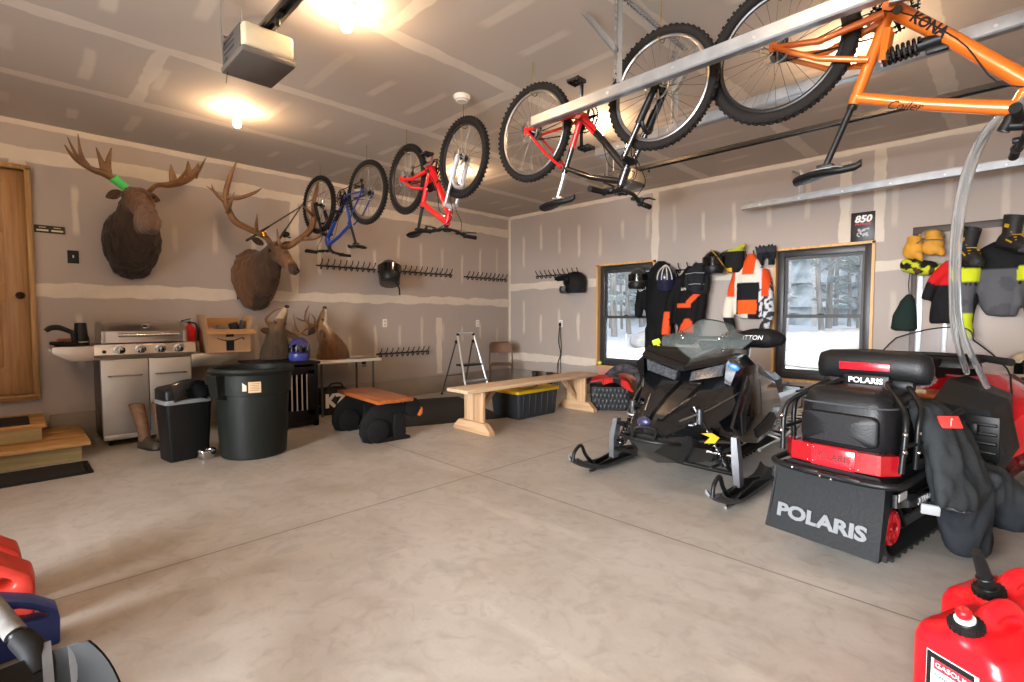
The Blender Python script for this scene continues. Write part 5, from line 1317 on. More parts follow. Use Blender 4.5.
def ocol(p, n):
    c = '141314'
    t = p.x * .9 + (p.z - 1.45) * .45
    if 1.28 < p.z < 1.62 and .02 < p.x + (1.5 - p.z) * .25 and -.03 < (p.z - 1.38) - .9 * (p.x - .02) < .055 and p.y < -.05: c = 'd8532c'
    if 1.33 < p.z < 1.385 and -.13 < p.x < .06 and p.y < -.05: c = 'd8532c'
    if 1.0 < p.z < 1.2 and -.1 < p.x < .1 and p.z < 1.19 - 1.5 * (p.x - .02) ** 2 * 8: c = 'cf4f28' if p.y < -.05 else c
    if p.x < -.22 and .98 < p.z < 1.28 and p.y < -.1: c = 'd8532c'
    return c
s2 = garment('snow_jacket', 'black jacket with orange slashes hanging beside the long black suit', (-2.98, 6.38, 0), 0, jk, .018, ocol)
text('small_logo', '509', .05, WHT, s2, (-.03, -.165, 1.57), (90, 0, 0))
def bagb(b):
    er(b, [(.0, .1, .06, 0, 0), (.04, .14, .08, 0, 0), (.2, .15, .09, 0, 0), (.33, .12, .07, 0, 0), (.4, .06, .05, 0, 0)])
    stube(b, [(-.09, -.05, .34), (-.12, -.1, .2), (-.09, -.09, .05)], .022, 4, 8); stube(b, [(.07, -.05, .34), (.1, -.11, .2), (.08, -.09, .05)], .022, 4, 8)
v1 = garment('protective_vest', 'black strapped vest hanging high in front of the orange-slashed jacket', (-2.83, 6.26, 1.5), 0, bagb, .014, lambda p, n: '202225', cat='vest')
q = MB()
for z in (.12, .26): q.tube([(-.13, -.1, z), (0, -.115, z + .01), (.12, -.1, z)], .005, 6)
q.build('grey_piping', mat('piping_grey', '8b8f92', .6), v1)
helmet('dark helmet with goggles hanging left of the long black suit', (-3.71, 6.28, 1.75), 20, mat('helmet_dark_green', '2b302d', .3, coat=.4), BLK, 'full', s=1.1)
helmet('white, blue and black striped cycling helmet hanging over the black suit', (-3.27, 6.24, 1.74), 20, mat('helmet_navy', '20223a', .3, coat=.4), BLK, 'open', s=1.15, stripes=mat('helmet_white', 'dcdcd8', .35), tilt=18)
h3 = helmet('black helmet with yellow goggle strap hanging left of the orange and white jacket', (-2.65, 6.28, 1.9), 25, BLKG, BLK, 'full', s=1.1)
m = MB(); m.torus((0, 0, 0), .135, .018, 'x', 40, 8, flat=.35); o = m.build('goggle_strap', mat('strap_yellow', 'c9a03a', .7), h3); o.location = (.05, .01, .02); o.rotation_euler = (0, R(-35), 0)
def hood(b):
    er(b, [(.0, .08, .06, 0, 0), (.06, .12, .08, 0, 0), (.2, .12, .09, .01, 0), (.29, .07, .06, .04, 0)]); b.ell((-.08, -.04, .24), (.1, .04, .03), (0, -20, 0)); b.ell((.08, -.04, .29), (.09, .04, .025), (0, -30, 0))
garment('glove_bundle', 'black gloves with yellow-green cuffs hanging left of the orange and white jacket', (-2.42, 6.34, 1.76), 0, hood, .012, lambda p, n: ('6e6e6a' if p.x < -.05 else 'aab040') if p.z > .25 else ('d7a52e' if p.z < .05 and p.x < 0 else '1d1d1e'), cat='gloves')
def wj(b):
    er(b, [(1.98, .035, .04, 0, 0), (1.93, .06, .05, 0, -.02), (1.86, .11, .07, 0, -.03), (1.76, .165, .085, 0, -.04), (1.5, .19, .1, 0, -.05), (1.25, .17, .1, 0, -.05), (1.19, .12, .08, .02, -.06)])
    stube(b, [(-.13, -.03, 1.77), (-.2, -.06, 1.5), (-.235, -.1, 1.25), (-.185, -.11, 1.08), (-.17, -.11, 1.02)], [.07, .072, .066, .052, .046], 4, 14); stube(b, [(.13, -.03, 1.77), (.2, -.06, 1.5), (.23, -.1, 1.25), (.19, -.11, 1.06), (.18, -.11, 1.0)], [.07, .072, .066, .052, .046], 4, 14)
def wcol(p, n):
    ax = abs(p.x)
    if p.z > 1.72 and ax < .07: return 'd8501f'
    if ax > .13:
        if p.z < 1.2: return '1b1b1e' if (p.x < 0 or p.z < 1.05) else ('c9ccd0' if NZ.noise(p * 22) > .0 else '33353a')
        if p.z > 1.46 and ax > .15 + .1 * (1.8 - p.z) * .3 and ax < .24: return 'd4491f'
        return 'd9cfc0' if p.x < 0 else ('c9ccd0' if NZ.noise(p * 18) > -.1 else '3a3c42')
    if p.z > 1.62: return 'd6cfc3'
    if p.z > 1.42: return '1a1a1d'
    if p.z > 1.24: return 'dd5a22' if ax < .11 else '1a1a1d'
    return 'd9d4ca' if p.x < .02 else '1c1c1f'
garment('riding_jacket', 'orange, white and black riding jacket hanging left of the second window', (-2.24, 6.425, 0), 0, wj, .014, wcol, wr=(.008, 10, (1, 1, .4)))
def glove(b, s):
    b.ell((0, 0, .06), (.055, .03, .07)); b.tube([(0, 0, .05), (0, 0, -.05)], [.045, .05], 12, flat=.6)
    for i, (x, l, a) in enumerate(((-.04, .075, -.25), (-.013, .09, -.08), (.014, .088, .08), (.04, .07, .25))):
        b.tube([(x, 0, .1), (x + a * .04, -.015, .1 + l * .6), (x + a * .1, -.035, .1 + l)], [.017, .016, .012], 10)
    b.tube([(s * .045, 0, .05), (s * .085, -.015, .085), (s * .095, -.03, .12)], [.02, .018, .013], 10)
for x, s, rz, lab in ((-2.13, 1, 20, 'left black glove of the pair hanging between the jacket and the second window'), (-2.015, -1, -15, 'right black glove of the pair hanging between the jacket and the second window')):
    g = garment('work_glove', lab, (x, 6.42, 1.88), rz, lambda b: glove(b, s), .007, lambda p, n: '1f2126' if p.z < .1 else '33363d', wr=(.002, 30), cat='glove', it=2)
po = thing('engine_poster', 'small black poster reading 850 above the top right corner of the second window', 'poster', (-1.135, D, 2.172))
MB().box((0, -.004, 0), (.215, .008, .32), bev=.001).build('board', mat('poster_black', '17161a', .4), po)
text('lettering', '850', .1, WHT, po, (0, -.0085, .085), (90, 0, 0), sx=1.0, bold=.004, shear=.2)
text('red_lettering', 'PATRIOT', .026, mat('poster_red', 'c8404a', .5), po, (0, -.0085, .032), (90, 0, 0), sx=1.35, bold=.001, shear=.2)
q = MB(); rng2 = random.Random(5)
for i in range(16): q.ell((rng2.uniform(-.05, .05), -.0085, -.05 + rng2.uniform(-.04, .04)), (rng2.uniform(.008, .02), .001, rng2.uniform(.006, .014)), (0, rng2.uniform(0, 180), 0), 10, 4)
q.build('engine_picture', mat('poster_grey', 'a9a9ac', .5), po)

# gear on the right
def mitt(b): b.ell((0, 0, 0), (.085, .05, .1), (0, 20, 0)); b.ell((.05, -.02, -.06), (.035, .035, .06), (0, -25, 0)); b.tube([(0, 0, .05), (0, .01, .13)], [.06, .055], 12)
MY = mat('mitt_leather', 'c98f2c', .7, var=.1, vs=15)
garment('leather_mitten', 'yellow leather mitten hanging at the left edge of the grey door', (-.68, 6.3, 1.87), -10, mitt, .01, None, wr=(.004, 18), cat='mitten', m=MY)
garment('leather_mitten', 'yellow leather mitten hanging just left of the clear hose', (-.53, 6.28, 1.9), 12, mitt, .01, None, wr=(.004, 18), cat='mitten', m=MY)
def camo(b): b.ell((0, 0, 0), (.15, .07, .075), (0, 8, 0)); b.ell((-.12, -.02, .03), (.06, .06, .07))
garment('camo_glove', 'black and lime camouflage glove under the yellow mittens', (-.6, 6.28, 1.69), 0, camo, .012, lambda p, n: 'b8bf2e' if NZ.noise(p * 19) > .12 else ('4a3a2a' if NZ.noise(p * 15 + V((3, 0, 0))) > .1 else '1c1b18'), wr=(.005, 15), cat='glove')
cp = thing('baseball_cap', 'beige cap above the yellow mittens', 'cap', (-.55, 6.36, 2.0))
MB().ell((0, 0, -.02), (.1, .09, .085), nu=22, nv=10, z0=-.1).build('crown', mat('cap_tan', '8d7a5a', .85), cp); MB().sheet(lambda u, v: ((u - .5) * .2, -.07 - .09 * v, -.03 - .03 * v - .1 * (u - .5) ** 2), 10, 5, .005).build('brim', MATS['cap_tan'], cp)
def sack(b): er(b, [(0, .08, .05, 0, 0), (.02, .11, .065, 0, 0), (.15, .1, .06, 0, 0), (.3, .06, .045, .02, 0), (.37, .02, .02, .03, 0)])
sk = garment('drawstring_bag', 'dark green drawstring bag hanging left of the grey door', (-.74, 6.4, 1.07), 0, sack, .012, lambda p, n: '1c2a26', wr=(.006, 14, (1, 1, .4)), cat='bag')
stube(q := MB(), [(.03, 0, .36), (.02, .02, .5), (.04, .03, .66)], .004, 4, 6); q.build('cord', BLK, sk)
def rv(b):
    er(b, [(.62, .05, .04, .04, 0), (.55, .1, .06, .02, 0), (.4, .15, .08, 0, -.01), (.2, .17, .09, 0, -.02), (.0, .16, .08, -.02, -.02)]); stube(b, [(-.02, -.04, .56), (-.14, -.07, .42), (-.2, -.09, .22)], [.05, .055, .045], 4, 12)
garment('life_vest', 'black vest with red shoulder panels hanging behind the clear hose', (-.36, 6.3, 1.15), 0, rv, .015, lambda p, n: 'c01f22' if (p.z > .36 and p.x < .02 and n.y < .3 and abs(p.x + .12 - (.5 - p.z) * -.2) < .16 and p.z - .4 > -.5 * (p.x + .2)) else '1b1b1d', cat='vest')
GRJ = hexf([(0, '4b4b4d'), (1, '55565a')])
def hv(b):
    er(b, [(1.9, .06, .05, .05, 0), (1.82, .17, .08, .03, -.02), (1.72, .22, .09, .02, -.03), (1.5, .17, .09, .03, -.04), (1.3, .13, .08, .04, -.04), (1.22, .1, .07, .05, -.04)])
    stube(b, [(-.13, -.05, 1.76), (-.2, -.1, 1.55), (-.22, -.13, 1.25), (-.17, -.13, 1.0)], [.09, .095, .085, .065], 4, 14); stube(b, [(.18, -.05, 1.76), (.24, -.1, 1.5), (.28, -.12, 1.2), (.34, -.12, .9)], [.09, .095, .085, .07], 4, 14)
def hcol(p, n):
    if (p.x < -.1 or p.x > .14) and 1.5 < p.z < 1.66:
        return '1c1c1c' if 1.5 < p.z < 1.53 and int(p.x * 60) % 2 else ('c5d02a' if p.z > 1.525 else '55565a')
    if p.z > 1.64: return '1d1d1e'
    if abs(p.x + .17) < .04 and p.z < 1.25 and p.y < -.08: return 'bccb2c'
    if p.z < 1.15: return '28292b'
    return '56575a' if NZ.noise(p * 6) > -.1 else '4a4b4e'
garment('work_jacket', 'grey and black work jacket with lime shoulder panels hanging at the right edge', (-.09, 6.36, 0), 0, hv, .018, hcol)
def snowboot(label, loc, rz, ry):
    t = thing('snow_boot', label, 'boot', loc, 0, rot=(0, R(ry), R(rz)))
    BB = mat('snowboot_black', '1f1e1e', .6, var=.2, vs=20); YB_ = mat('snowboot_yellow', 'c79a20', .5)
    b = MB(); b.loft([[(x + r_ * cos(a), r_ * .85 * sin(a), z) for a in [2 * PI * j / 18 for j in range(18)]] for z, r_, x in ((.06, .07, 0), (.13, .07, .0), (.2, .075, -.015), (.27, .08, -.02), (.27, .068, -.02), (.15, .055, 0))]); b.build('shaft', BB, t)
    b = MB(); b.loft([[(x, hw * cos(a), .02 + hh * max(0, sin(a)) - .012 * (sin(a) < 0)) for a in [2 * PI * j / 18 for j in range(18)]] for x, hw, hh in ((-.085, .03, .05), (-.07, .055, .1), (0, .06, .13), (.08, .062, .1), (.15, .06, .08), (.21, .05, .06), (.235, .02, .03))]); b.build('foot', BB, t)
    b = MB(); b.prism([(-.09, -.04), (.1, -.066), (.2, -.056), (.24, 0), (.2, .056), (.1, .066), (-.09, .04)], .03, 'xy', .005, .005); b.build('sole', BLK, t)
    b = MB()
    for i in range(4): b.box((.05 + .025 * i, 0, .14 - .018 * i), (.008, .09, .006), (0, 35, 0))
    b.box((.02, -.068, .19), (.05, .004, .03)); b.box((.08, -.061, .07), (.07, .006, .012), (0, 10, 0)); b.build('yellow_trim', YB_, t)
snowboot('black snow boot with yellow trim hanging toe-down right of the clear hose', (-.3, 6.2, 1.75), -60, 25)
snowboot('black snow boot with yellow trim at the right edge of the picture', (-.02, 6.18, 1.82), -55, 18)
helmet('pale camouflage helmet low at the right edge behind the red snowmobile', (.14, 6.08, .77), 30, mat('pale_camo', 'b3a68c', .4, var=.5, vs=12), BLK, 'moto', s=1.1)
sh = thing('cardboard_carton', 'plain cardboard carton under the pale camouflage helmet', 'box', (.27, 6.12, 0))
MB().box((0, 0, .31), (.5, .4, .62), bev=.004).build('carton', CARD, sh); m = MB(); m.box((0, 0, .622), (.5, .06, .003)); m.box((-.252, 0, .56), (.003, .06, .12)); m.build('tape_strip', mat('box_tape', 'b99a6b', .3), sh)
# ------------------------------------------------------------ snowmobiles
SBLK = mat('sled_black', '101113', .16, coat=.7, var=.1, vs=4); SGRY = mat('sled_dark_grey', '1a1b1d', .45, spec=.35); PAN = mat('pan_black', '141516', .35, coat=.3)
TINT = mat('tinted_screen', '6f7a7a', .08, alpha=.34); CLR = mat('clear_screen', 'cfd8dc', .04, alpha=.24)  # milky see-through base colours stand in for reflections on the screens
LENS = mat('headlight_lens', '454b52', .08, .35, var=.6, vs=60, coat=1); TRK = mat('track_rubber', '161616', .75, bump=.2, bs=60)
VIN = mat('seat_vinyl', '111214', .42, spec=.35, bump=.15, bs=120); ARM = mat('arm_black', '191a1b', .35, .4)
def sect(pts, y, cx=0):   # mirror right-half section points into a closed ring
    r = [(cx + x, y, z) for x, z in pts]; l = [(cx - x, y, z) for x, z in reversed(pts) if x > 1e-6]
    return r + l
def belt(parent, y0, y1, z0, h, hw, lug, name='drive_track', rise=0):
    """rubber track loop with lugs; y0 rear, y1 front"""
    r = h / 2; path = []
    N = 40; L = (y1 - y0 - 2 * r)
    for i in range(N): path.append((y0 + r + L * i / N, z0, 0, 1))
    for i in range(12): a = -90 + 180 * i / 12; path.append((y1 - r + r * cos(R(a)), z0 + r + r * sin(R(a)), 0, 0))
    for i in range(N): path.append((y1 - r - L * i / N, z0 + h, 0, 0))
    for i in range(12): a = 90 + 180 * i / 12; path.append((y0 + r + r * cos(R(a)), z0 + r + r * sin(R(a)), 0, 0))
    m = MB(); n = len(path); rings = []
    for i, (y, z, _, _) in enumerate(path):
        z = z + rise * max(0, (y - (y1 - .6))) ; path[i] = (y, z, 0, 0)
    for i in range(n):
        y, z = path[i][:2]; ty, tz = path[(i + 1) % n][0] - path[i - 1][0], path[(i + 1) % n][1] - path[i - 1][1]; l = math.hypot(ty, tz) or 1; ny, nz = tz / l, -ty / l
        rings.append([(-hw, y, z), (hw, y, z), (hw, y - ny * .012, z - nz * .012), (-hw, y - ny * .012, z - nz * .012)])
    m.loft(rings, loop=True)
    for i in range(0, n):
        if i % 2: continue
        y, z = path[i][:2]; ty, tz = path[(i + 1) % n][0] - path[i - 1][0], path[(i + 1) % n][1] - path[i - 1][1]; ang = math.degrees(math.atan2(tz, ty))
        for cx, w in ((-hw * .72, hw * .5), (0, hw * .62), (hw * .72, hw * .5)):
            l = math.hypot(ty, tz) or 1; m.box((cx, y + tz / l * lug / 2, z - ty / l * lug / 2), (w, .018, lug), (ang, 0, 0))
    return m.build(name, TRK, parent, 30)
def coil(parent, a, b, rad, wire, turns, m):
    a, b = V(a), V(b); d = b - a; u = d.orthogonal().normalized(); w = d.normalized().cross(u); n = turns * 10
    return MB().tube([a + d * i / n + (u * cos(2 * PI * i / 10) + w * sin(2 * PI * i / 10)) * rad for i in range(n + 1)], wire, 5).build('coil_spring', m, parent)
SKI = mat('ski_black', '1a1b1d', .4)
def ski(parent, x, y0=.5, y1=-.55):
    def f(u, v):
        y = y0 + (y1 - y0) * v; k = (y - .12) / (y0 - .12); z = .02 + (.11 * k ** 2 if y > .12 else 0) + (.06 * ((y + .38) / (y1 + .38)) ** 2 if y < -.38 else 0)
        w = .075 * (1 if y < .25 else max(.45, 1 - (y - .25) * 1.8)); s = (u - .5) * 2
        return (x + s * w, y, z + .035 * abs(s) ** 3)
    o = MB().sheet(f, 12, 30, .014).build('ski', SKI, parent)
    m = MB(); stube(m, [(x, y0 - .0, .13), (x, y0 - .02, .2), (x, y0 - .1, .235), (x, y0 - .16, .15), (x, y0 - .27, .05)], [.013, .013, .013, .014, .016], 5, 9); m.build('ski_loop', BLK, o)
    m = MB()
    for s in (-.035, .035): m.prism([(y0 - .22, .03), (y0 - .3, .06), (-.1, .1), (-.38, .05), (-.42, .03)], .012, 'yz', x + s)
    m.build('ski_saddle', PAN, o)
    m = MB(); m.tube([(x, y0 - .2, .012), (x, -.35, .012)], .012, 6); m.build('keel', STEEL, o)
    return o

# --- black snowmobile, nose towards the camera (local +y is forward)
s1 = thing('snowmobile', 'black snowmobile with tinted windscreen, nose towards the bench', 'snowmobile', (-1.745, 3.44, 0), 180)
hull = [(.33, [(0, .45), (.07, .445), (.13, .41), (.13, .36), (.1, .31), (0, .29)]), (.22, [(0, .53), (.1, .52), (.2, .45), (.22, .37), (.17, .26), (0, .22)]),
        (.05, [(0, .62), (.12, .61), (.25, .55), (.31, .44), (.23, .24), (0, .18)]), (-.14, [(0, .69), (.14, .69), (.31, .66), (.37, .52), (.26, .25), (0, .17)]),
        (-.2, [(0, .7), (.16, .72), (.34, .76), (.4, .56), (.28, .26), (0, .17)]), (-.34, [(0, .8), (.18, .84), (.36, .84), (.42, .56), (.3, .27), (0, .17)]), (-.62, [(0, .9), (.15, .9), (.32, .82), (.41, .55), (.33, .27), (0, .18)]), (-.9, [(0, .84), (.12, .83), (.23, .72), (.33, .5), (.3, .27), (0, .2)]), (-1.15, [(0, .72), (.1, .71), (.17, .6), (.24, .44), (.24, .28), (0, .24)])]
m = MB(); m.loft([sect(p, y) for y, p in hull]); hd = m.build('hood', SBLK, s1, 24)
# belly pan, bumper and accents
m = MB(); m.loft([sect(p, y) for y, p in [(.36, [(0, .4), (.1, .39), (.12, .34), (.06, .29), (0, .28)]), (.2, [(0, .42), (.24, .4), (.26, .33), (.16, .2), (0, .17)]), (-.1, [(0, .3), (.27, .3), (.29, .25), (.2, .15), (0, .14)]), (-.5, [(0, .3), (.33, .3), (.34, .24), (.26, .17), (0, .16)])]]); m.build('belly_pan', PAN, s1, 28)
m = MB(); stube(m, [(-.2, .15, .33), (-.18, .35, .36), (-.08, .42, .37), (.08, .42, .37), (.18, .35, .36), (.2, .15, .33)], .014, 5, 9); stube(m, [(-.08, .42, .37), (-.07, .36, .44), (.07, .36, .44), (.08, .42, .37)], .011, 4, 8); m.build('front_bumper', BLK, s1)
m = MB()
for s in (-1, 1):   # raised centre nose plates
    m.loft([[(s * .02, .26, .535), (s * .085, .25, .525), (s * .07, .27, .5), (s * .02, .28, .51)], [(s * .02, .05, .64), (s * .13, .05, .63), (s * .13, .05, .6), (s * .02, .05, .61)], [(s * .02, -.17, .725), (s * .16, -.17, .735), (s * .16, -.17, .69), (s * .02, -.17, .69)]])
m.build('nose_plate', mat('nose_black', '191a1c', .2, coat=.5), hd, 25)
for s in (-1, 1):
    fr4 = [V((s * .055, -.165, .725)), V((s * .3, -.175, .785)), V((s * .315, -.185, .875)), V((s * .055, -.2, .795))]
    m = MB(); m.loft([[p + V((0, -.07, 0)) for p in fr4], fr4, [p * .93 + sum(fr4, V((0, 0, 0))) * .0175 + V((0, .012, 0)) for p in fr4]]); m.build('headlight', LENS, s1, 20)
    m = MB(); m.loft([[(s * .0, -.19, .795), (s * .335, -.165, .885), (s * .345, -.165, .91), (s * .0, -.19, .825)], [(s * .0, -.3, .85), (s * .345, -.28, .95), (s * .35, -.28, .975), (s * .0, -.3, .88)], [(s * .0, -.5, .93), (s * .34, -.52, .93), (s * .34, -.52, .96), (s * .0, -.5, .96)]]); m.build('brow_panel', SBLK, hd, 25)
    m = MB(); m.loft([[(s * .32, -.16, .74), (s * .36, -.17, .72), (s * .4, -.17, .84), (s * .33, -.17, .91)], [(s * .33, -.45, .74), (s * .42, -.45, .68), (s * .43, -.45, .86), (s * .34, -.5, .93)], [(s * .3, -.8, .72), (s * .36, -.8, .66), (s * .36, -.8, .8), (s * .3, -.8, .84)]]); m.build('cheek_panel', SBLK, hd, 25)
    m = MB(); m.prism([(-.08, .44), (-.32, .78), (-.5, .8), (-.95, .68), (-1.12, .5), (-1.0, .3), (-.6, .24), (-.3, .3)], .03, 'yz', s * .405, .01); sp = m.build('side_panel', SBLK, s1, 25)
    m = MB(); m.prism([(-.2, .52), (-.36, .7), (-.42, .7), (-.3, .5), (-.3, .36), (-.24, .36)], .012, 'yz', s * .424, .003); m.prism([(-.5, .36), (-.9, .44), (-.98, .38), (-.85, .31), (-.55, .29)], .012, 'yz', s * .424, .003); m.build('panel_vent', SGRY, sp)
    m = MB(); m.tube([(s * .18, .24, .5), (s * .3, .03, .57), (s * .385, -.25, .66), (s * .42, -.6, .76)], .006, 6); m.tube([(s * .09, .22, .54), (s * .15, .04, .63)], .005, 6); m.build('silver_edge', ALU, hd)
    m = MB(); m.box((s * .24, .135, .47), (.012, .1, .016), (20, 0, s * -38), bev=.002); m.build('trim_line', ALU, hd)
    m = MB(); m.prism([(.0, .02), (.05, .05), (.12, .045), (.06, .02), (.1, -.02), (.03, -.02)], .006, 'xz', 0); ch = m.build('yellow_chevron', mat('chevron_yellow', 'd39a1d', .4), s1); ch.location = (s * .3 - .04 * (1 - s), .055, .37); ch.rotation_euler = (0, 0, R(-38 * s)); ch.scale = (s * -1, 1, 1)
m = MB(); m.ell((0, 0, 0), (.04, .006, .024), nu=20, nv=8); dl = m.build('blue_decal', mat('decal_blue', '2363b0', .35), s1); dl.location = (-.382, -.168, .855); dl.rotation_euler = (0, R(-25), R(12))
m = MB(); m.ell((.05, .3, .47), (.055, .03, .04), nu=16, nv=8); m.build('badge', mat('badge_violet', '2c2b48', .3), s1)
# screen
def scr(u, v):
    s = (u - .5) * 2; w = .3 + .08 * v / .5 if v < .5 else .38 - .16 * min(1, (v - .5) / .22) - .07 * max(0, (v - .72) / .28) ** 1.5
    return (s * w, -.27 - .3 * v - .14 * s * s, .83 + .36 * v + s * s * (.1 * (1 - v) - .04 * v))
sc_ = MB().sheet(scr, 20, 25, .005).build('windscreen', TINT, s1)
m = MB(); m.tube([scr(i / 20, 1) for i in range(21)], .005, 6); m.build('screen_edge', SGRY, sc_)
for s in (-1, 1):
    m = MB()
    for a in range(3): m.box((s * (.15 + .02 * a), -.47 - .03 * a, 1.04 + .02 * a), (.02, .03, .02), (a * 30, 20, a * 40), bev=.004)
    m.build('screen_clip', CHROME, sc_)
# cockpit
m = MB(); m.tube([(0, -.75, .8), (0, -.88, 1.0)], .03, 12); stube(m, [(-.36, -.95, 1.02), (-.15, -.88, 1.03), (.15, -.88, 1.03), (.36, -.95, 1.02)], .014, 5, 9); hb = m.build('handlebar', BLK, s1)
b = MB(); b.tube([(-.1, -.84, 1.01), (-.16, -.83, 1.02), (-.28, -.83, 1.04), (-.4, -.86, 1.04), (-.47, -.9, 1.03), (-.5, -.92, 1.02)], [.05, .075, .1, .098, .07, .02], 20, flat=.8)
mf = organic(b, 'handlebar_muff', .014, 5, mat('muff_black', '121213', .65, spec=.25, bump=.2, bs=70), hb, None, (.005, 9))
text('lettering', 'ITTON', .05, WHT, mf, (-.31, -.722, 1.045), (90, 0, 180), shear=.25)
m = MB(); m.tube([(.24, -.91, 1.025), (.38, -.955, 1.02)], .02, 12); m.build('grip', RUB, hb)
m = MB(); m.box((.06, -.8, .96), (.18, .05, .1), (-35, 0, 0), bev=.015); m.build('gauge', BLK, hb)
m = MB(); m.tube([(.38, -.62, .86), (.44, -.6, .97)], .012, 8); m.box((.45, -.59, .99), (.07, .02, .05), (0, 20, 30), bev=.01); m.build('lime_tag', mat('lime_green', 'b9d81d', .5), s1)
# seat, tunnel, boards, track
m = MB(); m.loft([sect(p, y) for y, p in [(-.92, [(0, .84), (.08, .83), (.13, .76), (.15, .6), (0, .58)]), (-1.25, [(0, .8), (.1, .79), (.16, .72), (.19, .52), (0, .5)]), (-1.5, [(0, .78), (.11, .77), (.17, .7), (.19, .48), (0, .46)]), (-1.75, [(0, .66), (.11, .65), (.17, .6), (.19, .46), (0, .44)]), (-2.0, [(0, .66), (.1, .65), (.16, .6), (.18, .46), (0, .44)])]]); m.build('seat', VIN, s1, 35)
m = MB(); m.loft([sect(p, y) for y, p in [(-.85, [(0, .48), (.19, .48), (.22, .44), (.22, .22), (.2, .22), (.2, .42), (0, .44)]), (-2.5, [(0, .46), (.19, .46), (.21, .43), (.21, .26), (.195, .26), (.195, .41), (0, .43)])]]); m.build('tunnel', ALU, s1, 30)
for s in (-1, 1):
    m = MB()
    m.tube([(s * .44, -.55, .2), (s * .47, -1.0, .22), (s * .42, -2.2, .3), (s * .22, -2.5, .4)], .014, 9); m.tube([(s * .22, -.9, .3), (s * .46, -.95, .22)], .01, 8)
    for i in range(9):
        y = -.95 - .15 * i; m.tube([(s * .22, y, .26), (s * .45 - s * .006 * i, y - .07, .235 + .008 * i)], .008, 6); m.tube([(s * .45 - s * .006 * i, y - .07, .235 + .008 * i), (s * .22, y - .15, .26)], .008, 6)
    m.build('running_board', ALU, s1)
m = MB(); stube(m, [(-.22, -2.3, .44), (-.22, -2.62, .44), (-.15, -2.68, .44), (.15, -2.68, .44), (.22, -2.62, .44), (.22, -2.3, .44)], .013, 4, 9); m.build('rear_bumper', BLK, s1)
MB().box((0, -2.2, .5), (.24, .4, .05), bev=.015).build('cargo_rack', BLK, s1)
belt(s1, -2.62, -.55, .025, .3, .19, .03)
m = MB()
for s in (-1, 1): m.tube([(s * .1, -2.4, .09), (s * .1, -1.0, .08), (s * .1, -.8, .15)], .016, 8)
m.build('slide_rails', ALU, s1)
# front suspension
SPN = mat('spindle_grey', '74767a', .4, .6)
for s in (-1, 1):
    kx = s * .525
    ski(s1, kx)
    m = MB(); m.loft([[(kx - s * .03 + a * .02, b_ * .036, z) for a, b_ in ((-1, -1), (1, -1), (1, 1), (-1, 1))] for z in (.07,)] + [[(kx - s * .04 + a * .024, .015 + b_ * .038, .24) for a, b_ in ((-1, -1), (1, -1), (1, 1), (-1, 1))], [(kx - s * .06 + a * .018, -.0 + b_ * .03, .4) for a, b_ in ((-1, -1), (1, -1), (1, 1), (-1, 1))]]); m.build('spindle', SPN, s1, 30)
    m = MB(); m.tube([(s * .13, .16, .2), (kx - s * .06, .02, .15)], .016, 9); m.tube([(s * .17, -.28, .2), (kx - s * .06, -.0, .15)], .016, 9); m.tube([(s * .34, -.14, .17), (s * .34, .09, .18)], .011, 8); m.build('lower_arm', ARM, s1)
    m = MB(); m.tube([(s * .15, .12, .34), (kx - s * .07, .01, .36)], .013, 9); m.tube([(s * .2, -.2, .36), (kx - s * .07, -.01, .36)], .013, 9); m.build('upper_arm', ARM, s1)
    m = MB(); m.tube([(s * .12, .02, .27), (kx - s * .07, -.05, .25)], .01, 8); m.build('tie_rod', STEEL, s1)
    m = MB(); a, b2 = V((s * .42, .03, .2)), V((s * .2, .06, .58)); m.cyl(a, b2, .011, n=10); m.cyl(a + (b2 - a) * .5, b2, .026, n=14); m.cyl(a, a + (b2 - a) * .06, .03, n=12); sk = m.build('shock', BLKG, s1); coil(sk, a + (b2 - a) * .06, a + (b2 - a) * .6, .036, .006, 8, BLKG)
    m = MB(); c = a + (b2 - a) * .72; m.cyl(c + V((0, .05, 0)), c + V((0, .05, .1)), .024, n=12); m.build('reservoir', mat('shock_silver', '55575b', .3, .8), sk)
    m = MB(); m.box((0, 0, 0), (.004, .02, .014)); sl = m.build('shock_label', WHT, sk); sl.location = c + V((s * .0, .03, .02))
helmet('black and white helmet resting on the seat of the black snowmobile', (-1.72, 4.62, .97), 10, mat('helmet_mix', '55585c', .35, var=.9, vs=14), WHT, 'full', s=.95)

# --- red and black touring snowmobile, tail towards the camera
ang = -11
s2 = thing('snowmobile', 'red and black touring snowmobile seen from behind with a lettered snow flap', 'snowmobile', (-.59, 2.82, 0), ang)
SRED = mat('sled_red', 'b3141d', .2, coat=.6)
belt(s2, .12, 2.05, .025, .28, .19, .028)
m = MB()
for s in (-1, 1): m.prism([(.3, .06), (1.75, .06), (1.9, .16), (1.84, .18), (1.7, .11), (.32, .11)], .018, 'yz', s * .1)
m.build('slide_rails', mat('rail_grey', '8d9093', .35, .8), s2)
for s in (-1, 1):
    m = MB().torus((s * .165, .27, .165), .075, .016, 'x', 30, 8); 
    for i in range(6): a = i * PI / 3; m.tube([(s * .165, .27, .165), (s * .165, .27 + .07 * cos(a), .165 + .07 * sin(a))], .01, 6)
    m.cyl((s * .15, .27, .165), (s * .18, .27, .165), .025, n=12); m.build('idler_wheel', SRED, s2)
    m = MB(); m.tube([(s * .13, .55, .1), (s * .17, .25, .36)], .014, 8); m.tube([(s * .13, 1.3, .1), (s * .17, .9, .36)], .014, 8); m.cyl((s * .1, .7, .14), (s * .1, .5, .34), .022, n=10); m.build('suspension_arm', ARM, s2)
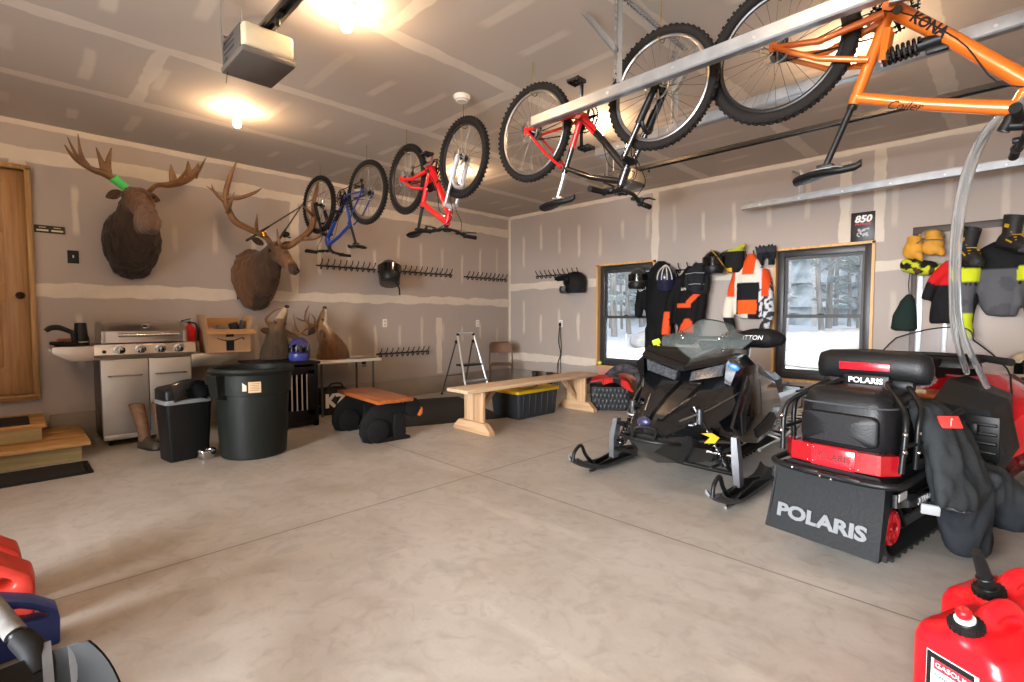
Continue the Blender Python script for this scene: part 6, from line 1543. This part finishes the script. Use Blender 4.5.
m = MB(); m.loft([sect(p, y) for y, p in [(.0, [(0, .47), (.2, .47), (.23, .44), (.23, .36), (.21, .36), (.21, .42), (0, .44)]), (1.7, [(0, .5), (.2, .5), (.23, .46), (.23, .34), (.21, .34), (.21, .44), (0, .46)])]]); m.build('tunnel', PAN, s2, 30)
for s in (-1, 1):
    m = MB(); m.box((s * .33, 1.05, .3), (.18, 1.35, .02), bev=.004); m.tube([(s * .42, .4, .31), (s * .42, 1.7, .3)], .015, 8); m.build('running_board', PAN, s2)
    m = MB(); m.prism([(-.02, .42), (.28, .37), (.5, .34), (.5, .3), (.2, .32), (-.02, .36)], .02, 'yz', s * .27, .004); sp = m.build('rear_strut', PAN, s2)
    if s > 0:
        text('lettering', 'XTRA-12', .045, WHT, sp, (.2815, .33, .338), (90, 0, 90), shear=.2, sx=1.1); MB().box((.2815, .04, .405), (.003, .09, .035), (0, 0, 0)).build('sticker', mat('sticker_grey', '9a9c9e', .5), sp)
# flap
fl = MB().sheet(lambda u, v: ((u - .5) * (.475 + .02 * v), -.045 - .06 * v - .02 * v * v + .015 * math.sin(v * PI), .45 - .32 * v), 14, 10, .012).build('snow_flap', mat('flap_rubber', '191b1d', .6, spec=.25, bump=.2, bs=60), s2)
for s in (-1, 1): MB().sheet(lambda u, v: (s * (.2375 + .01 * v), -.045 - .06 * v - .02 * v * v + .09 * u * (1 - .55 * v), .45 - .32 * v), 4, 10, .01).build('flap_side', MATS['flap_rubber'], fl)
LTR = mat('flap_lettering', '66696c', .5)
text('lettering', 'POLARIS', .088, LTR, fl, (-.005, -.099, .225), (78, 0, 0), sx=1.2, bold=.004)
q = MB(); stube(q, [(-.25, -.01, .4), (-.255, -.02, .2)], .008, 3, 6); q.build('flap_edge', BLK, fl)
# tail light
m = MB(); m.box((.0, .03, .52), (.2, .05, .1), bev=.008); tl = m.build('tail_light', mat('tail_red', 'e0202a', .18, coat=.6, emit='c0101a', es=.35), s2)
for s in (-1, 1):
    m = MB(); m.loft([[(s * .1, .01, .475), (s * .1, .01, .57), (s * .1, .06, .57), (s * .1, .06, .475)], [(s * .2, .02, .475), (s * .2, .02, .57), (s * .2, .07, .57), (s * .2, .07, .475)], [(s * .255, .09, .48), (s * .255, .09, .57), (s * .2, .12, .57), (s * .2, .12, .48)]]); m.build('side_lens', mat('lens_dark_red', '8d0f18', .2, coat=.6), tl)
    m = MB()
    for x in (.085, .115):
        for z in (.487, .557): m.ell((s * x, .0035 + (.008 if x > .1 else 0), z), .004, nu=8, nv=6)
    m.build('screws', CHROME, tl)
text('lettering', 'POLARIS', .044, mat('dark_red_print', '3d0508', .5), tl, (0, .0035, .522), (90, 0, 0), sx=.98, bold=.001)
# bumper and rack
m = MB(); stube(m, [(-.27, .5, .47), (-.285, .08, .455), (-.25, -.03, .45), (-.1, -.05, .445), (.1, -.05, .445), (.25, -.03, .45), (.285, .08, .455), (.27, .5, .47)], .016, 5, 10)
m.box((-.08, -.06, .45), (.1, .012, .018), bev=.003); m.box((.1, -.06, .45), (.1, .012, .018), bev=.003); m.build('rear_bumper', BLK, s2)
m = MB()
for x, z in ((-.02, .44), (.03, .435), (-.15, .45)): m.ell((x, -.068, z), .008, nu=8, nv=6)
m.build('bumper_bolts', CHROME, s2)
for s in (-1, 1):
    m = MB(); stube(m, [(s * .265, .06, .5), (s * .27, .08, .7), (s * .24, .14, .78), (s * .12, .3, .86), (s * .1, .42, .88)], .0125, 5, 10); stube(m, [(s * .275, .2, .5), (s * .28, .2, .7), (s * .27, .26, .78), (s * .17, .4, .87)], .0125, 5, 10); stube(m, [(s * .265, .07, .62), (s * .275, .2, .62), (s * .29, .4, .62), (s * .29, .5, .6)], .011, 5, 9); r = m.build('grab_rail', ARM, s2)
    for p in ((.275, .06, .6), (.275, .06, .68), (.285, .2, .58), (.285, .2, .67)): MB().ell((s * p[0], p[1], p[2]), .012, nu=10, nv=6).build('rail_bolt', CHROME, r)
m = MB(); stube(m, [(.3, .42, .5), (.32, .36, .62), (.34, .4, .72), (.36, .5, .76)], .014, 5, 9); stube(m, [(.33, .36, .6), (.38, .33, .58), (.4, .36, .54)], [.008, .01, .006], 5, 8); m.build('passenger_handle', BLK, s2)
# cargo bag
b = MB(); A = rrect(.42, .4, .09, 5)
m = MB(); m.loft([[(x * k, .28 + y * k, z) for x, y in A] for k, z in ((.96, .545), (1, .56), (1.0, .7), (.97, .78), (.9, .82), (.78, .845), (.3, .855))]); bg_ = m.build('cargo_bag', VIN, s2, 60)
m = MB(); m.loft([[(x * k, .07 + d, .66 + z * k) for x, z in rrect(.34, .15, .03, 4)] for k, d in ((1, .01), (1.0, -.012), (.94, -.02), (.3, -.02))]); m.build('bag_pocket', VIN, bg_, 50)
m = MB(); m.tube([(x * 1.005, .28 + y * 1.005, .775) for x, y in A], .005, 6, loop=True); m.build('bag_piping', mat('piping_light', '3f4247', .4), bg_)
# backrest
b = MB(); m = MB(); m.loft([[(x, .44 + d * cos(a), .955 + h * sin(a) - .1 * abs(x) ** 2 * 2) for a in [2 * PI * j / 18 for j in range(18)]] for x, d, h in ((-.265, .012, .03), (-.25, .045, .07), (-.2, .055, .082), (0, .06, .085), (.2, .055, .082), (.25, .045, .07), (.265, .012, .03))]); br = m.build('backrest', VIN, s2, 60)
m = MB(); m.box((-.015, .378, .948), (.235, .012, .042), bev=.004); m.build('reflector', mat('reflector_red', 'c01626', .25, coat=.5, var=.25, vs=70), br)
m = MB(); m.box((-.0, .375, .868), (.21, .03, .075), bev=.006); m.box((.14, .4, .86), (.13, .05, .06), bev=.02); m.box((-.17, .4, .86), (.1, .05, .05), bev=.02); pt = m.build('backrest_mount', BLK, br)
text('lettering', 'POLARIS', .04, WHT, pt, (0, .359, .875), (90, 0, 0), sx=1.05, bold=.001)
# seat, engine cowl, console
m = MB(); m.loft([sect(p, y) for y, p in [(.3, [(0, .6), (.16, .6), (.2, .56), (.21, .5), (0, .5)]), (.55, [(0, .78), (.15, .77), (.2, .7), (.22, .52), (0, .5)]), (.95, [(0, .74), (.14, .73), (.2, .66), (.22, .52), (0, .5)]), (1.1, [(0, .68), (.14, .67), (.19, .62), (.22, .52), (0, .5)]), (1.45, [(0, .7), (.11, .69), (.16, .63), (.2, .5), (0, .5)])]]); m.build('seat', VIN, s2, 35)
m = MB(); m.loft([sect(p, y) for y, p in [(1.05, [(0, .5), (.2, .5), (.3, .46), (.32, .34), (0, .33)]), (1.35, [(0, .74), (.2, .74), (.44, .68), (.48, .48), (.36, .28), (0, .26)]), (1.6, [(0, .86), (.24, .85), (.42, .74), (.47, .5), (.38, .24), (0, .2)]), (2.1, [(0, .84), (.24, .82), (.42, .68), (.46, .46), (.36, .22), (0, .18)]), (2.6, [(0, .66), (.18, .64), (.32, .54), (.36, .42), (.26, .24), (0, .2)]), (2.9, [(0, .46), (.1, .45), (.18, .42), (.18, .36), (.1, .3), (0, .29)])]]); cw = m.build('hood', SRED, s2, 26)
for s in (-1, 1):
    m = MB(); m.loft([[(s * .1, 1.02, .72), (s * .36, .98, .7), (s * .42, 1.0, .48), (s * .36, 1.02, .34), (s * .16, 1.05, .36)], [(s * .12, 1.2, .84), (s * .4, 1.14, .76), (s * .45, 1.15, .5), (s * .38, 1.16, .33), (s * .18, 1.2, .4)], [(s * .14, 1.5, .84), (s * .36, 1.42, .76), (s * .4, 1.4, .5), (s * .34, 1.4, .3), (s * .18, 1.4, .4)]]); sp = m.build('side_panel', SGRY, s2, 30)
    m = MB(); m.box((s * .32, .99, .55), (.17, .02, .25), (4, 0, 0), bev=.01); m.build('vent_frame', BLK, sp)
    for i in range(4): MB().box((s * .32, .975, .475 + .05 * i), (.15, .03, .014), (-25, 0, 0), bev=.004).build('louvre', SGRY, sp)
    m = MB(); m.box((s * .3, .965, .6), (.045, .05, .07), bev=.012); m.build('console_knob', BLK, sp)
    MB().lathe([(0, 0), (.035, 0), (.035, .008), (.02, .012), (0, .012)], 18, axis='x', o=(0, 0, 0)).build('filler_cap', mat('cap_silver', 'bcbcbc', .3, .8), cw).location = (s * .455 if s > 0 else -.467, 1.72, .6)
def scr2(u, v):
    s = (u - .5) * 2; w = .345 if v < .4 else .345 - .15 * ((v - .4) / .6) ** 1.4
    return (s * w, 2.0 - .25 * v - .5 * abs(s) ** 2 * (1 - .2 * v), .84 + .3 * v - .1 * abs(s) ** 2.5 * (1 - .3 * v))
w2 = MB().sheet(scr2, 24, 14, .005).build('windscreen', CLR, s2)
m = MB(); ed = [scr2(0, 1 - i / 8) for i in range(8, -1, -1)] ; ed = [scr2(0, i / 8) for i in range(9)] + [scr2(i / 24, 1) for i in range(1, 24)] + [scr2(1, 1 - i / 8) for i in range(9)]; m.tube(ed, .005, 6); m.build('screen_edge', BLK, w2)
m = MB(); m.tube([(0, 1.55, .8), (0, 1.4, .95)], .028, 10); stube(m, [(-.38, 1.18, .96), (-.18, 1.36, .97), (.18, 1.36, .97), (.38, 1.18, .96)], .014, 5, 9); hb = m.build('handlebar', BLK, s2)
for s in (-1, 1):
    m = MB(); m.tube([(s * .26, 1.3, .966), (s * .4, 1.16, .96)], .021, 12); m.box((s * .22, 1.34, .96), (.07, .05, .05), bev=.012); m.build('grip', RUB, hb)
m = MB(); m.box((0, 1.5, .9), (.4, .14, .1), (-25, 0, 0), bev=.03); m.build('dash', BLK, s2)
m = MB(); m.box((.06, 1.2, .735), (.16, .2, .03), (4, 0, 0), bev=.01); m.build('copper_strip', mat('copper_trim', 'a85a32', .4, .5), s2)
m = MB(); m.tube([(.42, 1.62, .82), (.55, 1.6, .86)], .014, 8); m.ell((.6, 1.6, .88), (.075, .03, .05), nu=16, nv=10); m.build('mirror', BLK, s2)
for s in (-1, 1):
    o = ski(s2, s * .5, .5, -.55); o.location = (0, 2.35, 0)
    m = MB(); m.tube([(s * .5, 2.35, .08), (s * .46, 2.35, .4)], .025, 8); m.tube([(s * .15, 2.2, .22), (s * .48, 2.35, .2)], .015, 8); m.tube([(s * .15, 2.5, .22), (s * .48, 2.36, .2)], .015, 8); m.tube([(s * .44, 2.35, .22), (s * .25, 2.36, .55)], .025, 10); m.build('front_suspension', ARM, s2)
# folded packets on the seat
pk = MB().box((0, 0, .012), (.2, .14, .024), (0, 3, 20), bev=.006).build('cellophane_packet', mat('tan_packet', 'b39a76', .3, var=.4, vs=18, coat=.5)); pk.location = (-.42, 3.58, .79); tag(pk, 'shiny tan packet lying on the seat of the red snowmobile', 'packet')
# trousers draped over its right side
def pants(b):
    def ell_t(pts, wd):   # cloth draped over the side: long in y, thin across
        rs = []
        for (x, y, z), (w_, d_) in zip(pts, wd): rs.append([(x + d_ * cos(2 * PI * j / 20), y + w_ * sin(2 * PI * j / 20), z) for j in range(20)])
        b.loft(rs)
    ell_t([(.2, .4, .8), (.23, .42, .78), (.3, .42, .68), (.35, .45, .54), (.38, .48, .4), (.38, .48, .33)], [(.08, .04), (.13, .08), (.19, .08), (.25, .08), (.31, .09), (.3, .08)])
    ell_t([(.37, .52, .42), (.37, .54, .3), (.37, .58, .16), (.38, .62, .05), (.38, .62, .02)], [(.15, .1), (.14, .1), (.13, .1), (.13, .09), (.1, .07)])
    ell_t([(.39, .66, .46), (.42, .76, .36), (.45, .84, .26), (.47, .88, .16), (.47, .88, .12)], [(.16, .1), (.16, .1), (.15, .1), (.12, .09), (.08, .06)])
pt = garment('snow_trousers', 'black snow trousers draped over the right side of the red snowmobile', (-.59, 2.82, 0), ang, pants, .018, lambda p, n: '2b2e30' if p.z > .3 else '26292d', wr=(.032, 8, (1, 1.5, .45)), cat='trousers')
q = MB().box((0, 0, 0), (.016, .07, .05), (0, 12, 0), bev=.004).build('reflective_patch', mat('patch_silver', '94989a', .5), pt); q.location = (.34, .19, .33); q.rotation_euler = (0, R(8), R(-70))
q = MB().box((0, 0, 0), (.012, .09, .06), (0, -32, -40), bev=.003).build('red_patch', mat('patch_red', 'c8352f', .6), pt); q.location = (.36, .33, .72)
text('patch_lettering', 'D', .05, WHT, q, (.008, 0, 0), (90, 0, 90), bold=.002)
q = MB().box((0, 0, 0), (.01, .03, .08), (0, 10, -20), bev=.002).build('white_tab', WHT, pt); q.location = (.56, .86, .3)
# clear hose hung over the orange bicycle
m = MB(); HS = mat('clear_tubing', 'f0f3f3', .08, trans=.85, ior=1.25)
t = thing('clear_hose', 'bundle of clear plastic tubing arching down from the orange bicycle to the red snowmobile', 'hose', (0, 0, 0))
for k, (dx, dz, end) in enumerate(((0, 0, (-.16, 4.0, .88)), (.03, .02, (-.07, 4.02, .8)))):
    m = MB(); stube(m, [(.22 + dx, 2.66, 1.96 + dz), (.06 + dx, 2.72, 2.03 + dz), (-.08 + dx * .6, 2.85, 1.98 + dz), (-.155 + dx * .5, 3.0, 1.83), (-.19 + dx * .5, 3.15, 1.6), (-.2 + dx * .6, 3.35, 1.35), (-.2 + dx, 3.65, 1.12), end], .016, 8, 10); m.build('tube', HS, t)
# ------------------------------------------------------------ foreground
CANR = mat('can_red', 'd5101c', .32, coat=.2, var=.04, vs=4)
def gascan(label, loc, rz, spout, lab=True, m_=None, scale=1.0):
    t = thing('fuel_can', label, 'fuel can', loc, rz); t.scale = (scale,) * 3
    M_ = m_ or CANR
    b = MB(); A = rrect(.27, .28, .05, 4); b.loft([[(x * k, y * k, z) for x, y in A] for k, z in ((.95, 0), (1, .015), (1, .24))] + [[(x * (.97 - .1 * t_), y * (.97 - .02 * t_) , .255 + .05 * t_ * (.6 + .4 * (y > 0))) for x, y in A] for t_ in (0, .5, 1)] + [[(x * .4, y * .6, .32) for x, y in A]])
    # handle ridge along the middle
    stube(b, [(0, -.045, .27), (0, -.01, .335), (0, .04, .36), (0, .09, .355), (0, .125, .31), (0, .13, .24)], [.03, .028, .027, .028, .032, .034], 5, 12)
    b.ell((0, -.08, .285), (.06, .06, .04))
    organic(b, 'body', .009, 5, M_, t)
    c = MB().lathe([(0, 0), (.04, 0), (.042, .006), (.042, .022), (.03, .026), (.028, .03), (0, .03)], 24, o=(0, 0, 0))
    for i in range(18): a = 2 * PI * i / 18; c.box((.042 * cos(a), .042 * sin(a), .013), (.006, .006, .018), (0, 0, math.degrees(a)))
    co_ = c.build('collar', BLK, t); co_.location = (0, -.085, .32); co_.rotation_euler = (R(18), 0, 0)
    if spout: 
        s = MB(); stube(s, [(0, 0, .02), (0, -.005, .06), (0, -.012, .12), (0, -.02, .17)], [.024, .021, .018, .015], 4, 14); s.torus((0, -.006, .065), .022, .004, 'z', 16, 6); s.build('spout', BLK, co_)
    else:
        MB().lathe([(.024, .024), (.026, .03), (.026, .038), (.02, .042), (0, .042)], 20).build('white_ring', WHITE, co_); MB().lathe([(.019, .04), (.02, .06), (.015, .066), (0, .067)], 18).build('red_cap', M_, co_)
    if lab:
        l = MB(); l.box((0, 0, 0), (.14, .002, .15)); lo = l.build('warning_label', mat('label_white', 'dcd8d4', .5), t); lo.location = (.0, -.1415, .15)
        q = MB(); q.box((-.062, -.0015, 0), (.012, .002, .146)); q.box((.0, -.0015, .064), (.12, .002, .016)); q.build('label_black', BLKM, lo)
        q = MB(); q.box((.01, -.0015, .04), (.115, .002, .03)); q.box((.045, -.0015, -.0), (.045, .002, .04)); q.build('label_red', mat('label_red', 'c22734', .5), lo)
        text('lettering', 'GASOLINE', .021, WHT, lo, (.01, -.0028, .04), (90, 0, 0), sx=1.1); text('small_print', 'DANGER', .014, BLKM, lo, (-.015, -.0028, .008), (90, 0, 0))
        for i in range(4): text('small_print', 'WARNING' if i % 2 else 'KEEP AWAY', .009, MATS['label_red'], lo, (-.0, -.0028, -.02 - .014 * i), (90, 0, 0))
    return t
gascan('red fuel can with white-ringed red cap nearest at bottom right', (-.012, 2.0, 0), -30, False, scale=.96)
gascan('red fuel can with upright black spout behind the nearest can', (.03, 2.3, 0), -30, True, scale=.96)
COR = mat('can_red_old', 'c0382a', .45, var=.06, vs=6); COB = mat('jug_blue', '2b3f86', .4, var=.06, vs=6)
def jug(label, loc, rot, m_, cap, cat='jug', s=1.0, name='plastic_jug'):
    t = thing(name, label, cat, loc, 0, rot=[R(a) for a in rot]); t.scale = (s,) * 3
    # flat slab-sided jug with a triangular hand hole
    b = MB(); O = [(-.15, 0), (0, 0), (.15, 0), (.155, .15), (.145, .2), (.05, .28), (-.08, .345), (-.15, .3)]; I = [(-.045, .195), (.02, .175), (.08, .165), (.105, .17), (.1, .19), (.05, .23), (-.01, .265), (-.045, .265)]
    L_ = [[b.v((x, y_, z)) for x, z in P] for P, y_ in ((O, -.07), (O, .07), (I, -.06), (I, .06))]; n_ = 8; fs = []
    for i in range(n_):
        k = (i + 1) % n_
        for a_, c_ in ((0, 2), (3, 1), (1, 0), (2, 3)): fs.append(b.f([L_[a_][i], L_[a_][k], L_[c_][k], L_[c_][i]]))
    bmesh.ops.bevel(b.bm, geom=list({e for f in fs if f for e in f.edges}), offset=.009, segments=2, affect='EDGES', profile=.5)
    b.build('body', m_, t, 50); c = MB().lathe([(0, 0), (.03, 0), (.031, .02), (0, .025)], 18); k = c.build('screw_cap', cap, t); k.location = (-.12, 0, .335); return t
ORC = mat('cap_orange', 'd9701c', .4)
jug('red fuel jug farthest back in the pile at the left edge', (-2.98, -.165, 0), (0, 0, 92), COR, BLK, 'fuel can', 1.15, 'fuel_jug')
jug('red fuel jug with open handle next to the blue containers', (-2.72, -.125, 0), (0, 0, 88), COR, BLK, 'fuel can', 1.1, 'fuel_jug')
jug('blue plastic jug with orange cap standing by the floor joint', (-2.5, .0, 0), (0, 0, 92), COB, ORC, 'jug', .66)
tr = thing('blue_tub', 'blue ribbed plastic tub at the left edge of the picture', 'tub', (-2.36, -.2, 0), 10)
A = rrect(.3, .24, .04, 3); m = MB(); m.loft([[(x * k, y * k, z) for x, y in A] for k, z in ((.85, 0), (.87, .01), (1, .4), (1.06, .405), (1.06, .42), (.96, .42), (.82, .02))]); m.build('body', COB, tr)
m = MB()
for i in range(4): m.box((.148, -.07 + .047 * i, .2), (.012, .012, .36), (0, 3, 0), bev=.003)
m.build('ribs', COB, tr)
tr2 = thing('blue_canister', 'low blue canister beneath the shovel shaft', 'canister', (-2.0, -.2, 0), 0)
m = MB().lathe([(0, 0), (.1, 0), (.105, .01), (.105, .26), (.09, .28), (.03, .29), (0, .29)], 28); m.build('body', mat('canister_blue', '2458a8', .35), tr2); MB().lathe([(0, .29), (.028, .29), (.028, .32), (0, .322)], 16).build('lid', BLK, tr2)
sv = thing('snow_shovel', 'black snow shovel with grey-sleeved shaft at bottom left', 'shovel', (-1.8, .02, .29))
SHV = mat('shovel_black', '121314', .6, spec=.2)
m = MB(); m.sheet(lambda u, v: (.02 + .32 * v + .07 * (2 * u - 1) ** 2, (u - .5) * (.3 + .05 * v) * (1 - .3 * (1 - v) ** 4), .03 - .29 * v + .04 * math.sin(PI * v) + .03 * (2 * u - 1) ** 2), 18, 14, .008); bl = m.build('blade', SHV, sv)
m = MB(); m.sheet(lambda u, v: (.0 + .26 * v, .015 + .02 * u, .046 - .235 * v + .04 * math.sin(PI * v) + .004), 3, 8, .004); m.sheet(lambda u, v: (.05 + .22 * v, .065 + .025 * u, .0 + .045 - .26 * v + .045 * math.sin(PI * v)), 3, 8, .004); m.build('grey_ribs', mat('shovel_grey', '5c5d5f', .6), bl)
m = MB(); m.tube([(.06, .01, .0), (-.01, -.0, .035), (-.06, -.022, .055)], [.02, .03, .028], 14); m.build('socket', SHV, sv)
m = MB(); m.tube([(-.05, -.02, .05), (-.9, -.38, .5)], .019, 12); sf = m.build('shaft', BLK, sv)
m = MB(); d = V((-.85, -.36, .45)); p = V((-.05, -.02, .05)); m.tube([p + d * .03, p + d * .17], .025, 14); m.build('grey_sleeve', mat('sleeve_grey', '6a6764', .75, var=.3, vs=30), sf)
m = MB(); stube(m, [p + d, p + d * 1.05 + V((0, .06, 0)), p + d * 1.12 + V((0, .05, 0)), p + d * 1.12 + V((0, -.05, 0)), p + d * 1.05 + V((0, -.06, 0)), p + d], .014, 4, 8); m.build('d_grip', BLK, sf)
o = MB().box((0, 0, .006), (.5, .62, .012), (0, 0, 6), bev=.003).build('rubber_mat', mat('grit_mat', '2b231c', .9, var=.6, vs=45, bump=.8, bs=90)); o.location = (-1.65, .0, 0); tag(o, 'gritty dark mat on the floor beneath the shovel', 'mat')
